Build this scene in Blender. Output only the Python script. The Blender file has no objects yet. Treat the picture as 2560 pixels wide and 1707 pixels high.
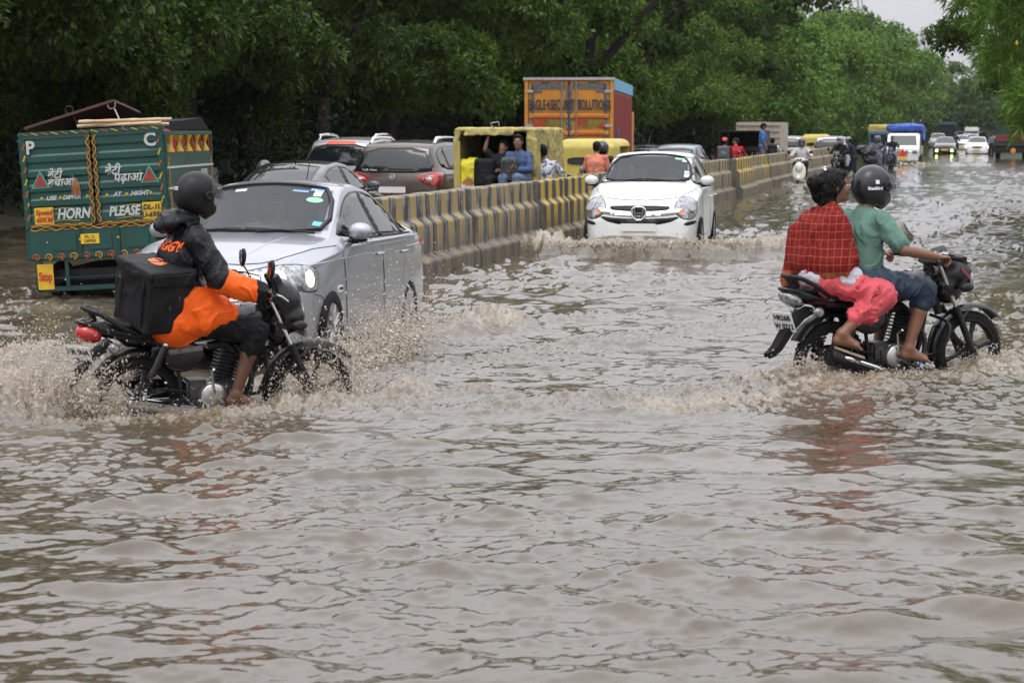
import bpy, bmesh, math, random
import numpy as np
from mathutils import Vector, Matrix, Euler
from mathutils.bvhtree import BVHTree
from mathutils.geometry import delaunay_2d_cdt
R = math.radians
rnd = random.Random(7)
rng = np.random.default_rng(11)
scn = bpy.context.scene
COL = scn.collection
# ---------------------------------------------------------------- camera, sky, sun, exposure
cam_d = bpy.data.cameras.new('camera'); cam = bpy.data.objects.new('camera', cam_d); COL.objects.link(cam)
cam.location = (0, 0, 1.78); cam.rotation_euler = (R(90 - 6.14), 0, 0)
cam_d.sensor_width = 36; cam_d.lens = 68.88; cam_d.clip_end = 3000; cam_d.clip_start = .1
cam_d.dof.use_dof = True; cam_d.dof.focus_distance = 14.5; cam_d.dof.aperture_fstop = 6.3
scn.camera = cam
w = bpy.data.worlds.new('World'); scn.world = w; w.use_nodes = True
nt = w.node_tree; nt.nodes.clear()
sky = nt.nodes.new('ShaderNodeTexSky'); sky.sky_type = 'NISHITA'; sky.sun_disc = False
SUN_EL, SUN_AZ = 62, 200
sky.sun_elevation = R(SUN_EL); sky.sun_rotation = R(SUN_AZ); sky.air_density = 1.0; sky.dust_density = 4.0; sky.ozone_density = 1.0
hs = nt.nodes.new('ShaderNodeHueSaturation'); hs.inputs['Saturation'].default_value = .12
bg = nt.nodes.new('ShaderNodeBackground'); bg.inputs['Strength'].default_value = .12
wo = nt.nodes.new('ShaderNodeOutputWorld')
# cloud cover: the clear-sky gradient is evened out with soft broad noise
geo = nt.nodes.new('ShaderNodeTexCoord'); nz = nt.nodes.new('ShaderNodeTexNoise'); nz.inputs['Scale'].default_value = 1.6; nz.inputs['Detail'].default_value = 4
nt.links.new(geo.outputs['Generated'], nz.inputs['Vector'])
mr = nt.nodes.new('ShaderNodeMapRange'); mr.inputs['From Min'].default_value = .3; mr.inputs['From Max'].default_value = .7
mr.inputs['To Min'].default_value = 5.2; mr.inputs['To Max'].default_value = 6.8
nt.links.new(nz.outputs['Fac'], mr.inputs['Value'])
cmb = nt.nodes.new('ShaderNodeVectorMath'); cmb.operation = 'SCALE'; cmb.inputs[0].default_value = (.982, .982, 1.045)
nt.links.new(mr.outputs[0], cmb.inputs['Scale'])
mx = nt.nodes.new('ShaderNodeMix'); mx.data_type = 'RGBA'; mx.inputs['Factor'].default_value = .88
nt.links.new(sky.outputs[0], hs.inputs['Color']); nt.links.new(hs.outputs[0], mx.inputs['A']); nt.links.new(cmb.outputs[0], mx.inputs['B'])
# an overcast sky is about three times as bright overhead as at the horizon
sx = nt.nodes.new('ShaderNodeSeparateXYZ'); nt.links.new(geo.outputs['Generated'], sx.inputs[0])
zc = nt.nodes.new('ShaderNodeMath'); zc.operation = 'MAXIMUM'; zc.inputs[1].default_value = 0; nt.links.new(sx.outputs['Z'], zc.inputs[0])
zg = nt.nodes.new('ShaderNodeMath'); zg.operation = 'MULTIPLY_ADD'; zg.inputs[1].default_value = 2.7; zg.inputs[2].default_value = .9; nt.links.new(zc.outputs[0], zg.inputs[0])
sm = nt.nodes.new('ShaderNodeVectorMath'); sm.operation = 'SCALE'; nt.links.new(mx.outputs['Result'], sm.inputs[0]); nt.links.new(zg.outputs[0], sm.inputs['Scale'])
nt.links.new(sm.outputs[0], bg.inputs['Color']); nt.links.new(bg.outputs[0], wo.inputs['Surface'])
sd = bpy.data.lights.new('sun', 'SUN'); sd.energy = .75; sd.angle = R(25); sd.color = (1, .97, .93)
sun = bpy.data.objects.new('sun', sd); COL.objects.link(sun)
_el, _az = R(SUN_EL), R(SUN_AZ)
sun.rotation_euler = Vector((math.sin(_az) * math.cos(_el), math.cos(_az) * math.cos(_el), math.sin(_el))).to_track_quat('Z', 'Y').to_euler()
vs = scn.view_settings; vs.view_transform = 'Standard'; vs.look = 'None'; vs.gamma = 1; vs.use_curve_mapping = False; vs.exposure = 0
# ---------------------------------------------------------------- materials
def mat(name, col, rough=.5, metal=0., spec=.5, coat=0., noise=None, bump=None, emit=None, alpha=None, trans=0., sub=0.):
    m = bpy.data.materials.get(name)
    if m: return m
    m = bpy.data.materials.new(name); m.use_nodes = True; n = m.node_tree; b = n.nodes['Principled BSDF']
    c = (*col, 1) if len(col) == 3 else col
    b.inputs['Base Color'].default_value = c; b.inputs['Roughness'].default_value = rough; b.inputs['Metallic'].default_value = metal
    b.inputs['Specular IOR Level'].default_value = spec; b.inputs['Coat Weight'].default_value = coat; b.inputs['Coat Roughness'].default_value = .06
    b.inputs['Transmission Weight'].default_value = trans
    if alpha is not None: b.inputs['Alpha'].default_value = alpha
    if sub: b.inputs['Subsurface Weight'].default_value = sub; b.inputs['Subsurface Radius'].default_value = (.03, .012, .008)
    if emit: b.inputs['Emission Color'].default_value = (*emit[:3], 1); b.inputs['Emission Strength'].default_value = emit[3]
    if noise or bump:
        tc = n.nodes.new('ShaderNodeTexCoord')
    if noise:                                            # (scale, second colour, low, high)
        t = n.nodes.new('ShaderNodeTexNoise'); t.inputs['Scale'].default_value = noise[0]; t.inputs['Detail'].default_value = 6; t.inputs['Roughness'].default_value = .65
        n.links.new(tc.outputs['Object'], t.inputs['Vector'])
        r = n.nodes.new('ShaderNodeMapRange'); r.inputs['From Min'].default_value = noise[2]; r.inputs['From Max'].default_value = noise[3]
        x = n.nodes.new('ShaderNodeMix'); x.data_type = 'RGBA'; x.inputs['A'].default_value = c; x.inputs['B'].default_value = (*noise[1], 1)
        n.links.new(t.outputs['Fac'], r.inputs['Value']); n.links.new(r.outputs[0], x.inputs['Factor']); n.links.new(x.outputs['Result'], b.inputs['Base Color'])
    if bump:
        t = n.nodes.new('ShaderNodeTexNoise'); t.inputs['Scale'].default_value = bump[0]; t.inputs['Detail'].default_value = 5
        n.links.new(tc.outputs['Object'], t.inputs['Vector'])
        q = n.nodes.new('ShaderNodeBump'); q.inputs['Strength'].default_value = bump[1]; q.inputs['Distance'].default_value = bump[2] if len(bump) > 2 else .01
        n.links.new(t.outputs['Fac'], q.inputs['Height']); n.links.new(q.outputs[0], b.inputs['Normal'])
    return m
BLK = mat('black_plastic', (.006, .006, .0065), .42, spec=.3, noise=(30, (.02, .018, .016), .5, .8))
BLKG = mat('black_gloss_paint', (.010, .010, .012), .16, coat=.8)
RUB = mat('tyre_rubber', (.008, .008, .008), .75, spec=.25, bump=(60, .4))
STEEL = mat('brushed_steel', (.55, .54, .52), .28, .9, noise=(18, (.25, .23, .2), .5, .75))
CHR = mat('chrome', (.75, .75, .76), .08, 1.)
DKM = mat('dark_metal', (.016, .016, .017), .45, .3, spec=.35, noise=(20, (.05, .045, .04), .5, .8))
SILV = mat('silver_paint', (.36, .38, .41), .30, .65, coat=.7, bump=(260, .05, .002))
WHP = mat('white_paint', (.64, .65, .63), .3, coat=.6, noise=(2.5, (.60, .59, .55), .5, .9))
DKG = mat('dark_glass', (.012, .015, .016), .04, spec=.6)
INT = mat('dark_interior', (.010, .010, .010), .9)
RED = mat('red_lens', (.42, .01, .012), .15, coat=.8)
AMB = mat('amber_lens', (.65, .28, .12), .2, coat=.6)
LENS = mat('clear_lens', (.42, .44, .45), .12, .5, coat=.9, noise=(26, (.12, .12, .13), .42, .6))
LAMP = mat('lit_lamp', (.9, .85, .75), .2, emit=(1, .86, .62, 3.0))
LAMPY = mat('lit_fog_lamp', (.9, 1, .3), .2, emit=(.8, 1, .25, 4.5))
REDLIT = mat('lit_red_lamp', (.8, .05, .03), .2, emit=(1, .05, .02, 3.))
SKIN = mat('brown_skin', (.20, .095, .055), .45, noise=(9, (.15, .07, .04), .4, .8), sub=.1)
SKIN2 = mat('dark_brown_skin', (.13, .062, .038), .42, noise=(9, (.10, .047, .03), .4, .8), sub=.08)
HAIR = mat('black_hair', (.004, .0035, .0035), .5, spec=.18, bump=(70, .6))
PLATEW = mat('white_number_plate', (.72, .72, .70), .4)
PLATEY = mat('yellow_number_plate', (.72, .46, .02), .4, noise=(9, (.45, .28, .03), .5, .8))
INK = mat('black_ink', (.02, .02, .022), .5)
def cloth(name, c, c2=None, sc=7, rough=.85, b=(220, .25, .003)):
    return mat(name, c, rough, spec=.25, noise=(sc, c2 or tuple(v * .7 for v in c), .42, .75), bump=b)
# ---------------------------------------------------------------- objects
def link(name, me, parent=None, m=None, smooth=False):
    if m is not None:
        for x in (m if isinstance(m, (list, tuple)) else [m]): me.materials.append(x)
    if smooth: me.polygons.foreach_set('use_smooth', [True] * len(me.polygons))
    o = bpy.data.objects.new(name, me); COL.objects.link(o)
    if parent is not None: o.parent = parent
    return o
def thing(name, label, cat, loc=(0, 0, 0), rot=(0, 0, 0), group=None, scale=1, kind=None):
    o = bpy.data.objects.new(name, None); COL.objects.link(o); o.empty_display_size = .1
    o.location = loc; o.rotation_euler = rot; o.scale = (scale,) * 3
    return tag(o, label, cat, group, kind)
def tag(o, label=None, cat=None, group=None, kind=None):
    for k, v in (('label', label), ('category', cat), ('group', group), ('kind', kind)):
        if v: o[k] = v
    return o
def kids(o): return [c for c in o.children]
def copy_tree(o, parent=None):
    c = o.copy(); COL.objects.link(c); c.parent = parent
    for ch in kids(o): copy_tree(ch, c)
    return c
def dup(o, loc, rot, label=None, scale=None):
    c = copy_tree(o); c.location = loc; c.rotation_euler = rot
    if label: c['label'] = label
    if scale: c.scale = (scale,) * 3
    return c
def meshnp(name, V, F, uv=None):
    me = bpy.data.meshes.new(name); V = np.asarray(V, np.float32); F = np.asarray(F, np.int32)
    me.vertices.add(len(V)); me.vertices.foreach_set('co', V.ravel())
    n, k = F.shape
    me.loops.add(n * k); me.loops.foreach_set('vertex_index', F.ravel())
    me.polygons.add(n); me.polygons.foreach_set('loop_start', np.arange(0, n * k, k, dtype=np.int32)); me.polygons.foreach_set('loop_total', np.full(n, k, np.int32))
    me.update(calc_edges=True); return me
class B:
    """collects shapes, build() links them as one mesh"""
    def __init__(s): s.v = []; s.f = []; s.mi = []; s.cur = 0
    def add(s, V, F):
        n = len(s.v); s.v += [tuple(p) for p in V]
        for f in F: s.f.append(tuple(i + n for i in f)); s.mi.append(s.cur)
        return s
    def m(s, i): s.cur = i; return s
    def box(s, c, d, rot=None, taper=1.):
        h = [x / 2 for x in d]
        P = [Vector((sx * h[0] * (taper if sz > 0 else 1), sy * h[1] * (taper if sz > 0 else 1), sz * h[2])) for sz in (-1, 1) for sy in (-1, 1) for sx in (-1, 1)]
        if rot: e = Euler(rot).to_matrix(); P = [e @ p for p in P]
        return s.add([p + Vector(c) for p in P], [(0, 2, 3, 1), (4, 5, 7, 6), (0, 1, 5, 4), (2, 6, 7, 3), (0, 4, 6, 2), (1, 3, 7, 5)])
    def tube(s, pts, r, n=8, cap=True, closed=False, flat=1.):
        pts = [Vector(p) for p in pts]; rr = r if isinstance(r, (list, tuple)) else [r] * len(pts); N = len(pts); V = []; F = []
        up = None
        for i, p in enumerate(pts):
            a = pts[(i - 1) % N] if (closed or i) else p; b = pts[(i + 1) % N] if (closed or i < N - 1) else p
            t = (b - a).normalized()
            if up is None: up = Vector((0, 0, 1)) if abs(t.z) < .9 else Vector((1, 0, 0))
            x = t.cross(up)
            if x.length < 1e-4: x = t.orthogonal()
            x.normalize(); y = x.cross(t).normalized(); up = y
            for k in range(n):
                g = 2 * math.pi * k / n; V.append(p + x * math.cos(g) * rr[i] + y * math.sin(g) * rr[i] * flat)
        for i in range(N if closed else N - 1):
            j = (i + 1) % N
            for k in range(n): F.append((i * n + k, i * n + (k + 1) % n, j * n + (k + 1) % n, j * n + k))
        if cap and not closed: F += [tuple(range(n))[::-1], tuple((N - 1) * n + k for k in range(n))]
        return s.add(V, F)
    def lathe(s, prof, c, axis='y', n=24, a0=0, a1=2 * math.pi):
        """prof: (radius, offset along the axis)"""
        full = abs(a1 - a0 - 2 * math.pi) < 1e-6; K = n if full else n + 1; V = []; F = []; c = Vector(c)
        for r_, h in prof:
            for k in range(K):
                g = a0 + (a1 - a0) * k / n; q = (r_ * math.cos(g), r_ * math.sin(g))
                V.append(c + Vector({'y': (q[0], h, q[1]), 'z': (q[0], q[1], h), 'x': (h, q[0], q[1])}[axis]))
        for i in range(len(prof) - 1):
            for k in range(n):
                F.append((i * K + k, i * K + (k + 1) % K, (i + 1) * K + (k + 1) % K, (i + 1) * K + k))
        return s.add(V, F)
    def prism(s, poly, a, b, axis='y'):
        """2D polygon extruded from a to b along axis; poly in the other two axes in order"""
        n = len(poly); mk = {'y': lambda p, h: (p[0], h, p[1]), 'x': lambda p, h: (h, p[0], p[1]), 'z': lambda p, h: (p[0], p[1], h)}[axis]
        return s.add([mk(p, a) for p in poly] + [mk(p, b) for p in poly], [tuple(range(n))[::-1], tuple(range(n, 2 * n))] + [(i, (i + 1) % n, (i + 1) % n + n, i + n) for i in range(n)])
    def sphere(s, c, r, n=12, sc=(1, 1, 1)):
        m_ = n // 2; V = []; F = []
        for i in range(m_ + 1):
            t = math.pi * i / m_
            for k in range(n):
                g = 2 * math.pi * k / n
                V.append((c[0] + r * sc[0] * math.sin(t) * math.cos(g), c[1] + r * sc[1] * math.sin(t) * math.sin(g), c[2] + r * sc[2] * math.cos(t)))
        for i in range(m_):
            for k in range(n): F.append((i * n + k, (i + 1) * n + k, (i + 1) * n + (k + 1) % n, i * n + (k + 1) % n))
        return s.add(V, F)
    def build(s, name, m, parent=None, smooth=False, bevel=0):
        me = bpy.data.meshes.new(name); me.from_pydata(s.v, [], s.f)
        if isinstance(m, (list, tuple)) and len(m) > 1: me.polygons.foreach_set('material_index', s.mi)
        bm = bmesh.new(); bm.from_mesh(me)
        bmesh.ops.remove_doubles(bm, verts=bm.verts, dist=1e-5)
        if bevel: bmesh.ops.bevel(bm, geom=[e for e in bm.edges if len(e.link_faces) == 2 and e.calc_face_angle(0) > .6], offset=bevel, segments=2, affect='EDGES', clamp_overlap=True)
        bmesh.ops.recalc_face_normals(bm, faces=bm.faces)
        if smooth:
            for f in bm.faces: f.smooth = True
            for e in bm.edges:
                if len(e.link_faces) == 2 and e.calc_face_angle(0) > .75: e.smooth = False
        bm.to_mesh(me); bm.free()
        return link(name, me, parent, m)
def chaikin(P, n=2, closed=True):
    P = [tuple(p) for p in P]
    for _ in range(n):
        Q = []
        N = len(P)
        for i in range(N if closed else N - 1):
            a, b = P[i], P[(i + 1) % N]
            Q.append(tuple(a[k] * .75 + b[k] * .25 for k in range(len(a)))); Q.append(tuple(a[k] * .25 + b[k] * .75 for k in range(len(a))))
        if not closed: Q = [P[0]] + Q[1:-1] + [P[-1]]
        P = Q
    return P
def arc(c, r, a0, a1, n, ry=None):
    ry = ry or r
    return [(c[0] + r * math.cos(a0 + (a1 - a0) * i / n), c[1] + ry * math.sin(a0 + (a1 - a0) * i / n)) for i in range(n + 1)]
def text(s, size, m, parent, loc, rot, align='CENTER', shear=0, ext=.0015, sx=1., name='lettering', bold=0., space=1., line=1.):
    cu = bpy.data.curves.new(name, 'FONT'); cu.body = s; cu.size = size; cu.align_x = align; cu.align_y = 'CENTER'; cu.shear = shear; cu.extrude = ext
    cu.resolution_u = 3; cu.offset = bold; cu.space_character = space; cu.space_line = line
    ob = bpy.data.objects.new(name, cu); COL.objects.link(ob)
    dg = bpy.context.evaluated_depsgraph_get(); me = bpy.data.meshes.new_from_object(ob.evaluated_get(dg)); bpy.data.objects.remove(ob)
    me.name = name; me.materials.clear()
    o = link(name, me, parent, m); o.location = loc; o.rotation_euler = rot; o.scale = (sx, 1, 1); return o
# ---------------------------------------------------------------- signed-distance modelling
def vnoise(P, seed=0):
    """smooth value noise at points P (n,3) -> -1..1"""
    i = np.floor(P).astype(np.int64); f = P - i; f = f * f * (3 - 2 * f); out = 0
    for dx in (0, 1):
        for dy in (0, 1):
            for dz in (0, 1):
                h = ((i[..., 0] + dx) * 374761393 + (i[..., 1] + dy) * 668265263 + (i[..., 2] + dz) * 2147483647 + seed * 974711) & 0xffffffff
                h = ((h ^ (h >> 13)) * 1274126177) & 0xffffffff; h = (h ^ (h >> 16)) & 0xffff
                wgt = (f[..., 0] if dx else 1 - f[..., 0]) * (f[..., 1] if dy else 1 - f[..., 1]) * (f[..., 2] if dz else 1 - f[..., 2])
                out = out + wgt * (h / 32767.5 - 1)
    return out
def cap(a, b, ra, rb=None, k=.02): return ('c', np.array(a, float), np.array(b, float), ra, ra if rb is None else rb, k)
def ell(c, r, rot=(0, 0, 0), k=.02): return ('e', np.array(c, float), np.array(r, float), np.array(Euler(rot).to_matrix()), 0, k)
def rbx(c, h, rd=.01, rot=(0, 0, 0), k=.01): return ('b', np.array(c, float), np.array(h, float), np.array(Euler(rot).to_matrix()), rd, k)
def cut(c, n): return ('p', np.array(c, float), np.array(n, float) / np.linalg.norm(n), 0, 0, 0)       # removes the side n points to
def sub(prim, k=.01): return ('s', prim, 0, 0, 0, k)
def _dist(p, q):
    if p[0] == 'c':
        a, b, ra, rb = p[1:5]; ab = b - a; L = ab @ ab + 1e-12; t = np.clip(((q - a) @ ab) / L, 0, 1)
        return np.linalg.norm(q - a - t[..., None] * ab, axis=-1) - (ra + (rb - ra) * t)
    if p[0] == 'e':
        l = (q - p[1]) @ p[3]; r = p[2]; k0 = np.linalg.norm(l / r, axis=-1); k1 = np.linalg.norm(l / (r * r), axis=-1) + 1e-9
        return k0 * (k0 - 1) / k1
    if p[0] == 'b':
        l = np.abs((q - p[1]) @ p[3]) - p[2] + p[4]
        return np.linalg.norm(np.maximum(l, 0), axis=-1) + np.minimum(l.max(-1), 0) - p[4]
def _bb(p):
    if p[0] == 'c': r = max(p[3], p[4]); return np.minimum(p[1], p[2]) - r, np.maximum(p[1], p[2]) + r
    if p[0] == 'e': e = np.abs(p[3]) @ p[2]; return p[1] - e, p[1] + e
    if p[0] == 'b': e = np.abs(p[3]) @ p[2]; return p[1] - e, p[1] + e
def sdf(prims, vox, disp=None, pad=.02):
    solids = [p for p in prims if p[0] in 'ceb']
    bb = [_bb(p) for p in solids]; lo = np.min([b[0] for b in bb], 0) - pad - 2 * vox; hi = np.max([b[1] for b in bb], 0) + pad + 2 * vox
    N = np.ceil((hi - lo) / vox).astype(int) + 1; D = np.full(N, 1., np.float32)
    ax = [lo[i] + vox * np.arange(N[i]) for i in range(3)]
    for p in prims:
        if p[0] == 'p':
            g = np.stack(np.meshgrid(*ax, indexing='ij'), -1); D = np.maximum(D, ((g - p[1]) @ p[2]).astype(np.float32)); continue
        q = p[1] if p[0] == 's' else p; k = p[5]
        b0, b1 = _bb(q); m_ = k + 3 * vox
        i0 = np.maximum(((b0 - m_ - lo) / vox).astype(int), 0); i1 = np.minimum(((b1 + m_ - lo) / vox).astype(int) + 2, N)
        if (i1 <= i0).any(): continue
        sl = tuple(slice(i0[i], i1[i]) for i in range(3))
        g = np.stack(np.meshgrid(*[ax[i][sl[i]] for i in range(3)], indexing='ij'), -1)
        d = _dist(q, g).astype(np.float32); a = D[sl]
        if p[0] == 's':
            d = -d; h = np.clip(k - np.abs(a - d), 0, None) / max(k, 1e-6); D[sl] = np.maximum(a, d) + h * h * k * .25
        else:
            h = np.clip(k - np.abs(a - d), 0, None) / max(k, 1e-6); D[sl] = np.minimum(a, d) - h * h * k * .25
    if disp is not None:
        near = np.abs(D) < .06
        idx = np.argwhere(near); P = lo + idx * vox
        D[near] += disp(P).astype(np.float32)
    return nets(D, lo, vox)
def nets(D, lo, vox):
    S = D < 0; nx, ny, nz = D.shape
    c = [(i, j, k) for i in (0, 1) for j in (0, 1) for k in (0, 1)]
    cnt = sum(S[i:nx - 1 + i, j:ny - 1 + j, k:nz - 1 + k].astype(np.int8) for i, j, k in c)
    act = (cnt > 0) & (cnt < 8); ids = np.full(act.shape, -1, np.int32); A = np.argwhere(act); ids[act] = np.arange(len(A))
    acc = np.zeros((len(A), 3)); num = np.zeros(len(A))
    for a in c:
        for x in range(3):
            if a[x]: continue
            b = list(a); b[x] = 1
            da = D[A[:, 0] + a[0], A[:, 1] + a[1], A[:, 2] + a[2]]; db = D[A[:, 0] + b[0], A[:, 1] + b[1], A[:, 2] + b[2]]
            m_ = (da < 0) != (db < 0); t = np.where(m_, da / np.where(m_, da - db, 1), 0)
            p = np.tile(np.array(a, float), (len(A), 1)); p[:, x] += t; acc[m_] += p[m_]; num[m_] += 1
    V = lo + (A + acc / np.maximum(num, 1)[:, None]) * vox; F = []
    for x in range(3):
        y, z = (x + 1) % 3, (x + 2) % 3
        s0 = [slice(None)] * 3; s1 = [slice(None)] * 3; s0[x] = slice(0, -1); s1[x] = slice(1, None)
        cr = S[tuple(s0)] != S[tuple(s1)]; E_ = np.argwhere(cr)
        E_ = E_[(E_[:, y] > 0) & (E_[:, z] > 0) & (E_[:, y] < D.shape[y] - 1) & (E_[:, z] < D.shape[z] - 1)]
        if not len(E_): continue
        def idf(dy, dz): q = E_.copy(); q[:, y] -= dy; q[:, z] -= dz; return ids[q[:, 0], q[:, 1], q[:, 2]]
        Q = np.stack([idf(1, 1), idf(0, 1), idf(0, 0), idf(1, 0)], 1)
        ins = S[E_[:, 0], E_[:, 1], E_[:, 2]]; Q[~ins] = Q[~ins][:, ::-1]; F.append(Q)
    F = np.concatenate(F) if F else np.zeros((0, 4), np.int32); F = F[(F >= 0).all(1)]
    return V, F
def blob(name, prims, vox, m, parent=None, disp=None, fine=None):
    V, F = sdf(prims, vox, disp); me = meshnp(name, V, F)
    return link(name, me, parent, m, smooth=True)
def folds(amp=.006, f=(9, 9, 5), seed=1, warp=.5):
    """creased cloth: sharp-edged warped ridges at two scales"""
    f = np.array(f, float)
    def g(P):
        q = P * f; q = q + warp * 1.3 * np.stack([vnoise(q * .6, seed + 5), vnoise(q * .6, seed + 6), vnoise(q * .6, seed + 7)], -1)
        a = np.abs(vnoise(q, seed)); b = np.abs(vnoise(q * 2.1 + 3.3, seed + 1)); c = np.abs(vnoise(q * 4.3, seed + 2))
        return -amp * (1.7 * np.exp(-(a / .16) ** 2) - .45) - amp * .75 * (np.exp(-(b / .2) ** 2) - .3) - amp * .3 * (np.exp(-(c / .25) ** 2) - .3)
    return g
# ---------------------------------------------------------------- water: real wave relief from a sea spectrum plus wakes
def spectrum(N, L, wind, lo, hi, power, seed, spread=2.):
    g = np.random.default_rng(seed); k = np.fft.fftfreq(N, L / N) * 2 * np.pi; kx, ky = np.meshgrid(k, k, indexing='ij'); kk = np.hypot(kx, ky); kk[0, 0] = 1
    lam = 2 * np.pi / kk; a = kk ** (-power) * np.exp(-(lam / hi) ** 4) * np.exp(-(lo / lam) ** 4)
    dirn = np.abs((kx * math.cos(wind) + ky * math.sin(wind)) / kk) ** spread + .12
    h = np.real(np.fft.ifft2((g.normal(size=(N, N)) + 1j * g.normal(size=(N, N))) * a * dirn)); return h / h.std()
def sample(h, L, x, y):
    N = h.shape[0]; u = (x / L % 1) * N; v = (y / L % 1) * N; i = np.floor(u).astype(int); j = np.floor(v).astype(int); fu = u - i; fv = v - j; i1 = (i + 1) % N; j1 = (j + 1) % N; i %= N; j %= N
    return (h[i, j] * (1 - fu) + h[i1, j] * fu) * (1 - fv) + (h[i, j1] * (1 - fu) + h[i1, j1] * fu) * fv
SP1 = spectrum(512, 13.7, R(80), .20, 1.25, 1.6, 3, 1.3)
SP2 = spectrum(512, 5.3, R(100), .07, .36, 1.5, 4, .9)
SP3 = spectrum(512, 3.1, R(80), .04, .13, 1.2, 9, .6)
def sharp(h): return np.where(h > 0, h * (1 + .35 * h), h * .72)
# wakes: (polyline, width, height, foam, roughness)
WAKES = [
 ([(-.9, 29.0), (.4, 28.3), (1.2, 27.5), (2.3, 27.2), (3.3, 27.6), (4.6, 28.9), (6.0, 31.0)], .34, .32, 1., .07),
 ([(-1.0, 29.2), (-.2, 28.6), (.6, 28.2)], .22, .07, .6, .04),
 ([(5.3, 29.0), (7.5, 33.5), (9, 38)], .22, .06, .35, .03),
 ([(-1.35, 13.3), (.2, 15.6), (1.8, 17.6), (4.0, 20.4)], .40, .050, .34, .028),
 ([(-1.0, 17.4), (.8, 18.6), (2.4, 19.7)], .28, .045, .35, .028),
 ([(-3.6, 12.0), (-2.6, 11.85), (-1.6, 12.2), (-.8, 12.7), (-.2, 13.1)], .30, .06, .7, .05),
 ([(-3.3, 13.3), (-2.7, 12.9), (-1.6, 13.6)], .5, .07, .9, .05),
 ([(1.1, 12.3), (2.2, 13.3), (3.1, 14.0), (4.2, 14.7)], .38, .05, .75, .030),
 ([(-.6, 12.2), (.7, 12.8), (2.0, 13.4)], .42, .045, .42, .03),
 ([(-4.4, 14.3), (-3.6, 14.9), (-2.6, 15.2)], .45, .16, .9, .06),
 ([(-4.3, 12.0), (-3.6, 12.15), (-3.05, 12.35)], .34, .30, 1., .085),
 ([(-1.45, 12.55), (-1.0, 12.9), (-.75, 13.2)], .24, .16, .9, .06),
 ([(1.5, 13.5), (2.0, 13.85)], .24, .07, .7, .03), ([(3.35, 14.6), (4.2, 15.0)], .26, .06, .7, .03),
 ([(-.9, 16.2), (-.3, 17.2), (-.1, 18.2)], .34, .16, .9, .06),
 ([(3.2, 20.2), (4.8, 20.4), (6.6, 21.0)], .22, .06, .45, .03),
 ([(3.4, 17.0), (4.6, 17.6), (5.6, 18.4)], .25, .05, .4, .03),
 ([(2.6, 9.3), (3.2, 9.2)], .25, .02, .12, .02),
 ([(-4.9, 19.4), (-3.9, 19.5), (-3.0, 19.6)], .3, .05, .6, .03),
 ([(8.6, 64.5), (10.8, 64.5)], .5, .1, .7, .05), ([(19.5, 101), (22.8, 101), (24.5, 103)], .8, .14, .8, .06),
]
def wake_field(x, y):
    H = np.zeros_like(x); Fm = np.zeros_like(x); Rg = np.zeros_like(x)
    P3 = np.stack([x * 1.7, y * 1.7, 0 * x], -1); n1 = vnoise(P3, 31); n2 = vnoise(P3 * 2.7, 32); n3 = vnoise(P3 * 6.5, 33)
    for pl, wd, ht, fm, rg in WAKES:
        d = np.full_like(x, 99.)
        sel = (x > min(p[0] for p in pl) - 4 * wd) & (x < max(p[0] for p in pl) + 4 * wd) & (y > min(p[1] for p in pl) - 4 * wd) & (y < max(p[1] for p in pl) + 4 * wd)
        xs, ys = x[sel], y[sel]; dd = np.full_like(xs, 99.)
        for (ax, ay), (bx, by) in zip(pl[:-1], pl[1:]):
            L = (bx - ax) ** 2 + (by - ay) ** 2; t = np.clip(((xs - ax) * (bx - ax) + (ys - ay) * (by - ay)) / L, 0, 1)
            dd = np.minimum(dd, np.hypot(xs - ax - t * (bx - ax), ys - ay - t * (by - ay)))
        dd = dd + .5 * wd * n1[sel] + .22 * wd * n2[sel]; e = np.exp(-(np.maximum(dd, 0) / wd) ** 2 * 1.4)
        H[sel] += .7 * ht * e * (1 + .45 * n2[sel] + .3 * n3[sel]); Fm[sel] = np.maximum(Fm[sel], fm * e); Rg[sel] = np.maximum(Rg[sel], rg * e)
    n4 = vnoise(P3 * 11, 34); n5 = vnoise(P3 * 19, 35)
    H += Rg * 1.0 * (np.abs(n3) * .6 + .55 * (1 - np.abs(n4) * 2) * .6 + .5 * n5 * .6 + .4 * (1 - 2 * np.abs(vnoise(P3 * 31, 36))))
    return H, Fm
TROUGH = [((-2.65, 12.45), (-1.25, 13.05), .50, .15), ((2.2, 14.2), (3.5, 14.85), .42, .06)]
def height(x, y, full=False):
    amp = .0095 + .0035 * np.sin(x * .31 + 1) * np.cos(y * .23)
    calm = 1 - .66 / (1 + np.exp((x + 1.9 + (y - 8) * .2) * 2.2)) * (y < 12.5)
    gust = np.clip(1 + .75 * vnoise(np.stack([x * .55, y * .38, 0 * x], -1), 51) + .35 * vnoise(np.stack([x * 1.6, y * 1.1, 0 * x], -1), 52), .25, 2.1); far = 1 + .6 * np.clip((y - 11) / 10, 0, 1)
    h = amp * sharp(sample(SP1, 13.7, x, y)) * calm + .0030 * calm * gust * far * sharp(sample(SP2, 5.3, x, y)) * (1 + .35 * np.sin(x * .9 + y * .35) * np.cos(y * .55 - x * .4)) + .0010 * gust * sample(SP3, 3.1, x, y) * np.clip(20 / np.maximum(y, 1), 0, 1)
    W, Fm = wake_field(x, y)
    for (ax, ay), (bx, by), wd, dp in TROUGH:
        L = (bx - ax) ** 2 + (by - ay) ** 2; t = np.clip(((x - ax) * (bx - ax) + (y - ay) * (by - ay)) / L, 0, 1); W = W - dp * np.exp(-((x - ax - t * (bx - ax)) ** 2 + (y - ay - t * (by - ay)) ** 2) / wd ** 2)
    return (h + W, Fm) if full else h + W
def hz(x, y): return float(height(np.array([float(x)]), np.array([float(y)]))[0])
ys = [4.2]
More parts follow.
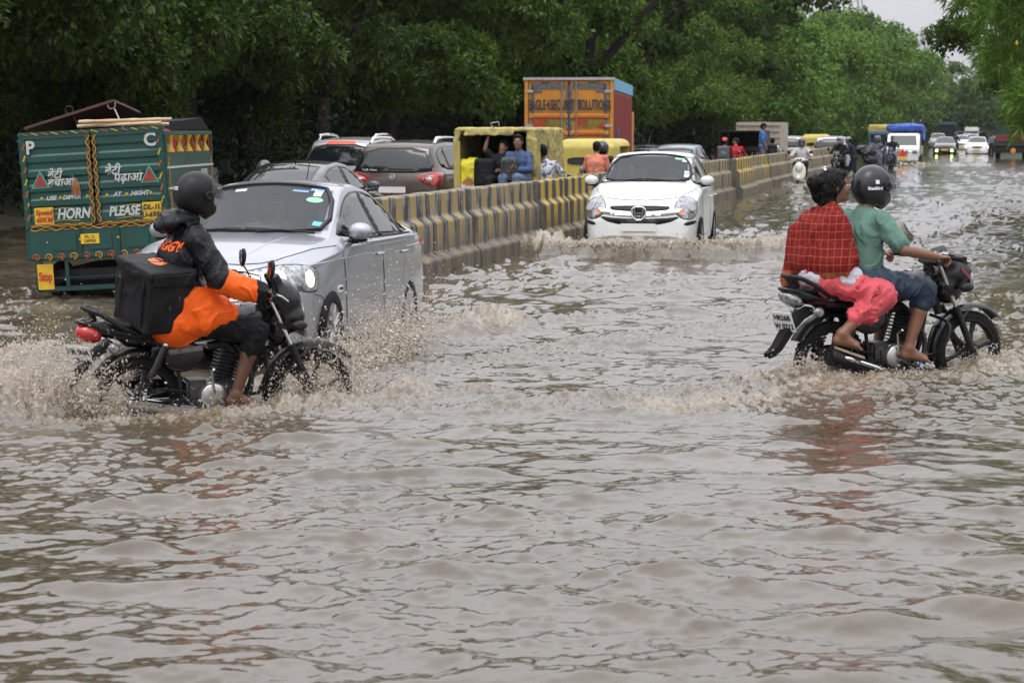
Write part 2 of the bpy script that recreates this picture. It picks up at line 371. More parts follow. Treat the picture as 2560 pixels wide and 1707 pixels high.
while ys[-1] < 330:
    y_ = ys[-1]; ys.append(y_ + (.021 if y_ < 11 else .021 * (y_ / 11) ** 1.9 if y_ < 60 else min(6., .53 * (y_ / 60) ** 2)))
ys = np.array(ys); us = np.linspace(-.36, .36, 620)
X = us[None, :] * (ys[:, None] + .4) + .0 * ys[:, None]; Y = np.repeat(ys[:, None], len(us), 1)
Z, FM = height(X, Y, True)
nr, nc = X.shape; ii = np.arange(nr * nc).reshape(nr, nc)
Fq = np.stack([ii[:-1, :-1], ii[:-1, 1:], ii[1:, 1:], ii[1:, :-1]], -1).reshape(-1, 4)
me = meshnp('flood_water', np.stack([X, Y, Z], -1).reshape(-1, 3), Fq)
at = me.attributes.new('foam', 'FLOAT', 'POINT'); at.data.foreach_set('value', FM.ravel().astype(np.float32))
wm = bpy.data.materials.new('muddy_water'); wm.use_nodes = True; n = wm.node_tree; b = n.nodes['Principled BSDF']; L_ = n.links
def nd(t, **k):
    q = n.nodes.new(t)
    for a, v in k.items(): setattr(q, a, v)
    return q
tc = nd('ShaderNodeTexCoord'); fa = nd('ShaderNodeAttribute', attribute_name='foam')
n1 = nd('ShaderNodeTexNoise'); n1.inputs['Scale'].default_value = .55; n1.inputs['Detail'].default_value = 5; L_.new(tc.outputs['Object'], n1.inputs['Vector'])
cr = nd('ShaderNodeValToRGB'); cr.color_ramp.elements[0].position = .3; cr.color_ramp.elements[0].color = (.062, .049, .026, 1); cr.color_ramp.elements[1].position = .72; cr.color_ramp.elements[1].color = (.105, .088, .066, 1)
L_.new(n1.outputs['Fac'], cr.inputs[0])
n2 = nd('ShaderNodeTexNoise'); n2.inputs['Scale'].default_value = 27; n2.inputs['Detail'].default_value = 7; n2.inputs['Roughness'].default_value = .7; L_.new(tc.outputs['Object'], n2.inputs['Vector'])
ma = nd('ShaderNodeMath', operation='MULTIPLY_ADD'); L_.new(fa.outputs['Fac'], ma.inputs[0]); ma.inputs[1].default_value = .78
sb = nd('ShaderNodeMath', operation='MULTIPLY_ADD'); L_.new(n2.outputs['Fac'], sb.inputs[0]); sb.inputs[1].default_value = 1.7; sb.inputs[2].default_value = -1.12; L_.new(sb.outputs[0], ma.inputs[2])
cl = nd('ShaderNodeClamp'); L_.new(ma.outputs[0], cl.inputs[0])
mc = nd('ShaderNodeMix', data_type='RGBA'); L_.new(cl.outputs[0], mc.inputs['Factor']); L_.new(cr.outputs[0], mc.inputs['A']); mc.inputs['B'].default_value = (.44, .365, .27, 1)
L_.new(mc.outputs['Result'], b.inputs['Base Color'])
rr = nd('ShaderNodeMapRange'); L_.new(cl.outputs[0], rr.inputs['Value']); rr.inputs['To Min'].default_value = .045; rr.inputs['To Max'].default_value = .32; L_.new(rr.outputs[0], b.inputs['Roughness'])
b.inputs['IOR'].default_value = 1.45; b.inputs['Specular IOR Level'].default_value = .8
n3 = nd('ShaderNodeTexNoise'); n3.inputs['Scale'].default_value = 16; n3.inputs['Detail'].default_value = 4; mp = nd('ShaderNodeMapping'); mp.inputs['Scale'].default_value = (.7, 1.1, 1); L_.new(tc.outputs['Object'], mp.inputs[0]); L_.new(mp.outputs[0], n3.inputs['Vector'])
hh = nd('ShaderNodeMath', operation='MULTIPLY_ADD'); L_.new(cl.outputs[0], hh.inputs[0]); L_.new(n2.outputs['Fac'], hh.inputs[1]); L_.new(n3.outputs['Fac'], hh.inputs[2])
bp = nd('ShaderNodeBump'); bp.inputs['Strength'].default_value = .35; bp.inputs['Distance'].default_value = .008; L_.new(hh.outputs[0], bp.inputs['Height']); L_.new(bp.outputs[0], b.inputs['Normal'])
tag(link('water', me, None, wm, smooth=True), 'muddy flood water covering the whole road', None, None, 'structure')
# outer sheet of the same water, a little lower, reaching past the sides
xs_ = [-400, -60, -20, -8, 8, 20, 60, 400]; yy_ = [-40, -5, 4, 15, 40, 100, 330, 700]
V = [(x, y, -.09) for y in yy_ for x in xs_]; F4 = [(j * 8 + i, j * 8 + i + 1, (j + 1) * 8 + i + 1, (j + 1) * 8 + i) for j in range(7) for i in range(7)]
me = bpy.data.meshes.new('outer_water'); me.from_pydata(V, [], F4); tag(link('outer_water', me, None, wm), None, None, None, 'structure')
# road bed below, and the ground
def sheet(name, pts, z, m, kind='structure'):
    me = bpy.data.meshes.new(name); me.from_pydata([(x, y, z) for x, y in pts], [], [tuple(range(len(pts)))]); return tag(link(name, me, None, m), None, None, None, kind)
asph = mat('wet_asphalt', (.045, .045, .045), .5, noise=(6, (.07, .065, .06), .4, .7), bump=(80, .3))
mud = mat('wet_earth', (.06, .05, .03), .8, noise=(1.2, (.035, .05, .02), .4, .7), bump=(6, .8, .05))
sheet('road', [(-14 - 4, -20), (14, -20), (14 + 80, 330), (-14 + 70, 330)], -.20, asph)
sheet('ground', [(-900, -200), (900, -200), (900, 1500), (-900, 1500)], -.45, mud)
ORDN = 'first second third fourth fifth sixth seventh eighth ninth tenth eleventh twelfth thirteenth fourteenth fifteenth sixteenth seventeenth eighteenth'.split()
def vergeX(y): return -8.9 + .24 * (y - 35)
# left verge: an uneven earth bank rising out of the water
gx = []; nyv, nxv = 160, 26
for j in range(nyv):
    y = 24 + 300 * (j / (nyv - 1)) ** 1.6
    for i in range(nxv):
        d = -.6 + 34 * (i / (nxv - 1)) ** 1.8; x = vergeX(y) - d
        z = -.3 + .62 * (1 - math.exp(-max(d, 0) * .8)) + (.12 * float(vnoise(np.array([[x * 1.1, y * 1.1, 0]]), 3)[0]) + .08 * float(vnoise(np.array([[x * 3.1, y * 3.1, 0]]), 4)[0])) * (d > 0)
        gx.append((x, y, z))
me = bpy.data.meshes.new('verge'); me.from_pydata(gx, [], [(j * nxv + i, j * nxv + i + 1, (j + 1) * nxv + i + 1, (j + 1) * nxv + i) for j in range(nyv - 1) for i in range(nxv - 1)])
tag(link('verge', me, None, mud, smooth=True), None, None, None, 'structure')
# right verge
def vergeR(y): return 9.6 + .275 * (y - 28)
gx = []
for j in range(90):
    y = 20 + 320 * (j / 89) ** 1.5
    for i in range(18):
        d = -.6 + 30 * (i / 17) ** 1.8; x = vergeR(y) + d + .5 * math.sin(y * .7)
        z = -.3 + .5 * (1 - math.exp(-max(d, 0) * .9)) + .10 * float(vnoise(np.array([[x * 1.1, y * 1.1, 0]]), 5)[0]) * (d > 0)
        gx.append((x, y, z))
me = bpy.data.meshes.new('right_verge'); me.from_pydata(gx, [], [(j * 18 + i, j * 18 + i + 1, (j + 1) * 18 + i + 1, (j + 1) * 18 + i) for j in range(89) for i in range(17)])
tag(link('right_verge', me, None, mud, smooth=True), None, None, None, 'structure')
# ---------------------------------------------------------------- concrete barrier blocks
def stripe_mat(name, yel, dark, wear, seed):
    m = bpy.data.materials.new(name); m.use_nodes = True; n = m.node_tree; b = n.nodes['Principled BSDF']; L = n.links
    tc = n.nodes.new('ShaderNodeTexCoord'); sp = n.nodes.new('ShaderNodeSeparateXYZ'); L.new(tc.outputs['Object'], sp.inputs[0])
    nw = n.nodes.new('ShaderNodeTexNoise'); nw.inputs['Scale'].default_value = 7; L.new(tc.outputs['Object'], nw.inputs['Vector'])
    def math_(op, a, b_=None, c=None):
        q = n.nodes.new('ShaderNodeMath'); q.operation = op
        for i, v in enumerate((a, b_, c)):
            if v is None: continue
            if isinstance(v, (int, float)): q.inputs[i].default_value = v
            else: L.new(v, q.inputs[i])
        return q.outputs[0]
    xx = math_('MULTIPLY_ADD', nw.outputs['Fac'], .03, sp.outputs['X'])
    fr = math_('FRACT', math_('DIVIDE', xx, .56)); st = math_('GREATER_THAN', fr, .5)
    def mix(f, a, c):
        q = n.nodes.new('ShaderNodeMix'); q.data_type = 'RGBA'
        for s_, v in (('Factor', f), ('A', a), ('B', c)):
            if isinstance(v, tuple): q.inputs[s_].default_value = (*v, 1)
            elif isinstance(v, (int, float)): q.inputs[s_].default_value = v
            else: L.new(v, q.inputs[s_])
        return q.outputs['Result']
    c = mix(st, yel, dark)
    mpn = n.nodes.new('ShaderNodeMapping'); mpn.inputs['Scale'].default_value = (6, 6, 1.2); mpn.inputs['Location'].default_value = (seed, 0, 0); L.new(tc.outputs['Object'], mpn.inputs[0])
    nn = n.nodes.new('ShaderNodeTexNoise'); nn.inputs['Scale'].default_value = 1.6; nn.inputs['Detail'].default_value = 8; nn.inputs['Roughness'].default_value = .72; L.new(mpn.outputs[0], nn.inputs['Vector'])
    r1 = n.nodes.new('ShaderNodeMapRange'); r1.inputs['From Min'].default_value = .62 - wear; r1.inputs['From Max'].default_value = .66 - wear + .04; L.new(nn.outputs['Fac'], r1.inputs['Value'])
    n5 = n.nodes.new('ShaderNodeTexNoise'); n5.inputs['Scale'].default_value = 22; n5.inputs['Detail'].default_value = 6; L.new(tc.outputs['Object'], n5.inputs['Vector'])
    conc = mix(n5.outputs['Fac'], (.16, .145, .125), (.34, .32, .29))
    c = mix(r1.outputs[0], c, conc)
    # dirt splashed up from the bottom
    dz = math_('MULTIPLY_ADD', sp.outputs['Z'], -1.9, math_('MULTIPLY', nn.outputs['Fac'], 1.7)); dz = math_('MULTIPLY', math_('MAXIMUM', math_('SUBTRACT', dz, -.62), 0), .95)
    dzc = math_('MINIMUM', dz, .75); c = mix(dzc, c, (.105, .09, .07))
    L.new(c, b.inputs['Base Color']); b.inputs['Roughness'].default_value = .62
    bp = n.nodes.new('ShaderNodeBump'); bp.inputs['Strength'].default_value = .5; bp.inputs['Distance'].default_value = .01; L.new(nn.outputs['Fac'], bp.inputs['Height']); L.new(bp.outputs[0], b.inputs['Normal'])
    return m
BM = [stripe_mat('striped_paint_worn', (.34, .24, .07), (.036, .038, .043), .13, 0), stripe_mat('striped_paint_bright', (.50, .34, .035), (.04, .042, .048), .06, 5),
      stripe_mat('striped_paint_faded', (.36, .27, .11), (.06, .06, .065), .05, 9)]
CONC = mat('bare_concrete', (.13, .12, .10), .85, noise=(7, (.07, .06, .05), .4, .7), bump=(30, .5, .01))
def barrier_mesh(L, seed, mi):
    # profile across (y: + is the camera side) and height z; two recessed steps
    pr = [(.31, -.35), (.305, .34), (.295, .365), (.215, .42), (.20, .445), (.195, .78), (.185, .805), (.115, .86), (.105, .885), (.10, 1.14), (.085, 1.16)]
    full = [(y, z) for y, z in pr] + [(-y, z) for y, z in reversed(pr)]
    N = int(L / .05); V = []; F = []
    g = random.Random(seed)
    xs = [-L / 2, -L / 2 + .012] + [-L / 2 + L * (i + 1) / N for i in range(N - 1)] + [L / 2 - .012, L / 2]
    P = []
    for ix, x in enumerate(xs):
        k = .965 if ix in (0, len(xs) - 1) else 1
        for (y, z) in full: P.append((x, y * k, z * (k if z > 1 else 1)))
    P = np.array(P); nn = vnoise(P * [5, 9, 5], seed); n2_ = vnoise(P * [17, 19, 17], seed + 1)
    P[:, 1] += np.sign(P[:, 1]) * (.006 * nn - .012 * np.maximum(n2_ - .45, 0) * 2); P[:, 2] += (P[:, 2] > .3) * (.005 * nn - .02 * np.maximum(n2_ - .35, 0))
    K = len(full)
    for i in range(len(xs) - 1):
        for k in range(K - 1): F.append((i * K + k, i * K + k + 1, (i + 1) * K + k + 1, (i + 1) * K + k))
    F += [tuple(range(K)), tuple((len(xs) - 1) * K + k for k in range(K))[::-1]]
    me = bpy.data.meshes.new('barrier'); me.from_pydata([tuple(p) for p in P], [], F); me.materials.append(BM[mi]); me.materials.append(CONC); me.polygons[len(F) - 1].material_index = 1; me.polygons[len(F) - 2].material_index = 1; return me
rebar = mat('rusty_rebar', (.45, .30, .04), .7)
bmesh_v = [[barrier_mesh(1.98, s + 10 * m_, m_) for s in range(2)] for m_ in range(3)]
hook_me = None
BDIR = Vector((.238, 1)).normalized(); BYAW = math.atan2(BDIR.y, BDIR.x)
pos = Vector((-1.62, 22.2)); nB = 0
for i in range(37):
    t = i * 2.0; c = pos + BDIR * (t + 1.0); jog = .014 * math.sin(i * 2.3); yaw = BYAW + .008 * math.sin(i * 1.9)
    mi = 0 if i < 4 else 1 if i < 6 else 2 if i < 9 else (1 if i in (16, 17, 11, 20) else 2)
    if 9 <= i <= 15: mi = 0 if i % 3 else 2
    if i in (4, 5): jog -= .07
    if i in (6, 7): jog += .05
    if i in (16, 17): jog -= .18
    nrm = Vector((-BDIR.y, BDIR.x))
    p = c + nrm * jog * 1.0
    lab = 'striped concrete barrier block %s' % (
        ['hidden behind the rear of the silver sedan', 'just right of the rear wheel of the silver sedan', 'second to the right of the silver sedan, chipped at the foot', 'third right of the silver sedan, below the brown car',
         'bright yellow and black, standing out to the left of its row', 'bright yellow and black, last before the step back', 'worn dark, set back behind the bright yellow pair', 'half hidden by the white hatchback mirror', 'fully behind the white hatchback bonnet'][i] if i < 9
        else ('bright yellow, first of the jutting pair right of the white hatchback' if i == 16 else 'bright yellow, second of the pair jutting out beyond the white hatchback' if i == 17 else 'faded, %s block beyond the white hatchback towards the far traffic' % (ORDN + ['nineteenth', 'twentieth', 'twenty-first', 'twenty-second', 'twenty-third', 'twenty-fourth', 'twenty-fifth', 'twenty-sixth', 'twenty-seventh', 'twenty-eighth'])[i - 9]))
    o = thing('concrete_barrier', lab, 'barrier', (p.x, p.y, -.15), (0, 0, yaw + math.pi * 0), 'concrete barrier blocks down the middle of the road')
    bo = bpy.data.objects.new('block', bmesh_v[mi][i % 2]); COL.objects.link(bo); bo.parent = o; bo.rotation_euler = (0, 0, math.pi)
    if i in (4, 5, 6, 11, 13, 16, 17, 20, 23, 26, 14, 19):
        if hook_me is None: hb = B().tube([(0, 0, 0), (0, 0, .13)], .012, 6).tube([(0, -.05, .03), (0, .05, .03)], .010, 6); h0 = hb.build('lifting_hook', BM[1]); hook_me = h0.data; bpy.data.objects.remove(h0)
        for dx in (-.6, .6):
            h = bpy.data.objects.new('lifting_hook', hook_me); COL.objects.link(h); h.parent = o; h.location = (dx, 0, 1.14)
# ---------------------------------------------------------------- trees
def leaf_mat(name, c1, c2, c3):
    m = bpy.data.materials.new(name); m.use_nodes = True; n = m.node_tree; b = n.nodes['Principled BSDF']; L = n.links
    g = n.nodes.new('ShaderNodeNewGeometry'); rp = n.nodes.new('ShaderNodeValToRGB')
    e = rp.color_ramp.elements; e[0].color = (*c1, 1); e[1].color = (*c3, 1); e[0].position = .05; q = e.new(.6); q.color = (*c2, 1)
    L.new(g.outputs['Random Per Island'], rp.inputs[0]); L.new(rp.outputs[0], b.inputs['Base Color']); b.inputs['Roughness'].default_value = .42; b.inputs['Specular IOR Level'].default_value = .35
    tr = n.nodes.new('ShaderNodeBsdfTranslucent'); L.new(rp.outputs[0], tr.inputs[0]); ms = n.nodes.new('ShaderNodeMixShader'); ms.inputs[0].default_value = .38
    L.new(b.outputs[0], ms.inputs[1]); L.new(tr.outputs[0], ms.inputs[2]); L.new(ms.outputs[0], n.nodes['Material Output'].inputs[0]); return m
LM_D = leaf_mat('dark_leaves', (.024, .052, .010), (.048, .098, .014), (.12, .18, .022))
LM_U = leaf_mat('shaded_leaves', (.012, .026, .006), (.020, .042, .008), (.035, .06, .012))  # undergrowth greens darkened, so the canopy shade is put into the leaf colour
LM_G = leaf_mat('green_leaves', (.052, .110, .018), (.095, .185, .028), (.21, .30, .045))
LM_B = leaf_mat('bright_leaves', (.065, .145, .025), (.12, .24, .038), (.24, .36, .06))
BARK = mat('dark_bark', (.020, .016, .013), .9, spec=.2, noise=(5, (.045, .038, .03), .4, .8), bump=(14, .8, .03))
def leaves(name, cen, nrm_out, n, length, width, mats, seed, droop=.35, fold=.25, narrow=False, per=5):
    """n sprigs at random clump points; each sprig carries `per` leaves on two triangles"""
    g = np.random.default_rng(seed); N = len(cen)
    base = np.repeat(cen, per, 0); out = np.repeat(nrm_out, per, 0)
    M_ = len(base)
    ax = out + g.normal(0, .55, (M_, 3)); ax[:, 2] -= droop; ax /= np.linalg.norm(ax, axis=1)[:, None] + 1e-9
    up = np.tile([0, 0, 1.], (M_, 1)) + g.normal(0, .45, (M_, 3)); sd_ = np.cross(ax, up); sd_ /= np.linalg.norm(sd_, axis=1)[:, None] + 1e-9
    nn = np.cross(sd_, ax); ln = length * g.uniform(.6, 1.25, M_)[:, None]; wd = width * g.uniform(.7, 1.2, M_)[:, None]
    root = base + ax * ln * .15
    p0 = root; p1 = root + ax * ln * .5 + sd_ * wd * .5 + nn * wd * fold; p2 = root + ax * ln - nn * ln * .12; p3 = root + ax * ln * .5 - sd_ * wd * .5 + nn * wd * fold
    V = np.stack([p0, p1, p2, p3], 1).reshape(-1, 3); i0 = np.arange(M_) * 4
    F = np.concatenate([np.stack([i0, i0 + 1, i0 + 2], 1), np.stack([i0, i0 + 2, i0 + 3], 1)]); F = F.reshape(2, M_, 3).transpose(1, 0, 2).reshape(-1, 3)
    me = meshnp(name, V, F); me.materials.append(mats); me.polygons.foreach_set('use_smooth', [True] * len(me.polygons)); return me
def crown_points(seed, rad, nb, br, n, low=-.95, boughs=26):
    """boughs round the crown, each a flattened cluster of leaf clumps with gaps between"""
    g = np.random.default_rng(seed); C = []; BG = []
    while len(BG) < boughs:
        d = g.normal(size=3); d /= np.linalg.norm(d); p = d * (g.uniform(.66, 1.0) if g.random() < .82 else g.uniform(.2, .55))
        if p[2] < low or any(np.linalg.norm(p - q) < .22 for q in BG): continue
        BG.append(p)
    R_ = []
    for p in BG:
        k = max(3, int(g.normal(nb / boughs, 1.5))); sz = g.uniform(.7, 1.35); out = p / (np.linalg.norm(p) + 1e-6)
        for _ in range(k):
            q = p * rad + g.normal(0, 1, 3) * br * .85 * sz * [1, 1, .38]; q[2] -= .12 * np.linalg.norm(q[:2] - (p * rad)[:2]); C.append(q); R_.append(br * g.uniform(.45, .95) * sz ** .5)
    C = np.array(C); R_ = np.array(R_); nb = len(C)
    w_ = R_ ** 2; idx = g.choice(nb, n, p=w_ / w_.sum()); d = g.normal(size=(n, 3)); d[:, 2] = d[:, 2] * .75 + .35; d /= np.linalg.norm(d, axis=1)[:, None]
    rr_ = R_[idx] * (g.uniform(.5, 1.0, n)) * (1 + .35 * vnoise(d * 2.2 + C[idx], seed + 2))
    P = C[idx] + d * rr_[:, None] * [1, 1, .66]; return P, d, C, R_
def trunk_mesh(name, seed, h, r, limbs, rad, cz, lean=.1):
    g = random.Random(seed); b = B(); top = Vector((lean * h, g.uniform(-.3, .3), h)); fork = Vector((lean * h * .4, 0, h * .42))
    b.tube([(0, 0, -.5), (r * .2, 0, .3), fork * .6, fork], [r * 1.5, r * 1.15, r, r * .85], 9)
    for k in range(limbs):
        a = 2 * math.pi * k / limbs + g.uniform(-.4, .4); e = Vector((math.cos(a) * rad * g.uniform(.5, .85), math.sin(a) * rad * g.uniform(.5, .85), cz + g.uniform(-1, 2.5)))
        m1 = fork.lerp(e, .35) + Vector((g.uniform(-.3, .3), g.uniform(-.3, .3), .6)); m2 = fork.lerp(e, .7) + Vector((g.uniform(-.4, .4), g.uniform(-.4, .4), .5))
        b.tube([fork, m1, m2, e], [r * .55, r * .4, r * .25, r * .08], 7)
        for _ in range(2):
            e2 = m2 + Vector((g.uniform(-1.5, 1.5), g.uniform(-1.5, 1.5), g.uniform(-.6, 1.4))); b.tube([m1.lerp(m2, .6), m2.lerp(e2, .5) + Vector((0, 0, .2)), e2], [r * .2, r * .14, r * .04], 5)
    o = b.build(name, BARK, smooth=True); me = o.data; bpy.data.objects.remove(o); return me
CR = []
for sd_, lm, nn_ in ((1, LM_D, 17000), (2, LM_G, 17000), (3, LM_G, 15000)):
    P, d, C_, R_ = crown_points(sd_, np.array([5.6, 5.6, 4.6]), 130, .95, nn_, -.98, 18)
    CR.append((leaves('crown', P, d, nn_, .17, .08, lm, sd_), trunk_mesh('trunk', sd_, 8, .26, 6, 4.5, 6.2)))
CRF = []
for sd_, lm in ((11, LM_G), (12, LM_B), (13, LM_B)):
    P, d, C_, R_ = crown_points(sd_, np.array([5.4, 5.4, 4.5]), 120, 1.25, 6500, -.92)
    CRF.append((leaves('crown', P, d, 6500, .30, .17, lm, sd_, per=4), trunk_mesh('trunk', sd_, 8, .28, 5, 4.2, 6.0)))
def tree(kind, var, x, y, sc, zc, rot, label, group, squash=1., lower=0, name='broadleaf_tree'):
    cm, tm = (CR if kind == 'n' else CRF)[var]
    o = thing(name, label, 'tree', (x, y, .0), (0, 0, rot), group)
    if kind == 'n' and var == 0: pass
    t = bpy.data.objects.new('trunk', tm); COL.objects.link(t); t.parent = o; t.scale = (sc, sc, sc * zc / 6.2)
    c = bpy.data.objects.new('crown', cm); COL.objects.link(c); c.parent = o; c.location = (0, 0, zc * sc - lower); c.scale = (sc, sc, sc * squash); return o
g = random.Random(5); y = 33.; k = 0
while y < 64:                                            # near roadside row: hanging dark crowns
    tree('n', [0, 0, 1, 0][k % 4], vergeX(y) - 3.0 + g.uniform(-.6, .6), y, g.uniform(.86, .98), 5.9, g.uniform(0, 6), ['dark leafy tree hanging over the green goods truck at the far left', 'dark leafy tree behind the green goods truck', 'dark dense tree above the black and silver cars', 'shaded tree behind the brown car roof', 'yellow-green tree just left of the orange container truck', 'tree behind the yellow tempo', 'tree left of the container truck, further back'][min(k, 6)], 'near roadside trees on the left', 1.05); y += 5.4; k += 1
y = 44.; k = 0
while y < 150:                                           # second row behind
    tree('n' if y < 90 else 'f', k % 3, vergeX(y) - 10.5 + g.uniform(-1, 1), y, g.uniform(1.15, 1.35), 6.6, g.uniform(0, 6), '%s tree of the dark second row, counting from behind the green truck' % ORDN[k], 'trees of the second row on the left', 1.1); y += 8.5; k += 1
y = 66.; k = 0
while y < 132:
    tree('n', [1, 2, 0, 1, 2][k % 5], vergeX(y) - 2.2 + g.uniform(-.8, .8), y, g.uniform(1.08, 1.2), 6.1, g.uniform(0, 6), ['tree right above the orange container truck', 'big tree behind the container truck, second from the bare-limbed one', 'dark overhanging tree right of the container truck', 'tall green tree above the white hatchback', 'tall tree above the black jeep', 'tall tree behind the cream truck body', 'tall tree above the queueing silver suvs', 'last tall tree of the verge row, above the white scooter', 'tall tree beyond the white scooter'][min(k, 8)], 'tall trees along the far left verge', 1.12); y += 8; k += 1
tree('n', 0, vergeX(116) - 2, 116, 1.75, 7.3, 1.3, 'huge dark tree whose crown reaches furthest right over the road', 'tall trees along the far left verge', 1.0)
bl = thing('leaning_tree', 'tree with bare dark limbs showing above the yellow tempo and the orange truck', 'tree', (.6, 70, 0))
def lp(px, py): return ((px - 1176) / 4500 * 70 - .6, 0, 1.78 + (300 - py) / 4500 * 70)
B().tube([(1.2, .5, -.3), lp(1300, 330), lp(1345, 200)], [.34, .26, .2], 9).build('trunk', BARK, bl, smooth=True)
for q in ([(1345, 200), (1290, 110), (1275, 40), (1300, -40)], [(1345, 200), (1350, 120), (1372, 40), (1350, -50)], [(1345, 200), (1395, 130), (1450, 70), (1510, -5)], [(1290, 110), (1240, 60), (1250, -30)]): B().tube([lp(*a) for a in chaikin(q, 1, False)], [.2 - .02 * i for i in range(len(chaikin(q, 1, False)))], 7).build('limb', BARK, bl, smooth=True)
y = 132.; k = 0
while y < 330:
    tree('f', k % 3, vergeX(y) - 1 + g.uniform(-1.5, 1.5), y, 1.2 + .0034 * (y - 130), 5.2, g.uniform(0, 6), '%s tree of the far bright row, counting away from the silver suvs' % ORDN[k], 'far trees along the road', 1.0); y += 12 + y * .02; k += 1
y = 205.; k = 0
while y < 380:
    tree('f', (k + 1) % 3, vergeR(y) + 7 + g.uniform(-1.5, 1.5), y, 1.35, 5.6, g.uniform(0, 6), '%s distant tree on the right side of the road, counting from the near end' % ORDN[k], 'distant trees on the right', 1.0); y += 22; k += 1
for k in range(9):
    tree('f', k % 3, 82 + k * 9 - 20, 400 + (k % 3) * 12, 1.6, 5.4, k, 'hazy tree closing the end of the road, %s from the left' % ORDN[k], 'hazy trees at the end of the road', .9)
# right-hand trees
P, d, C_, R_ = crown_points(21, np.array([2.5, 2.7, 2.5]), 90, .55, 9000, -.99)
ol_m = leaves('crown', P, d, 9000, .17, .021, LM_B, 22, droop=.15, fold=.05, per=7)
ol_t = trunk_mesh('trunk', 23, 4, .09, 6, 1.9, 2.6, .05)
def oleander(x, y, z, sc, label, rot):
    o = thing('narrow_leaved_tree', label, 'tree', (x, y, 0), (0, 0, rot), 'narrow-leaved trees on the right bank')
    t = bpy.data.objects.new('trunk', ol_t); COL.objects.link(t); t.parent = o; c = bpy.data.objects.new('crown', ol_m); COL.objects.link(c); c.parent = o; c.location = (0, 0, z); c.scale = (sc,) * 3
    b = B(); gg = random.Random(int(x * 10))
    for _ in range(40):
        a = gg.uniform(0, 6.28); e = gg.uniform(-.6, 1); b.sphere((2.3 * sc * math.cos(a) * math.cos(e), 2.4 * sc * math.sin(a) * math.cos(e), z + 2.2 * sc * math.sin(e)), .022, 6, (1, 1, 1.5))
    b.build('flower', mat('yellow_flower', (.75, .42, .03), .5), o)['kind'] = 'stuff'; return o
oleander(8.75, 27.5, 3.95, 1.0, 'bright narrow-leaved tree with yellow flowers at the right edge', 0)
oleander(10.2, 31.5, 4.9, 1.25, 'taller narrow-leaved tree behind the flowering one at the right edge', 2)
for i, (x, y, sc, zc) in enumerate([(13.3, 44, .64, 7.2), (17.2, 58, .66, 7.2), (22.2, 76, .7, 7.0)]):
    tree('n', [0, 1, 0][i], x, y, sc, zc, i * 2, ['darker tree behind the narrow-leaved tree on the right', 'second dark tree along the right bank', 'third tree along the right bank, over the parked truck'][i], 'dark trees on the right bank', 1.0)
# undergrowth: the far-off thicket under the left trees, one mass of leaves
def thicket(name, label, pts, seed, lm, zmax=2.6, n=26000, ls=.16, lw=.09, wid=3.):
    gg = np.random.default_rng(seed); t = gg.random(n); k = (t * (len(pts) - 1)); i = np.minimum(k.astype(int), len(pts) - 2); f = (k - i)[:, None]; pts = np.array(pts, float)
    c = pts[i] * (1 - f) + pts[i + 1] * f; c = c + gg.normal(0, wid * .35, (n, 2)); z = gg.random(n) ** 1.2 * zmax * (.75 + .4 * vnoise(np.stack([c[:, 0] * .5, c[:, 1] * .5, 0 * c[:, 0]], -1), seed))
    d = gg.normal(size=(n, 3)); d[:, 1] -= .6; d[:, 2] += .3; d /= np.linalg.norm(d, axis=1)[:, None]
    me = leaves(name, np.stack([c[:, 0], c[:, 1], z], -1), d, n, ls, lw, lm, seed, per=3); o = bpy.data.objects.new(name, me); COL.objects.link(o); return tag(o, label, 'undergrowth', None, 'stuff')
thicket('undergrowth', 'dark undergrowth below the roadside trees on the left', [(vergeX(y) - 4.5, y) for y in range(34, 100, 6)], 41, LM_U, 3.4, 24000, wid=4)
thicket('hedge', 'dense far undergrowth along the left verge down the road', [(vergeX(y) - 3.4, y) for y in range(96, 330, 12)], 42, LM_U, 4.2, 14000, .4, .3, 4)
thicket('far_hedge', 'dark hazy hedge closing the far end of the road', [(50, 385), (85, 390), (130, 395)], 44, LM_D, 9, 9000, .7, .6, 5)
thicket('bank_scrub', 'low green scrub on the right bank', [(vergeR(y) + 1.2, y) for y in (30, 50, 80, 140)], 43, LM_G, 1.2, 7000, .14, .06, 2)
# dark foliage backdrop, added behind the trees to block sky light leaking through
V = []; 
for j in range(40):
    y = 30 + 360 * (j / 39) ** 1.3
    for i in range(7):
        V.append((vergeX(y) - 15 - 2.2 * i + .8 * math.sin(j * 1.7 + i), y, [-.5, 4, 8, 10.5, 12, 12.5, 11][i] * (1 + .1 * math.sin(j * 1.3))))
me = bpy.data.meshes.new('foliage_backdrop'); me.from_pydata(V, [], [(j * 7 + i, j * 7 + i + 1, (j + 1) * 7 + i + 1, (j + 1) * 7 + i) for j in range(39) for i in range(6)])
tag(link('foliage_backdrop', me, None, mat('dense_foliage_mass', (.010, .018, .006), .9, noise=(1.4, (.022, .04, .012), .4, .7), bump=(3, 1, .4)), smooth=True), None, None, None, 'structure')

# ---------------------------------------------------------------- moist air
hm = bpy.data.materials.new('haze'); hm.use_nodes = True; n = hm.node_tree; n.nodes.clear(); pv = n.nodes.new('ShaderNodeVolumePrincipled'); pv.inputs['Density'].default_value = .00009; pv.inputs['Color'].default_value = (.92, .95, 1, 1); pv.inputs['Anisotropy'].default_value = .2
mo_ = n.nodes.new('ShaderNodeOutputMaterial'); n.links.new(pv.outputs[0], mo_.inputs['Volume'])
tag(B().box((0, 330, 22.3), (950, 800, 47.5)).build('haze', hm), 'thin haze over the whole flooded road', None, None, 'stuff')
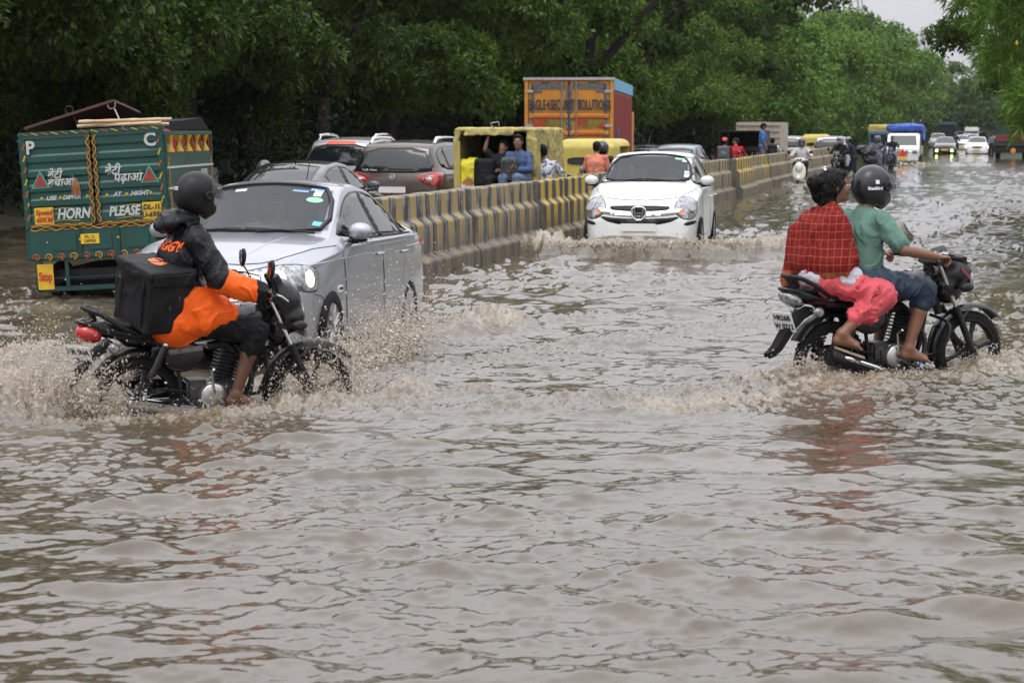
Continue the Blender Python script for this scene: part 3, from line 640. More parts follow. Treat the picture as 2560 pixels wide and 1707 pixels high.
# ---------------------------------------------------------------- cars
def smooth_cols(rows, n=110, sg=.035):
    T = np.array(rows, float); x0, x1 = T[0, 0], T[-1, 0]
    xs = np.unique(np.concatenate([np.linspace(x0, x1, n), T[:, 0], x0 + np.array([.01, .02, .035, .05, .07]), x1 - np.array([.01, .02, .035, .05, .07])]))
    out = [xs]
    for c in range(1, T.shape[1]):
        f = np.linspace(x0 - .3, x1 + .3, 1400); v = np.interp(f, T[:, 0], T[:, c]); s_ = sg / (f[1] - f[0]); kx = np.arange(-int(3 * s_), int(3 * s_) + 1); kw = np.exp(-.5 * (kx / s_) ** 2); kw /= kw.sum()
        v2 = np.convolve(np.pad(v, len(kx) // 2, mode='edge'), kw, 'valid'); e = np.minimum(f - x0, x1 - f); wgt = np.clip(e / (sg * 2.5), 0, 1); out.append(np.interp(xs, f, v2 * wgt + v * (1 - wgt)))
    return np.stack(out, 1)
def loft_body(rows, name, m, root, arches=(), rw=.345, well=INT):
    S = smooth_cols(rows); V = []; K = None; x0, x1 = S[0, 0], S[-1, 0]
    for (x, zt, ze, we, zb, wb, zm, wm, zs, ws, bow) in S:
        ze = min(ze, zt - .004); zb = min(zb, ze - .01); zm = min(zm, zb - .01); zs = min(zs, zm - .01)
        half = [(0, zt), (we * .35, zt - (zt - ze) * .10), (we * .7, zt - (zt - ze) * .38), (we * .93, ze + (zt - ze) * .28), (we, ze), (we + (wb - we) * .10, ze - (ze - zb) * .12), (we + (wb - we) * .5, ze - (ze - zb) * .52),
                (wb - .004, zb + .02 * (ze - zb > .1)), (wb + .012, zb - .012), (wb + (wm - wb) * .6, zb - (zb - zm) * .4), (wm, zm), (wm - .004, zm - (zm - zs) * .5), (ws + .012, zs + .05), (ws, zs), (ws * .6, zs - .01), (0, zs - .01)]
        half = [half[0]] + chaikin(half[1:-1], 2, False) + [half[-1]]
        sec = half + [(-a, b_) for a, b_ in half[-2:0:-1]]; K = len(sec)
        mid = 1 if x > (x0 + x1) / 2 else -1
        for (a, b_) in sec: V.append((x - mid * bow * (a / .85) ** 2, a, b_))
    n = len(S); F = [(i * K + k, i * K + (k + 1) % K, (i + 1) * K + (k + 1) % K, (i + 1) * K + k) for i in range(n - 1) for k in range(K)]
    F += [tuple(range(K))[::-1], tuple((n - 1) * K + k for k in range(K))]
    b = B(); b.v = V; b.f = F; b.mi = [0] * len(F); o = b.build(name, [m, well], root, smooth=True)
    if arches:
        cb = B()
        for ax in arches:
            for s in (-1, 1): cb.lathe([(0, s * .52), (rw, s * .52), (rw, s * 1.2), (0, s * 1.2)], (ax, 0, .31), 'y', 36)
        co = cb.build('cut', [m, well]); co.data.polygons.foreach_set('material_index', [1] * len(co.data.polygons))
        md = o.modifiers.new('b', 'BOOLEAN'); md.object = co; md.operation = 'DIFFERENCE'; md.solver = 'EXACT'
        bpy.context.view_layer.update(); dg = bpy.context.evaluated_depsgraph_get(); me = bpy.data.meshes.new_from_object(o.evaluated_get(dg)); o.modifiers.clear(); o.data = me; bpy.data.objects.remove(co)
        me.polygons.foreach_set('use_smooth', [True] * len(me.polygons))
        bm = bmesh.new(); bm.from_mesh(me)
        for e in bm.edges:
            if len(e.link_faces) == 2 and (e.calc_face_angle(0) > .75 or e.link_faces[0].material_index != e.link_faces[1].material_index): e.smooth = False
        bm.to_mesh(me); bm.free()
    return o
CABG = mat('windscreen_glass', (.085, .10, .105), .03, spec=.8, alpha=.38)
class Skin:
    """projects outlines onto a body surface"""
    def __init__(s, o): s.t = BVHTree.FromPolygons([v.co.copy() for v in o.data.vertices], [tuple(p.vertices) for p in o.data.polygons])
    FR = {'left': ((0, 3, 0), (1, 0, 0), (0, 0, 1), (0, -1, 0)), 'right': ((0, -3, 0), (1, 0, 0), (0, 0, 1), (0, 1, 0)), 'front': ((6, 0, 0), (0, 1, 0), (0, 0, 1), (-1, 0, 0)),
          'back': ((-4, 0, 0), (0, 1, 0), (0, 0, 1), (1, 0, 0)), 'top': ((0, 0, 4), (1, 0, 0), (0, 1, 0), (0, 0, -1))}
    def fr(s, view):
        if isinstance(view, str): return [Vector(q) for q in s.FR[view]]
        a, side, c = view                                # turned view: angle from straight ahead (degrees), which side, centre
        d = Vector((-math.cos(R(a)), -side * math.sin(R(a)), 0)); u = Vector((0, 0, 1)).cross(-d) * 1.; return [Vector(c) - d * 2, u, Vector((0, 0, 1)), d]
    def hit(s, view, a, b):
        o, u, v, d = s.fr(view); h = s.t.ray_cast(o + u * a + v * b, d)
        return (h[0], h[1] if h[1].dot(d) < 0 else -h[1]) if h[0] else (None, None)
    def patch(s, name, poly, view, m, root, off=.004, step=.05, inner=None, smooth=True, skirt=.01):
        P = [tuple(p) for p in poly]; Q = []
        for i, p in enumerate(P):                        # refine the outline
            q = P[(i + 1) % len(P)]; k = max(1, int(math.dist(p, q) / step))
            Q += [(p[0] + (q[0] - p[0]) * j / k, p[1] + (q[1] - p[1]) * j / k) for j in range(k)]
        n = len(Q); x0 = min(p[0] for p in Q); x1 = max(p[0] for p in Q); y0 = min(p[1] for p in Q); y1 = max(p[1] for p in Q)
        def inside(x, y):
            c = False
            for i in range(n):
                a, b = Q[i], Q[i - 1]
                if (a[1] > y) != (b[1] > y) and x < (b[0] - a[0]) * (y - a[1]) / (b[1] - a[1]) + a[0]: c = not c
            return c
        I = []
        y = y0 + step * .5
        while y < y1:
            x = x0 + step * .5
            while x < x1:
                if inside(x, y) and min((x - a) ** 2 + (y - b) ** 2 for a, b in Q) > (step * .4) ** 2: I.append((x, y))
                x += step
            y += step
        r = delaunay_2d_cdt([Vector(p) for p in Q + I], [(i, (i + 1) % n) for i in range(n)], [], 1, 1e-6)
        V = []; ok = []
        for p in r[0]:
            h, nn = s.hit(view, p[0], p[1]); ok.append(h is not None); V.append(h + nn * off if h else Vector((0, 0, 0)))
        F = [tuple(f) for f in r[2] if all(ok[i] for i in f)]
        if not F: return None
        b = B(); b.v = [tuple(p) for p in V]; b.f = F; b.mi = [0] * len(F); me = bpy.data.meshes.new(name); me.from_pydata(b.v, [], b.f)
        bm = bmesh.new(); bm.from_mesh(me); bmesh.ops.delete(bm, geom=[v for v in bm.verts if not v.link_faces], context='VERTS')
        bmesh.ops.recalc_face_normals(bm, faces=bm.faces)
        d = s.fr(view)[3]
        if sum(f.normal.dot(d) for f in bm.faces) > 0: bmesh.ops.reverse_faces(bm, faces=bm.faces)
        for f in bm.faces: f.smooth = smooth
        if skirt:
            be = [e for e in bm.edges if len(e.link_faces) == 1]; g = bmesh.ops.extrude_edge_only(bm, edges=be)
            for v in [q for q in g['geom'] if isinstance(q, bmesh.types.BMVert)]: v.co += d * skirt
            for f in [q for q in g['geom'] if isinstance(q, bmesh.types.BMFace)]: f.smooth = False
        bm.to_mesh(me); bm.free()
        return link(name, me, root, m)
    def strip(s, name, line, view, m, root, wd=.006, off=.002, closed=False, smooth=1):
        if smooth: line = chaikin(line, smooth, closed)
        L = []
        for i in range(len(line) if closed else len(line) - 1):
            p, q = line[i], line[(i + 1) % len(line)]; k = max(1, int(math.dist(p, q) / .04)); L += [(p[0] + (q[0] - p[0]) * j / k, p[1] + (q[1] - p[1]) * j / k) for j in range(k)]
        if not closed: L.append(line[-1])
        pts = [h + nn * off for h, nn in (s.hit(view, *p) for p in L) if h]
        if len(pts) < 2: return None
        return B().tube(pts, wd / 2, 5, closed=closed).build(name, m, root, smooth=True)
def wheel(root, x, y, r=.305, wdt=.19, spokes=7, rimm=None, side=1, cover=False):
    o = thing('wheel', None, None, (x, y, r)); o.parent = root; s = side
    pr = [(r * .66, -s * wdt / 2), (r * .9, -s * wdt / 2), (r * .975, -s * wdt * .42), (r, -s * wdt * .3), (r, s * wdt * .3), (r * .975, s * wdt * .42), (r * .9, s * wdt / 2), (r * .70, s * wdt * .5), (r * .66, s * wdt * .44)]
    b = B().lathe(pr, (0, 0, 0), 'y', 30)
    for k in range(30):
        a = 2 * math.pi * k / 30; b.box((r * math.cos(a), 0, r * math.sin(a)), (.012, wdt * .7, .022), (0, -a, 0))
    b.build('tyre', RUB, o, smooth=True)
    rm = B().lathe([(r * .69, s * wdt * .42), (r * .66, s * wdt * .46), (r * .63, s * wdt * .40), (r * .62, -s * wdt * .3)], (0, 0, 0), 'y', 30).lathe([(r * .6, -s * wdt * .1), (0.0, -s * wdt * .1)], (0, 0, 0), 'y', 20)
    for k in range(spokes):
        a = 2 * math.pi * k / spokes
        for da in (-.13, .13): rm.tube([(r * .12 * math.cos(a), s * wdt * .34, r * .12 * math.sin(a)), (r * .64 * math.cos(a + da), s * wdt * .38, r * .64 * math.sin(a + da))], [.028, .016], 6, flat=.6)
    rm.lathe([(r * .17, s * wdt * .30), (r * .15, s * wdt * .40), (0, s * wdt * .42)], (0, 0, 0), 'y', 14); rm.build('rim', rimm or SILVR, o, smooth=True); return o
SILVR = mat('alloy_rim', (.36, .36, .37), .32, .8)
PROF = {
 'sedan': dict(rows=[(-.97, .42, .41, .50, .38, .60, .34, .62, .26, .60, .10), (-.95, .74, .71, .56, .62, .66, .50, .70, .26, .66, .10), (-.90, 1.00, .97, .58, .86, .72, .55, .76, .25, .72, .10), (-.83, 1.085, 1.05, .60, .96, .76, .58, .80, .24, .76, .09), (-.55, 1.11, 1.08, .62, .98, .80, .6, .835, .22, .80, .07),
    (-.30, 1.13, 1.10, .63, .975, .815, .6, .85, .2, .82, .06), (.15, 1.32, 1.27, .595, .965, .825, .6, .855, .18, .83, .05), (.52, 1.42, 1.375, .57, .955, .825, .6, .855, .18, .83, .05), (1.0, 1.466, 1.42, .565, .945, .825, .6, .855, .18, .83, .05), (1.42, 1.425, 1.385, .575, .935, .82, .6, .85, .18, .83, .06),
    (2.0, 1.135, 1.105, .665, .915, .815, .6, .845, .18, .82, .08), (2.25, 1.015, .985, .70, .90, .81, .6, .845, .18, .82, .08), (2.7, .965, .935, .69, .855, .80, .6, .84, .2, .81, .08), (3.1, .885, .855, .655, .80, .765, .58, .805, .22, .78, .11), (3.27, .815, .79, .62, .74, .73, .56, .77, .22, .75, .15), (3.36, .71, .69, .58, .64, .69, .52, .74, .22, .72, .18), (3.42, .54, .52, .5, .48, .62, .42, .66, .22, .66, .20), (3.44, .34, .33, .45, .31, .56, .29, .6, .24, .6, .20)],
    wb=2.55, ws=[(1.47, .53), (1.44, .3), (1.425, 0), (1.44, -.3), (1.47, -.53), (2.07, -.66), (2.17, -.4), (2.21, 0), (2.17, .4), (2.07, .66)],
    dlo=[(2.10, .965), (1.80, 1.13), (1.45, 1.31), (1.15, 1.37), (.65, 1.365), (.30, 1.28), (-.12, 1.09), (-.26, 1.01), (-.20, .995)], bp=.98, cp=.18, mir=(1.86, 1.0), door=(2.18, .98, .12)),
 'hatch': dict(rows=[(-.62, .42, .41, .50, .38, .60, .34, .62, .28, .60, .10), (-.60, .86, .83, .56, .7, .70, .52, .74, .26, .70, .10), (-.52, 1.05, 1.02, .58, .95, .75, .55, .79, .25, .74, .10), (-.28, 1.42, 1.38, .55, .98, .78, .58, .82, .24, .78, .08), (-.05, 1.49, 1.45, .56, .99, .81, .6, .84, .22, .80, .06),
    (.5, 1.525, 1.475, .575, .985, .825, .6, .845, .2, .82, .05), (.95, 1.525, 1.475, .58, .98, .825, .6, .845, .2, .82, .05), (1.25, 1.475, 1.43, .59, .975, .825, .6, .845, .2, .82, .06), (2.02, 1.10, 1.065, .69, .96, .81, .6, .84, .2, .82, .09), (2.2, 1.045, 1.005, .68, .93, .805, .6, .84, .2, .81, .11),
    (2.6, .975, .93, .66, .86, .79, .58, .83, .2, .80, .16), (2.85, .88, .84, .60, .79, .76, .56, .80, .22, .78, .20), (2.98, .76, .735, .56, .69, .71, .52, .77, .22, .74, .23), (3.06, .62, .60, .5, .56, .66, .46, .72, .22, .70, .25), (3.10, .34, .33, .45, .31, .56, .29, .62, .24, .6, .25)],
    wb=2.35, ws=[(1.28, .54), (1.25, .3), (1.235, 0), (1.25, -.3), (1.28, -.54), (1.86, -.67), (2.0, -.4), (2.05, 0), (2.0, .4), (1.86, .67)],
    dlo=[(2.02, 1.02), (1.75, 1.18), (1.32, 1.38), (.95, 1.44), (.4, 1.445), (-.1, 1.38), (-.26, 1.22), (-.2, 1.07), (.8, 1.035)], bp=.78, cp=.0, mir=(1.72, 1.06), door=(2.05, .8, -.05)),
 'suv': dict(rows=[(-.86, .46, .45, .60, .42, .70, .4, .72, .30, .70, .05), (-.855, .98, .96, .66, .9, .80, .6, .84, .30, .78, .05), (-.83, 1.10, 1.07, .68, 1.02, .84, .65, .87, .29, .8, .05), (-.62, 1.56, 1.52, .61, 1.06, .85, .65, .89, .28, .82, .05), (-.48, 1.62, 1.58, .62, 1.06, .865, .65, .905, .26, .85, .04),
    (.4, 1.67, 1.62, .64, 1.05, .88, .65, .91, .25, .87, .04), (1.2, 1.66, 1.61, .64, 1.03, .88, .65, .91, .25, .87, .05), (1.5, 1.60, 1.555, .65, 1.02, .87, .65, .905, .25, .87, .06), (2.15, 1.17, 1.135, .73, 1.0, .86, .65, .90, .25, .86, .08), (2.35, 1.10, 1.07, .74, .98, .86, .65, .90, .25, .86, .08),
    (2.9, 1.06, 1.02, .72, .93, .84, .62, .88, .27, .84, .1), (3.2, .95, .92, .68, .86, .80, .6, .85, .28, .8, .14), (3.32, .80, .78, .62, .72, .74, .54, .80, .28, .76, .16), (3.38, .40, .39, .5, .37, .65, .35, .7, .3, .66, .18)],
    wb=2.65, ws=[(1.52, .6), (1.49, .3), (1.48, 0), (1.49, -.3), (1.52, -.6), (2.05, -.7), (2.14, -.4), (2.17, 0), (2.14, .4), (2.05, .7)],
    dlo=[(2.12, 1.08), (1.9, 1.22), (1.52, 1.46), (1.1, 1.54), (0, 1.545), (-.42, 1.47), (-.50, 1.30), (-.45, 1.14), (.8, 1.10)], bp=.9, cp=-.0, mir=(1.86, 1.12), door=(2.15, .95, .0)),
}
def clip_poly(poly, a, b):
    """keep a<x<b of a (x,z) outline"""
    for lim, sg in ((a, 1), (b, -1)):
        out = []
        for i, p in enumerate(poly):
            q = poly[(i + 1) % len(poly)]; ip = (p[0] - lim) * sg > 0; iq = (q[0] - lim) * sg > 0
            if ip: out.append(p)
            if ip != iq: t = (lim - p[0]) / (q[0] - p[0]); out.append((lim, p[1] + t * (q[1] - p[1])))
        poly = out
        if not poly: return []
    return poly
def car(kind, name, label, paint, loc, yaw, pitch=0, roll=0, sc=1., group=None, detail=2, sides=('left', 'right'), lights=None, cat='car', wheels=True, trim=None, rimm=None, glass=None, cabin=False):
    glass = glass or DKG
    p = PROF[kind]; o = thing(name, label, cat, loc, (roll, pitch, yaw), group, sc)
    body = loft_body(p['rows'], 'body', paint, o, (0, p['wb']), .35 if kind != 'suv' else .38); sk = Skin(body)
    if cabin:
        bm = bmesh.new(); bm.from_mesh(body.data); xa = min(q[0] for q in p['ws']); xb = max(q[0] for q in p['ws']); kill = []
        for f in bm.faces:
            c = f.calc_center_median(); t = (c.x - xa - .0) / (xb - xa); yl = .53 + .13 * t
            if f.normal.z > .3 and c.z > .9 and abs(c.y) < yl - .02 and .05 < t < .97 - .35 * (abs(c.y) / yl) ** 3 * .4: kill.append(f)
        bmesh.ops.delete(bm, geom=kill, context='FACES'); bm.to_mesh(body.data); bm.free()
        sk.strip('windscreen_seal', p['ws'], 'top', BLK, o, .045, .004, closed=True, smooth=1); sk.patch('windscreen', p['ws'], 'top', CABG, o, .006, .06)
        xr = .25; top = 1.34 if kind == 'sedan' else 1.38; cb = B(); poly = [(-.05, .45), (xb - .1, .45), (xb - .05, .86), (xa - .02, top), (.3, top), (-.05, 1.05)]
        cb.prism(poly, -.50, .50, 'y'); del cb.f[4]; cb.mi.pop(); cb.build('cabin_lining', mat('grey_cabin_lining', (.10, .10, .10), .9), o)
        SB_ = mat('beige_seat_cloth', (.42, .38, .31), .8); 
        for yy in (.34, -.34):
            blob('front_seat', [rbx((.78, yy * .8, .82), (.08, .20, .30), .06, (0, R(-14), 0)), rbx((1.02, yy * .8, .56), (.26, .20, .08), .05), rbx((.66, yy * .8, 1.18), (.05, .12, .08), .04, (0, R(-8), 0))], .03, SB_, o)
        B().box((.12, 0, .85), (.12, .98, .55), (0, R(-18), 0)).build('rear_seat', SB_, o, bevel=.03); B().box((xb - .22, 0, .86), (.30, .98, .10)).build('dashboard', INT, o, bevel=.02)
        B().lathe([(.18, -.012), (.195, 0), (.18, .012), (.165, 0), (.18, -.012)], (0, 0, 0), 'x', 24).build('steering_wheel', BLK, o, smooth=True).matrix_local = Matrix.Translation((xb - .48, -.34, .90)) @ Euler((0, R(-25), 0)).to_matrix().to_4x4()
        B().box((xa + .10, 0, top - .09), (.02, .22, .06)).build('inner_mirror', BLK, o)
    else:
        sk.patch('windscreen_seal', [(x + (.012 if x > 1.8 else -.012), y * 1.02) for x, y in p['ws']], 'top', BLK, o, .002, .08)
        sk.patch('windscreen', p['ws'], 'top', glass, o, .006, .06)
    for s in sides:
        dl = chaikin(p['dlo'], 1); sk.patch('window_surround', dl, s, BLK, o, .003, .07)
        cz = sum(q[1] for q in dl) / len(dl); inn = [(x, z + (.012 if z < cz else -.018)) for x, z in dl]
        for a, b in ((p['bp'] + .035, 2.02), (p['cp'] + .02, p['bp'] - .035), (-.6, p['cp'] - .02)):
            q = clip_poly(inn, a, b)
            if len(q) > 2 and max(v[0] for v in q) - min(v[0] for v in q) > .08: sk.patch('window', q, s, glass, o, .007, .07)
        if detail > 1:
            d0, d1, d2 = p['door']; zb = .30; zt_ = .90 if kind != 'suv' else 1.0
            for (xa, xb) in ((d0, d1), (d1, d2)):
                pl = [(xa, zt_ - .0), (xa - .02, .55), (xa - .06, zb), (xb + .04 if xb > .5 else xb + .36, zb), (xb + .02 if xb > .5 else xb + .16, .62), (xb, zt_ + .02)]
                pl = [(x, z) for x, z in pl]; sk.strip('door_gap', pl[::-1][0:0] + pl, s, INK, o, .007, .001, closed=False, smooth=1)
                dr = sk.patch('door', [(x + (-.008 if x > (xa + xb) / 2 else .008), z + (.01 if z < .4 else 0)) for x, z in pl], s, paint, o, .0035, .08, skirt=0)
                h, nn = sk.hit(s, xb + .14, zt_ - .06)
                if h and dr: B().tube([h + nn * .01 + Vector((-.08, 0, 0)), h + nn * .045 + Vector((-.055, 0, .004)), h + nn * .045 + Vector((.05, 0, .004)), h + nn * .01 + Vector((.07, 0, 0))], .013, 7).build('handle', paint, dr, smooth=True)
        if detail:
            sy = 1 if s == 'left' else -1; mx_, mz = p['mir']; h, nn = sk.hit(s, mx_, mz - .03)
            if h:
                mo = blob('mirror', [ell((h.x + .02, sy * (abs(h.y) + .10), mz + .04), (.06, .105, .072), k=0), cut((h.x - .012, 0, 0), (-1, 0, 0))], .012, paint if detail > 0 else BLK, o)
                B().tube([h, (h.x + .0, sy * (abs(h.y) + .08), mz - .035)], [.035, .025], 6).sphere((h.x + .01, sy * (abs(h.y) + .09), mz - .03), .036, 8, (1.1, 2.2, .5)).build('mirror_foot', BLK, mo, smooth=True)
                B().sphere((h.x - .012, sy * (abs(h.y) + .10), mz + .04), .062, 12, (.06, 1.5, .95)).build('mirror_glass', mat('mirror_glass', (.3, .33, .36), .05, 1.), mo)
    if wheels:
        for x in (0, p['wb']):
            for y, sd_ in ((.76, 1), (-.76, -1)): wheel(o, x, y * (1.06 if kind == 'suv' else 1), .30 if kind != 'suv' else .335, .19, 7, rimm, sd_)
    o['_'] = 0; del o['_']
    return o, sk, body
def plate_box(root, c, w_, h_, rot, m, lines, size=.07, name='number_plate', ink=INK):
    o = B().box((0, 0, 0), (.012, w_, h_)).build(name, m, root, bevel=.003); o.location = c; o.rotation_euler = rot
    if lines: text(lines, size, ink, o, (.008, 0, 0), (R(90), 0, R(90)), line=.8, bold=.001)
    return o
# --- silver sedan, coming towards the camera on our side
sedan, sk, bd = car('sedan', 'silver_sedan', 'silver sedan with one lit headlight ploughing through the water behind the delivery rider', SILV, (-1.72, 17.75, -.135), R(-100.4), -.036, cabin=True); sedan.scale = (1, .955, 1)
for s, v in (('left', 1), ('right', -1)):
    vw = (38, v, (3.15, v * .62, 0))
    hl = [(.33, .76), (.16, .80), (-.05, .80), (-.34, .745), (-.36, .70), (-.25, .655), (.10, .615), (.27, .60), (.31, .63)]
    if v < 0: hl = [(-a, b) for a, b in hl]
    sk.patch('headlight_surround', [(a * 1.05, .69 + (b - .69) * 1.10) for a, b in chaikin(hl, 1)], vw, BLK, sedan, .002, .05)
    hp = sk.patch('headlight', chaikin(hl, 1), vw, LENS, sedan, .007, .04)
    hh = [q * v for q in (.10, .21)]
    for q, rr_, m_ in ((hh[0] - .17 * v, .065, CHR), (hh[1], .060, LAMP if v > 0 else CHR)):
        h, nn = sk.hit(vw, q, .70)
        if h: B().lathe([(rr_, .0), (rr_ * .9, .004), (0, .009)], (0, 0, 0), 'z', 18).build('reflector', m_, hp, smooth=True).matrix_local = Matrix.Translation(h + nn * .012) @ nn.to_track_quat('Z', 'Y').to_matrix().to_4x4() @ Matrix.Diagonal((1, 1.1, 1, 1))
sk.patch('grille', chaikin([(-.46, .74), (.46, .74), (.50, .66), (.42, .56), (-.42, .56), (-.50, .66)], 1), 'front', BLK, sedan, .004, .05)
for i in range(19): sk.strip('grille_bar', [(-.40 + i * .0445, .575), (-.40 + i * .0445, .73)], 'front', DKM, sedan, .010, .01, smooth=0)
sk.strip('grille_trim', [(-.50, .66), (-.47, .75), (0, .765), (.47, .75), (.50, .66)], 'front', CHR, sedan, .022, .006); sk.strip('grille_trim', [(-.5, .65), (-.42, .55), (0, .54), (.42, .55), (.5, .65)], 'front', CHR, sedan, .018, .006)
sk.patch('lower_intake', chaikin([(-.6, .47), (.6, .47), (.52, .34), (-.52, .34)], 1), 'front', BLK, sedan, .004, .06)
plate_box(sedan, (3.45, 0, .52), .5, .11, (0, 0, 0), PLATEW, None)
sk.strip('bonnet_gap', [(2.20, .765), (2.75, .70), (3.08, .60), (3.23, .40), (3.27, 0), (3.23, -.40), (3.08, -.60), (2.75, -.70), (2.20, -.765)], 'top', INK, sedan, .007, .001)
for v in (1, -1): sk.strip('bonnet_crease', [(2.25, .38 * v), (2.8, .34 * v), (3.2, .28 * v)], 'top', SILV, sedan, .012, -.002)
sk.strip('waist_crease', [(3.0, .80), (2.2, .835), (1, .865), (-.5, .90), (-.8, .92)], 'left', SILV, sedan, .014, -.003)
sk.strip('window_trim', [(2.0, .945), (1.2, .95), (.2, .975), (-.22, .99), (-.3, 1.02), (-.2, 1.08)], 'left', CHR, sedan, .014, .006)
sk.strip('bumper_gap', [(2.97, .585), (2.78, .56), (2.72, .50)], 'left', INK, sedan, .006, .001)
sk.strip('tail_light', [(-.62, .92), (-.80, .90)], 'left', RED, sedan, .08, -.01)
ba = sk.hit('left', 2.33, .62)
bx_ = B().box((2.34, ba[0].y + .004, .60), (.13, .012, .055)).build('emblem', PLATEW, sedan, bevel=.004); text('LEISURE', .028, INK, bx_, (2.34, ba[0].y + .0115, .60), (R(90), 0, R(180)), bold=.0006)
for v in (.28, -.36):                                    # wipers
    pts = [sk.hit('top', 2.19 - .02 * abs(t), v + t) for t in (.30, .15, 0, -.15, -.3)]; B().tube([h + n_ * .018 for h, n_ in pts if h], .009, 5).tube([pts[2][0] + pts[2][1] * .02, sk.hit('top', 2.24, v - .2)[0] + Vector((0, 0, .02))], .007, 5).build('wiper', BLK, sedan)
ST = [mat('sticker_teal', (.10, .42, .42), .4), mat('sticker_pale', (.55, .72, .68), .4), mat('sticker_blue', (.18, .32, .58), .4), mat('sticker_green', (.25, .50, .35), .4)]
for (px_, py_, a, b, m_) in ((2.02, .555, .035, .045, 0), (1.55, .42, .05, .035, 1), (1.50, .40, .02, .06, 2), (1.54, .26, .015, .07, 2), (1.53, -.28, .02, .05, 1)):
    sk.patch('windscreen_sticker', [(px_ - a, py_ - b), (px_ + a, py_ - b), (px_ + a, py_ + b), (px_ - a, py_ + b)], 'top', ST[m_], sedan, .009, .05, skirt=0)
sk.patch('windscreen_sticker', [(1.66 + .045 * math.cos(t * .45), .42 + .075 * math.sin(t * .45)) for t in range(14)], 'top', ST[3], sedan, .009, .05, skirt=0)
h, n_ = sk.hit('top', .55, 0); B().tube([h, h + Vector((-.12, 0, .22))], .005, 5).build('antenna', BLK, sedan)
# seen through nothing: head rests as pale shapes just under the screen are left to the reflection
REFL = mat('headlamp_bowl', (.30, .31, .32), .25, .7)
# --- white hatchback ahead
hb_, sk, bd = car('hatch', 'white_hatchback', 'white hatchback pushing a brown bow wave beside the striped barrier', WHP, (2.36, 31.1, -.06), R(-100.3), .0, cabin=True)
for v in (1, -1):
    vw = (30, v, (2.80, v * .60, 0))
    hl = [(.10 + .185 * math.cos(t) * (1 if math.cos(t) > 0 else 1.25), .73 + .155 * math.sin(t) + (.03 * math.cos(t))) for t in np.linspace(0, 2 * math.pi, 22)[:-1]]
    if v < 0: hl = [(-a, b) for a, b in hl]
    sk.patch('headlight_surround', [(.1 * v + (a - .1 * v) * 1.05, .73 + (b - .73) * 1.06) for a, b in hl], vw, BLK, hb_, .002, .05)
    hp = sk.patch('headlight', hl, vw, LENS, hb_, .008, .04)
    for q, z_, rr_, m_ in ((.14 * v, .745, .085, REFL), (-.04 * v, .665, .045, AMB)):
        h, nn = sk.hit(vw, q, z_)
        if h: B().lathe([(rr_, 0), (rr_ * .85, .006), (rr_ * .5, -.0), (0, .012)], (0, 0, 0), 'z', 20).build('reflector', m_, hp, smooth=True).matrix_local = Matrix.Translation(h + nn * .013) @ nn.to_track_quat('Z', 'Y').to_matrix().to_4x4()
sk.patch('grille', chaikin([(-.40, .765), (.40, .765), (.44, .73), (.36, .69), (-.36, .69), (-.44, .73)], 1), 'front', BLK, hb_, .004, .05)
sk.patch('lower_grille', chaikin([(-.62, .62), (-.3, .585), (.3, .585), (.62, .62), (.40, .51), (0, .49), (-.40, .51)], 1), 'front', BLK, hb_, .004, .05)
sk.patch('chrome_band', chaikin([(-.63, .735), (-.45, .70), (0, .665), (.45, .70), (.63, .735), (.60, .66), (.36, .62), (0, .60), (-.36, .62), (-.60, .66)], 1), 'front', mat('satin_chrome', (.8, .8, .8), .2, .9), hb_, .016, .05, skirt=.02)
h, nn = sk.hit('front', 0, .66); lg = thing('emblem', None, None, h + Vector((.035, 0, 0))); lg.parent = hb_; lg.scale = (1, 1.35, 1.35)
B().tube([(0, a, b) for a, b in chaikin([(-.085, .07), (.085, .07), (.06, -.07), (-.06, -.07)], 2)], .009, 6, closed=True).build('ring', CHR, lg, smooth=True)
B().box((0, .042, 0), (.02, .018, .11), (R(-9), 0, 0)).box((0, -.042, 0), (.02, .018, .11), (R(9), 0, 0)).box((0, 0, 0), (.02, .075, .018)).build('letter', CHR, lg, bevel=.003)
B().box((-.01, 0, 0), (.012, .13, .11)).build('backing', BLK, lg)
sk.patch('bumper_insert', chaikin([(.56, .53), (.78, .56), (.78, .51), (.56, .475)], 1), (20, 1, (2.8, 0, 0)), BLK, hb_, .004, .05); sk.patch('bumper_insert', chaikin([(-.56, .53), (-.78, .56), (-.78, .51), (-.56, .475)], 1), (20, -1, (2.8, 0, 0)), BLK, hb_, .004, .05)
plate_box(hb_, (3.11, 0, .46), .5, .11, (0, 0, 0), PLATEW, None)
sk.strip('bonnet_gap', [(2.02, .74), (2.4, .68), (2.68, .58), (2.84, .35), (2.90, 0), (2.84, -.35), (2.68, -.58), (2.4, -.68), (2.02, -.74)], 'top', INK, hb_, .008, .001)
for v in (.26, -.38):
    pts = [sk.hit('top', 2.03 - .10 * abs(t), v + t) for t in (.32, .15, 0, -.15, -.3)]; B().tube([h + n_ * .02 for h, n_ in pts if h], .011, 5).build('wiper', BLK, hb_)
for (px_, py_, a, b, m_) in ((1.36, .50, .05, .04, 1), (1.34, .40, .03, .05, 3), (1.80, .57, .05, .04, 1), (1.70, .56, .03, .035, 1)):
    sk.patch('windscreen_sticker', [(px_ - a, py_ - b), (px_ + a, py_ - b), (px_ + a, py_ + b), (px_ - a, py_ + b)], 'top', ST[m_], hb_, .009, .05, skirt=0)
h, n_ = sk.hit('top', 1.0, -.1); B().tube([h, h + Vector((-.25, 0, .24))], .006, 5).build('antenna', BLK, hb_)
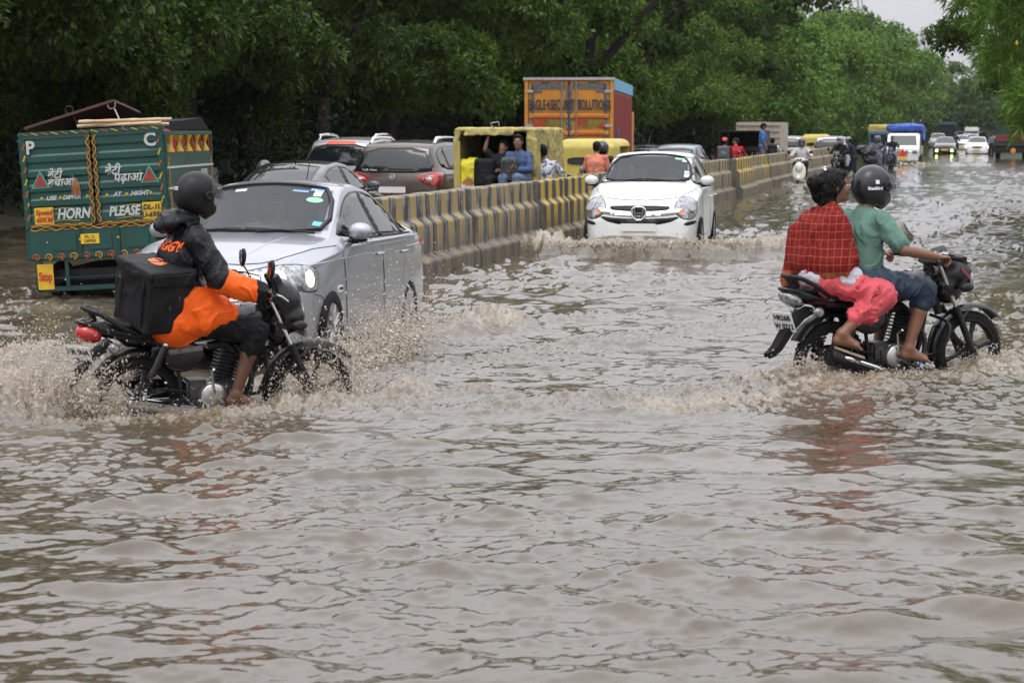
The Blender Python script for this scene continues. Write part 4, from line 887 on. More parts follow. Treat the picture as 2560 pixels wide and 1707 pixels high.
# --- rear features shared by the cars seen from behind
def rear_kit(o, sk, kind, paint, lit=False, plate=None, hatch_glass=True):
    zr = {'suv': (1.09, 1.50, 1.02, .80), 'hatch': (1.10, 1.38, .98, .74), 'sedan': (1.0, 1.3, .9, .7)}[kind]
    if kind == 'sedan': g_ = sk.patch('rear_window', [(-.22, .52), (.42, .48), (.46, 0), (.42, -.48), (-.22, -.52), (-.26, 0)], 'top', DKG, o, .005, .06)
    else:
        w0, w1 = (.70, .55) if kind == 'suv' else (.62, .48); pl = chaikin([(-w0, zr[0]), (w0, zr[0]), (w0 * .99, zr[0] + .12), (w1, zr[1]), (-w1, zr[1]), (-w0 * .99, zr[0] + .12)], 1)
        sk.patch('window_surround', [(a * 1.05, (b - 1.2) * 1.10 + 1.2) for a, b in pl], 'back', BLK, o, .002, .07); g_ = sk.patch('rear_window', pl, 'back', DKG, o, .007, .06)
        pts = [sk.hit('back', t, zr[0] + .06 + .02 * t) for t in (.1, -.05, -.2, -.36)]; B().tube([h + n_ * .02 for h, n_ in pts if h], [.018, .012, .01, .007], 5).build('rear_wiper', BLK, o)
    for v in (1, -1):
        t_ = sk.patch('tail_light', chaikin([(v * .46, zr[2] - .04), (v * .84, zr[2] + .08), (v * .87, zr[2] - .02), (v * .80, zr[3] + .02), (v * .58, zr[2] - .13)], 1), 'back', REDLIT if lit else RED, o, .008, .05)
        if t_: sk.patch('clear_section', chaikin([(v * .56, zr[2] - .04), (v * .72, zr[2] + .0), (v * .74, zr[2] - .09), (v * .62, zr[2] - .10)], 1), 'back', LENS, t_, .012, .05)
        sk.patch('tail_light', chaikin([(-.83, zr[2] + .07), (-.60, zr[2] + .06), (-.66, zr[2] - .10), (-.82, zr[3] + .0)], 1), 'left' if v > 0 else 'right', RED, o, .008, .05)
    plate_box(o, (-.90 if kind == 'suv' else -.66 if kind == 'hatch' else -.99, 0, .78), .5, .11, (0, 0, R(180)), PLATEW, plate, .08)
    return g_
BRN = mat('brown_metallic_paint', (.095, .075, .062), .3, .5, coat=.8)
suv, sk, _b = car('suv', 'brown_suv', 'dark brown suv seen from behind across the striped barrier, roof rails on top', BRN, (-2.04, 37.9, -.15), BYAW, detail=1, sc=1.05)
g_ = rear_kit(suv, sk, 'suv', BRN); text('Traffic Master', .05, PLATEW, suv, (-.885, -.42 + .84, 1.135), (R(80), 0, R(-90)), name='window_sticker'); B().lathe([(.05, 0), (.05, .012), (.036, .012), (.036, 0)], (-.875, 0, 1.02), 'x', 16).box((-.885, 0, 1.02), (.012, .12, .018)).build('emblem', CHR, suv)
for v in (1, -1): B().tube([(-.25, v * .60, 1.60), (-.10, v * .60, 1.69), (.3, v * .61, 1.71), (1.0, v * .61, 1.70), (1.25, v * .60, 1.63)], [.03, .035, .03, .03, .03], 7).build('roof_rail', CHR, suv, smooth=True)
GSU = mat('pale_silver_paint', (.46, .45, .43), .3, .4, coat=.6)
s2, sk, _b = car('suv', 'silver_suv', 'pale silver suv with a lit red brake strip high on its tailgate', GSU, (-3.65, 44.2, -.15), BYAW + .03, sc=1.07, detail=1)
rear_kit(s2, sk, 'suv', GSU); sk.patch('brake_light', [(-.30, 1.545), (.30, 1.545), (.30, 1.575), (-.30, 1.575)], 'back', REDLIT, s2, .012, .05)
for v in (1, -1): B().tube([(-.25, v * .60, 1.60), (-.10, v * .60, 1.70), (.3, v * .61, 1.72), (1.0, v * .61, 1.71), (1.25, v * .60, 1.63)], [.035] * 5, 7).build('roof_rail', CHR, s2, smooth=True)
h, n_ = sk.hit('top', -.3, .3); B().tube([h, h + Vector((-.1, 0, .35))], .006, 4).build('antenna', BLK, s2)
BLP = mat('black_car_paint', (.012, .013, .015), .2, coat=.9)
s3, sk, _b = car('sedan', 'black_sedan', 'black sedan with a pale reflecting rear window, between the green truck and the brown suv', BLP, (-3.55, 30.4, -.15), BYAW, detail=1); rear_kit(s3, sk, 'sedan', BLP)
h, n_ = sk.hit('top', .62, 0); B().tube([h, h + Vector((-.03, 0, .05))], [.02, .01], 5).build('antenna', BLK, s3)
# --- the line of traffic beyond the barrier, seen from behind
BLUS = mat('grey_blue_paint', (.20, .25, .29), .3, .4, coat=.7); GRYP = mat('grey_paint', (.22, .22, .22), .3, .4, coat=.7)
def P2(px, Y, z=-.15): return ((px - 1176) / 4500 * Y, Y, z)
def rear_car(kind, px, Y, paint, label, name, lit=False, sc=1.):
    o, sk_, _ = car(kind, name, label, paint, P2(px, Y), BYAW, detail=0, sides=('right',), group='cars queueing beyond the barrier', sc=sc); rear_kit(o, sk_, kind, paint, lit); return o
c1 = rear_car('hatch', 1553, 60, BLUS, 'silver-blue hatchback roof just behind the white hatchback', 'hatchback'); 
c2 = rear_car('suv', 1905, 93, GSU, 'silver suv with a lit tail lamp beyond the scooter rider in white', 'suv', True)
c3 = rear_car('suv', 1868, 108, GRYP, 'grey suv further ahead in the queue past the black jeep', 'suv'); c4 = rear_car('suv', 1812, 100, GSU, 'pale car roof left of the scooter rider in white', 'suv')
c6 = rear_car('sedan', 1475, 66, BLP, 'dark car between the container truck and the white hatchback roof', 'dark_car')
# --- oncoming traffic far off on our side
def front_kit(o, sk_, kind, lamp, plate_m=PLATEY, fog=False):
    for v in (1, -1):
        vw = (28, v, (2.9, v * .6, 0)); hl = [(.28 * v, .74), (.1 * v, .76), (-.14 * v, .73), (-.12 * v, .64), (.16 * v, .60), (.27 * v, .63)]
        hp = sk_.patch('headlight', chaikin(hl, 1), vw, LENS, o, .008, .06); h, nn = sk_.hit(vw, .05 * v, .68)
        if h and hp and not fog: B().sphere(h + nn * .02, .075, 10).build('bulb', lamp, hp)
        if fog: h, nn = sk_.hit('front', .56 * v, .42); B().sphere((h or Vector((3.3, .56 * v, .42))) + Vector((.03, 0, 0)), .11, 10).build('fog_lamp', lamp, o)
    sk_.patch('grille', chaikin([(-.42, .74), (.42, .74), (.36, .58), (-.36, .58)], 1), 'front', BLK, o, .005, .06); plate_box(o, (3.47 if kind == 'sedan' else 3.13, 0, .48), .5, .12, (0, 0, 0), plate_m, None)
def oncoming(kind, px, Y, paint, label, name, lamp=CHR, **k):
    o, sk_, _ = car(kind, name, label, paint, P2(px, Y), R(-104), detail=0, sides=('left',), group='cars coming up the flooded road', sc=k.pop('sc', 1)); front_kit(o, sk_, kind, lamp, **k); return o
oncoming('sedan', 2167, 152, BLP, 'black car with two bright yellow-green fog lamps', 'black_car', LAMPY, fog=True)
oncoming('sedan', 2240, 152, WHP, 'white car with lit headlights and a yellow plate, furthest right in the lane', 'white_car', LAMP)
oncoming('hatch', 2203, 185, WHP, 'white hatchback between the black car and the white car, further back', 'white_car'); oncoming('sedan', 2228, 230, WHP, 'small white car far behind the lit white car', 'white_car', sc=1.05)
oncoming('suv', 2150, 205, GRYP, 'grey suv behind the black car with the fog lamps', 'grey_suv', sc=1.0); oncoming('sedan', 2215, 270, GSU, 'pale car at the far end of the road', 'pale_car', sc=1.05)
# ---------------------------------------------------------------- motorcycles (x forward from the rear hub, right side is -y)
SEATM = mat('seat_vinyl', (.007, .007, .0075), .55, spec=.3, bump=(120, .3)); BODYB = mat('black_bike_paint', (.006, .006, .007), .22, spec=.35, coat=.35, noise=(9, (.03, .026, .022), .58, .85)); REDP = mat('dark_red_decal', (.22, .015, .02), .25, coat=.6)
FAIRM = mat('dark_grey_plastic', (.010, .010, .0115), .42, spec=.3, noise=(12, (.03, .028, .025), .5, .8)); GREYD = mat('grey_decal', (.16, .15, .14), .4, noise=(14, (.05, .05, .05), .45, .6))
def bike_wheel(root, x, drum=True, spokes=6):
    o = thing('wheel', None, None, (x, 0, .3)); o.parent = root
    b = B().lathe([(.24, -.036), (.268, -.042), (.292, -.032), (.302, -.012), (.302, .012), (.292, .032), (.268, .042), (.24, .036)], (0, 0, 0), 'y', 40)
    for k in range(48):
        a = 2 * math.pi * k / 48
        for s in (-1, 1): b.box((.301 * math.cos(a), s * .014, .301 * math.sin(a)), (.008, .018, .016), (0, -a, .3 * s))
    b.build('tyre', RUB, o, smooth=True)
    r = B().lathe([(.243, -.034), (.232, -.036), (.222, -.026), (.215, 0), (.222, .026), (.232, .036), (.243, .034)], (0, 0, 0), 'y', 40)
    for k in range(spokes):
        a = 2 * math.pi * (k + .25) / spokes
        r.tube([(.05 * math.cos(a), 0, .05 * math.sin(a)), (.14 * math.cos(a), 0, .14 * math.sin(a)), (.225 * math.cos(a), 0, .225 * math.sin(a))], [.026, .017, .024], 6)
    r.lathe([(0, -.07), (.055, -.07), (.07, -.05), (.07, .05), (.055, .07), (0, .07)], (0, 0, 0), 'y', 20); r.build('rim', DKM, o, smooth=True)
    B().lathe([(0, -.085), (.04, -.085), (.04, -.07)], (0, 0, 0), 'y', 12).build('hub_cap', STEEL, o, smooth=True); return o
def swept(path, prof, b=None, sg=1):
    """profile (y, n) swept along an x-z path; n is outward"""
    b = b or B(); V = []; K = len(prof); N = len(path)
    for i, (x, z, s) in enumerate(path):
        a = path[max(i - 1, 0)]; c = path[min(i + 1, N - 1)]; tx, tz = c[0] - a[0], c[1] - a[1]; l = math.hypot(tx, tz); nx, nz = -sg * tz / l, sg * tx / l
        for (y, n_) in prof: V.append((x + nx * n_, y * s, z + nz * n_))
    F = [(i * K + k, i * K + (k + 1) % K, (i + 1) * K + (k + 1) % K, (i + 1) * K + k) for i in range(N - 1) for k in range(K)] + [tuple(range(K))[::-1], tuple((N - 1) * K + k for k in range(K))]
    return b.add(V, F)
def motorcycle(label, loc, yaw, pitch, roll, sc, style, name='motorcycle', plate=('HR 90A', '7854'), group=None, far=False, turn=0):
    o = thing(name, label, 'motorcycle', loc, (roll, pitch, yaw), group, sc); v = .016 if far else .009
    bike_wheel(o, 0); bike_wheel(o, 1.25)
    fp = [(-.06, 0), (-.055, .016), (-.03, .032), (.03, .032), (.055, .016), (.06, 0), (.055, .004), (.028, .024), (-.028, .024), (-.055, .004)]
    path = [(1.25 + .335 * math.cos(a), .3 + .335 * math.sin(a), 1) for a in np.linspace(R(198), R(38), 22)][::-1]
    swept([(1.25 + .33 * math.cos(a) + (.02 if a < 1.2 else 0), .305 + .33 * math.sin(a), .75 + .35 * math.sin(min(a, math.pi) * 1.)) for a in np.linspace(R(40), R(190), 22)][::-1], [(y, n_) for y, n_ in fp]).build('front_mudguard', FAIRM if style == 'a' else BODYB, o, smooth=True)
    B().tube([(1.12, -.075, .53), (1.2, -.07, .61)], .012, 5).tube([(1.12, .075, .53), (1.2, .07, .61)], .012, 5).build('mudguard_stay', DKM, o)
    # fork
    for s in (-1, 1):
        f = B().tube([(.905, s * .088, 1.0), (1.085, s * .088, .62)], .0165, 10).build('fork_tube', CHR if style == 'a' else STEEL, o, smooth=True)
        B().tube([(1.07, s * .088, .655), (1.10, s * .088, .59), (1.235, s * .085, .30)], [.024, .027, .026], 10).tube([(1.235, s * .085, .32), (1.25, s * .085, .28)], .034, 8).build('fork_leg', DKM, f, smooth=True)
    B().tube([(.98, 0, .60), (.90, 0, .86), (.87, 0, .96)], .032, 10).box((.905, 0, .985), (.08, .22, .025), (0, R(25), 0)).box((1.0, 0, .79), (.08, .22, .03), (0, R(25), 0)).build('fork_yoke', DKM, o, bevel=.004)
    # handlebar, grips, levers, mirrors
    hb = B().tube(chaikin([(.86, -.44, 1.035), (.86, -.30, 1.035), (.92, -.14, 1.06), (.90, 0, 1.02), (.92, .14, 1.06), (.86, .30, 1.035), (.86, .44, 1.035)], 2, False), .0115, 8).build('handlebar', CHR if style == 'b' else DKM, o, smooth=True)
    for s in (-1, 1):
        B().tube([(.862, s * .31, 1.036), (.86, s * .435, 1.034)], .0175, 10).lathe([(.023, s * .435), (.023, s * .45), (0, s * .45)], (.86, 0, 1.034), 'y', 10).build('grip', RUB, hb, smooth=True)
        B().tube([(.88, s * .27, 1.04), (.93, s * .31, 1.03), (.945, s * .42, 1.01)], [.012, .008, .006], 6).build('lever', STEEL, hb, smooth=True); B().box((.865, s * .27, 1.04), (.06, .07, .045)).build('switch_box', BLK, hb, bevel=.006)
        if not (style == 'b'):
            mm = B().tube([(.88, s * .27, 1.05), (.87, s * .30, 1.12), (.845, s * .34, 1.17)], .006, 6).build('mirror', BLK, o)
            blob('mirror_head', [ell((.845, s * .35, 1.225), (.022, .045, .068), (0, .1, 0), k=0)], .008, BLK, mm); B().sphere((.828, s * .35, 1.225), .06, 12, (.1, .66, 1)).build('mirror_glass', mat('mirror_glass', (.3, .33, .36), .05, 1.), mm)
    # headlamp cowl
    if style == 'a':
        blob('headlamp_cowl', [ell((1.03, 0, .96), (.13, .13, .16), (0, R(-28), 0)), ell((1.08, 0, .84), (.12, .13, .12)), ell((.99, 0, .76), (.09, .10, .13)), rbx((.98, 0, 1.08), (.035, .10, .08), .02, (0, R(-28), 0), k=.03), sub(ell((.87, 0, 1.02), (.12, .11, .12)), .02), cut((1.175, 0, .84), (1, 0, -.12))], v, BODYB, o)
        B().lathe([(0, .0), (.05, .012), (.085, .0), (.092, -.02)], (1.168, 0, .855), 'x', 22).build('headlamp', LENS, o, smooth=True)
        B().box((1.17, 0, .735), (.02, .24, .055)).build('front_plate', mat('grey_blank_plate', (.13, .13, .15), .4), o)
    else:
        blob('headlamp_cowl', [ell((1.10, 0, .90), (.155, .135, .13), (0, R(-18), 0)), ell((1.05, 0, .80), (.13, .12, .13)), ell((1.02, 0, .98), (.09, .12, .08)), sub(ell((.90, 0, 1.02), (.12, .10, .12)), .02)], v, BODYB, o)
        B().lathe([(0, .0), (.06, .03), (.09, .02), (.10, -.02)], (1.215, 0, .84), 'x', 22).build('headlamp', LENS, o, smooth=True)
        S_ = mat('smoked_screen', (.05, .055, .045), .08, alpha=.72, coat=.5); bb = B(); K = 9
        Vv = []
        for i in range(7):
            for k in range(K):
                a = (k - 4) / 4 * 1.15; t = i / 6; Vv.append((1.12 - .17 * t + (.10 - .03 * t) * math.cos(a), .135 * math.sin(a) * (1 - .22 * t), .97 + .14 * t - .03 * abs(a) * t))
        bb.add(Vv, [(i * K + k, i * K + k + 1, (i + 1) * K + k + 1, (i + 1) * K + k) for i in range(6) for k in range(K - 1)]); ob = bb.build('windscreen', S_, o, smooth=True)
        for s in (-1, 1): B().box((1.13, s * .131, .90), (.12, .006, .022), (0, R(38), s * -.18)).build('stripe', REDP, o)
        B().lathe([(.045, 0), (.05, .02), (.048, .03)], (.985, -.05, 1.035), 'z', 16).lathe([(.045, 0), (.05, .02), (.048, .03)], (.985, .05, 1.035), 'z', 16).build('dial', CHR, o, smooth=True)
    # tank, side panels, seat, tail
    tk = [ell((.70, 0, .83), (.215, .118, .105), (0, R(4), 0)), ell((.60, 0, .83), (.16, .10, .085)), ell((.80, 0, .86), (.11, .10, .08)), rbx((.68, 0, .775), (.20, .085, .05), .03, k=.03), sub(cap((.5, -.16, .74), (.72, -.155, .80), .05), .03), sub(cap((.5, .16, .74), (.72, .155, .80), .05), .03)]
    tnk = blob('tank', tk, v, BODYB, o); B().lathe([(.035, 0), (.035, .012), (.02, .016), (0, .016)], (.70, 0, .932), 'z', 14).build('fuel_cap', CHR, tnk, smooth=True)
    for s in (-1, 1): B().tube([(.56, s * .112, .80), (.68, s * .121, .835), (.80, s * .104, .86)], [.008, .02, .006], 6, flat=.15).build('stripe', REDP if style == 'b' else GREYD, tnk, smooth=True)
    blob('seat', [ell((.30, 0, .785), (.24, .115, .055)), ell((-.02, 0, .83), (.26, .125, .045), (0, R(4), 0)), ell((.47, 0, .79), (.10, .08, .05))], v, SEATM, o)
    blob('tail_cowl', [cap((.30, 0, .70), (-.05, 0, .755), .075, .085, .05), ell((-.20, 0, .80), (.19, .085, .062), (0, R(12), 0), .05), ell((-.32, 0, .845), (.12, .075, .03), (0, R(10), 0)), sub(ell((-.42, 0, .78), (.085, .09, .055)), .01)], v, BODYB, o)
    tl = blob('tail_light', [ell((-.335, 0, .78), (.098, .085 if style == 'a' else .095, .068 if style == 'a' else .048), (0, R(15 if style == 'a' else 30), 0)), cut((-.26, 0, 0), (1, 0, 0))], .007, RED if style == 'a' else LENS, o)
    if style == 'b':
        for s in (-1, 1): B().tube([(-.26, s * .10, .76), (-.05, s * .112, .74), (.16, s * .10, .70)], [.005, .012, .004], 6, flat=.3).build('stripe', REDP, o); text('100', .045, PLATEW, o, (-.06, -.121, .775), (R(90), 0, 0), shear=.3)
    for s in (-1, 1):
        pnl = blob('side_panel', [ell((.30, s * .10, .60), (.15, .035, .10), (0, R(-10), 0)), ell((.20, s * .10, .67), (.14, .03, .06), (0, R(-8), 0))], v, BODYB, o)
        B().box((.30, s * .137, .655), (.24, .004, .035), (0, R(-6), 0)).build('decal', GREYD, pnl)
    gr = B()
    for s in (-1, 1): gr.tube(chaikin([(.06, s * .135, .76), (-.10, s * .15, .80), (-.24, s * .13, .90), (-.33, s * .10, .945), (-.37, s * .04, .95)], 1, False), .017, 8)
    gr.tube([(-.37, -.05, .95), (-.37, .05, .95)], .017, 8).tube([(-.33, -.05, .94), (-.29, -.03, .84)], .016, 6).tube([(-.33, .05, .94), (-.29, .03, .84)], .016, 6); gr.build('grab_rail', BLK, o, smooth=True)
    # rear mudguard with plate
    swept([(-.18, .71, .8), (-.28, .665, .85), (-.355, .60, .85), (-.415, .52, .75), (-.465, .45, .66), (-.51, .41, .55), (-.55, .395, .3)], [(-.085, -.03), (-.065, .012), (.065, .012), (.085, -.03), (.06, .0), (-.06, .0)], sg=-1).build('rear_mudguard', mat('matt_black_guard', (.004, .004, .0045), .7, spec=.2), o, smooth=True)
    swept([(.335 * math.cos(a), .3 + .345 * math.sin(a), 1) for a in np.linspace(R(150), R(55), 12)], [(-.075, 0), (-.05, .018), (.05, .018), (.075, 0), (.05, .010), (-.05, .010)]).build('inner_mudguard', BLK, o, smooth=True)
    pl = B().box((0, 0, 0), (.006, .20, .155)).build('number_plate', PLATEW, o, bevel=.002); pl.location = (-.405, -.01, .625); pl.rotation_euler = (0, R(22), R(180 + (42 if style == 'a' else 12)))
    if plate:
        text(plate[0], .056, INK, pl, (.0045, 0, .032), (R(90), 0, R(90)), bold=.0015); text(plate[1], .056, INK, pl, (.0045, 0, -.036), (R(90), 0, R(90)), bold=.0015)
    for s in (-1, 1):
        B().tube([(-.20, s * .05, .70), (-.20, s * .12, .695)], .010, 6).sphere((-.20, s * .155, .692), .04, 12, (1.1, .9, .95)).build('indicator', LENS, o, smooth=True)
        B().tube([(1.07, s * .06, .80), (1.09, s * .15, .80)], .012, 6).sphere((1.10, s * .18, .80), .042, 12, (1.5, .8, .85)).build('indicator', FAIRM, o, smooth=True)
    # frame, swingarm, shocks
    fr = B().tube([(.92, 0, .90), (.88, 0, .72), (.80, 0, .38), (.74, 0, .24)], .02, 8)
    for s in (-1, 1): fr.tube([(.90, 0, .84), (.62, s * .05, .73), (.25, s * .09, .70), (-.18, s * .08, .76)], .014, 7).tube([(.74, s * .03, .24), (.40, s * .09, .20), (.28, s * .09, .32), (.24, s * .08, .68)], .015, 7).tube([(.30, s * .11, .30), (0, s * .115, .30)], .02, 7).tube([(.30, s * .1, .62), (.05, s * .12, .72), (-.1, s * .11, .73)], .012, 6)
    fr.build('frame', DKM, o, smooth=True)
    for s in (-1, 1):
        sh = B().tube([(.15, s * .15, .69), (.10, s * .152, .58), (.06, s * .154, .50)], [.028, .032, .032], 12).tube([(.04, s * .155, .44), (.0, s * .157, .33)], [.017, .017], 10).build('shock_absorber', BODYB if style == 'a' else DKM, o, smooth=True)
        B().sphere((.155, s * .152, .70), .024, 10).build('shock_cap', CHR, sh, smooth=True)
        sp = [( .075 - .075 * t + .03 * math.cos(t * 2 * math.pi * 7) * .95, s * .154 + .03 * math.sin(t * 2 * math.pi * 7), .53 - .17 * t + .012 * math.cos(t * 2 * math.pi * 7)) for t in np.linspace(0, 1, 80)]
        B().tube(sp, .0055, 5).build('spring', BLK, sh, smooth=True)
        B().tube([(.025, s * .156, .40), (0, s * .157, .33)], .0195, 10).build('shock_rod', CHR, sh, smooth=True)
    # engine
    en = B().box((.52, 0, .33), (.30, .20, .16), (0, R(-8), 0)).box((.40, 0, .36), (.16, .18, .14)).build('engine_block', mat('engine_alloy', (.10, .10, .10), .45, .7, noise=(16, (.03, .028, .025), .4, .7)), o, bevel=.02)
    B().lathe([(.098, -.10), (.098, -.135), (.085, -.15), (.04, -.155), (0, -.155)], (.50, 0, .32), 'y', 26).build('clutch_cover', STEEL, en, smooth=True); B().lathe([(.07, .10), (.07, .135), (.05, .15), (0, .15)], (.50, 0, .32), 'y', 20).build('magneto_cover', STEEL, en, smooth=True)
    cf = B()
    for k in range(9): c_ = Vector((.60, 0, .42)).lerp(Vector((.66, 0, .62)), k / 8); cf.box(c_, (.17, .18, .008), (0, R(15), 0))
    cf.tube([(.59, 0, .38), (.665, 0, .64)], .06, 12).build('cylinder', DKM, en); B().tube([(.66, -.06, .62), (.60, -.05, .68), (.48, -.04, .66)], [.035, .035, .03], 10).build('carburettor', DKM, en, smooth=True)
    # exhaust on the right
    ex = B().tube(chaikin([(.68, -.03, .58), (.78, -.07, .50), (.78, -.11, .36), (.70, -.13, .25), (.55, -.165, .215), (.42, -.185, .21)], 2, False), .019, 10).build('exhaust_pipe', DKM, o, smooth=True)
    if style == 'a':
        mf = B().tube([(.47, -.19, .205), (.38, -.195, .215), (.30, -.20, .235), (-.02, -.20, .295), (-.12, -.20, .315), (-.125, -.2, .316)], [.022, .036, .042, .042, .036, .01], 18).build('muffler', STEEL, o, smooth=True)
        swept([(.36, .262, 1), (.20, .29, 1), (-.02, .335, 1), (-.10, .345, 1)], [(-.245, -.03), (-.248, .0), (-.225, .01), (-.18, .012), (-.18, .006), (-.225, .004), (-.242, -.004), (-.24, -.03)], sg=-1).build('heat_shield', CHR, mf, smooth=True)
    else:
        mf = B().tube([(.44, -.19, .205), (.36, -.195, .215), (.22, -.205, .255), (-.14, -.22, .375), (-.16, -.221, .38), (-.155, -.22, .378), (-.12, -.22, .366)], [.022, .034, .052, .062, .055, .04, .035], 18).build('muffler', BLK, o, smooth=True)
        B().tube([(.30, -.225, .25), (.22, -.228, .28), (-.02, -.246, .36), (-.06, -.248, .37)], [.03, .046, .05, .035], 14, flat=.5).build('heat_shield', CHR, mf, smooth=True)
    B().box((.14, .13, .36), (.44, .03, .11), (0, R(-2), 0)).build('chain_case', BODYB, o, bevel=.015)
    for s in (-1, 1): B().tube([(.55, s * .10, .26), (.55, s * .27, .265)], .014, 8).build('footrest', RUB, o, smooth=True); B().tube([(.30, s * .12, .36), (.10, s * .17, .40), (.02, s * .18, .37)], .011, 6).tube([(.05, s * .16, .395), (.05, s * .26, .40)], .014, 8).build('rear_footrest', RUB, o, smooth=True)
    B().tube([(.50, -.16, .34), (.47, -.18, .50), (.47, -.24, .53)], .009, 6).tube([(.62, -.14, .22), (.74, -.2, .22), (.74, -.24, .22)], .009, 6).build('kick_pedal', STEEL, o, smooth=True)
    if style == 'b': B().tube(chaikin([(.80, -.03, .30), (.80, -.22, .32), (.88, -.25, .44), (.92, -.22, .56), (.88, -.03, .60)], 2, False), .013, 8).tube(chaikin([(.80, .03, .30), (.80, .22, .32), (.88, .25, .44), (.92, .22, .56), (.88, .03, .60)], 2, False), .013, 8).build('crash_guard', BLK, o, smooth=True)
    else: B().tube([(.79, -.02, .30), (.80, -.20, .34), (.86, -.22, .50), (.90, -.02, .62)], .013, 8).tube([(.79, .02, .30), (.80, .20, .34), (.86, .22, .50), (.90, .02, .62)], .013, 8).build('crash_guard', BLK, o, smooth=True)
    cb = B()
    for s in (-1, 1): cb.tube([(.88, s * .24, 1.04), (1.0, s * .12, 1.02), (1.02, s * .05, .86), (.86, s * .04, .74)], .0045, 5).tube([(.90, s * .20, 1.05), (.98, s * .06, .98), (.80, s * .03, .62)], .004, 5)
    cb.build('cable', BLK, o, smooth=True)
    return o
bikeL = motorcycle('black motorcycle with a red tail light ridden by the delivery rider in orange and black', (-2.45, 12.71, -.25), R(23.9), 0, R(3.5), .945, 'a', plate=('HR 90A', '7854'))
bikeR = motorcycle('black motorcycle with a clear tail lamp carrying a couple at the right', (2.36, 14.43, -.235), R(25.7), R(-1.2), 0, 1.018, 'b', plate=('HR26B', 'W 0712'))
pvb = text('VICKY', .035, PLATEW, bikeR, (-.385, -.06, .715), (R(90), 0, R(-90)), name='lettering')
# ---------------------------------------------------------------- people
def tpr(prims, M):
    out = []; Q = np.array(M.to_3x3().normalized()); s = M.to_scale()[0]; t = np.array(M.translation)
    f = lambda p: Q @ (np.array(p) * s) + t
    for p in prims:
        if p[0] == 'c': out.append(('c', f(p[1]), f(p[2]), p[3] * s, p[4] * s, p[5] * s))
        elif p[0] in 'eb': out.append((p[0], f(p[1]), p[2] * s, Q @ p[3], p[4] * s, p[5] * s))
        elif p[0] == 'p': out.append(('p', f(p[1]), Q @ p[2], 0, 0, 0))
        else: out.append(('s', tpr([p[1]], M)[0], 0, 0, 0, p[5] * s))
    return out
def frame_(loc, yaw=0, pitch=0, roll=0, s=1): return Matrix.Translation(loc) @ Euler((roll, pitch, yaw)).to_matrix().to_4x4() @ Matrix.Scale(s, 4)
HEAD = [ell((-.005, 0, .03), (.098, .076, .098), k=.02), ell((.028, 0, -.045), (.066, .060, .075), k=.03), cap((.074, -.012, -.098), (.074, .012, -.098), .020, k=.03), cap((.088, 0, .012), (.110, 0, -.026), .009, .014, .012), cap((.09, -.03, .022), (.09, .03, .022), .012, k=.015),
        ell((.062, .035, -.03), (.03, .025, .03)), ell((.062, -.035, -.03), (.03, .025, .03)), cap((.089, -.018, -.058), (.089, .018, -.058), .009, k=.006), cap((.087, -.014, -.070), (.087, .014, -.070), .009, k=.006),
        ell((-.005, .078, -.008), (.024, .010, .034), (0, .15, .3), .006), ell((-.005, -.078, -.008), (.024, .010, .034), (0, .15, -.3), .006), sub(ell((.097, .032, .002), (.014, .016, .009)), .01), sub(ell((.097, -.032, .002), (.014, .016, .009)), .01)]
def hand_prims(wr, fwd, palm, thumb, curl=.9, s=1.):
    """fwd: finger direction, palm: palm normal, thumb: side of the thumb"""
    f = Vector(fwd).normalized(); n = Vector(palm); n = (n - f * n.dot(f)).normalized(); t = n.cross(f); t = t if t.dot(Vector(thumb)) > 0 else -t; w_ = Vector(wr)
    P = lambda a, b, c: w_ + (f * a + t * b + n * c) * s
    out = [ell(P(.048, 0, 0), (.046 * s, .038 * s, .038 * s), k=.01)]
    M = Matrix((f, t, n)).transposed(); out = [('e', np.array(P(.045, 0, 0)), np.array((.052, .041, .017)) * s, np.array(M), 0, .012)]
    for i, (yb, L) in enumerate(((.030, .92), (.010, 1.), (-.010, .95), (-.029, .76))):
        p = P(.082, yb, 0); a = .25
        for j, l in enumerate((.040, .026, .020)):
            a += curl * (1.0, .95, .6)[j] + .04 * i; q = p + (f * math.cos(a) + n * math.sin(a)) * l * L * s; out.append(cap(p, q, .0092 * s, .0082 * s, .004)); p = q
    p = P(.022, .030, .006); q = P(.050, .052, .022); r_ = P(.078, .044, .036); out += [cap(p, q, .013 * s, .010 * s, .006), cap(q, r_, .010 * s, .008 * s, .004)]
    return out
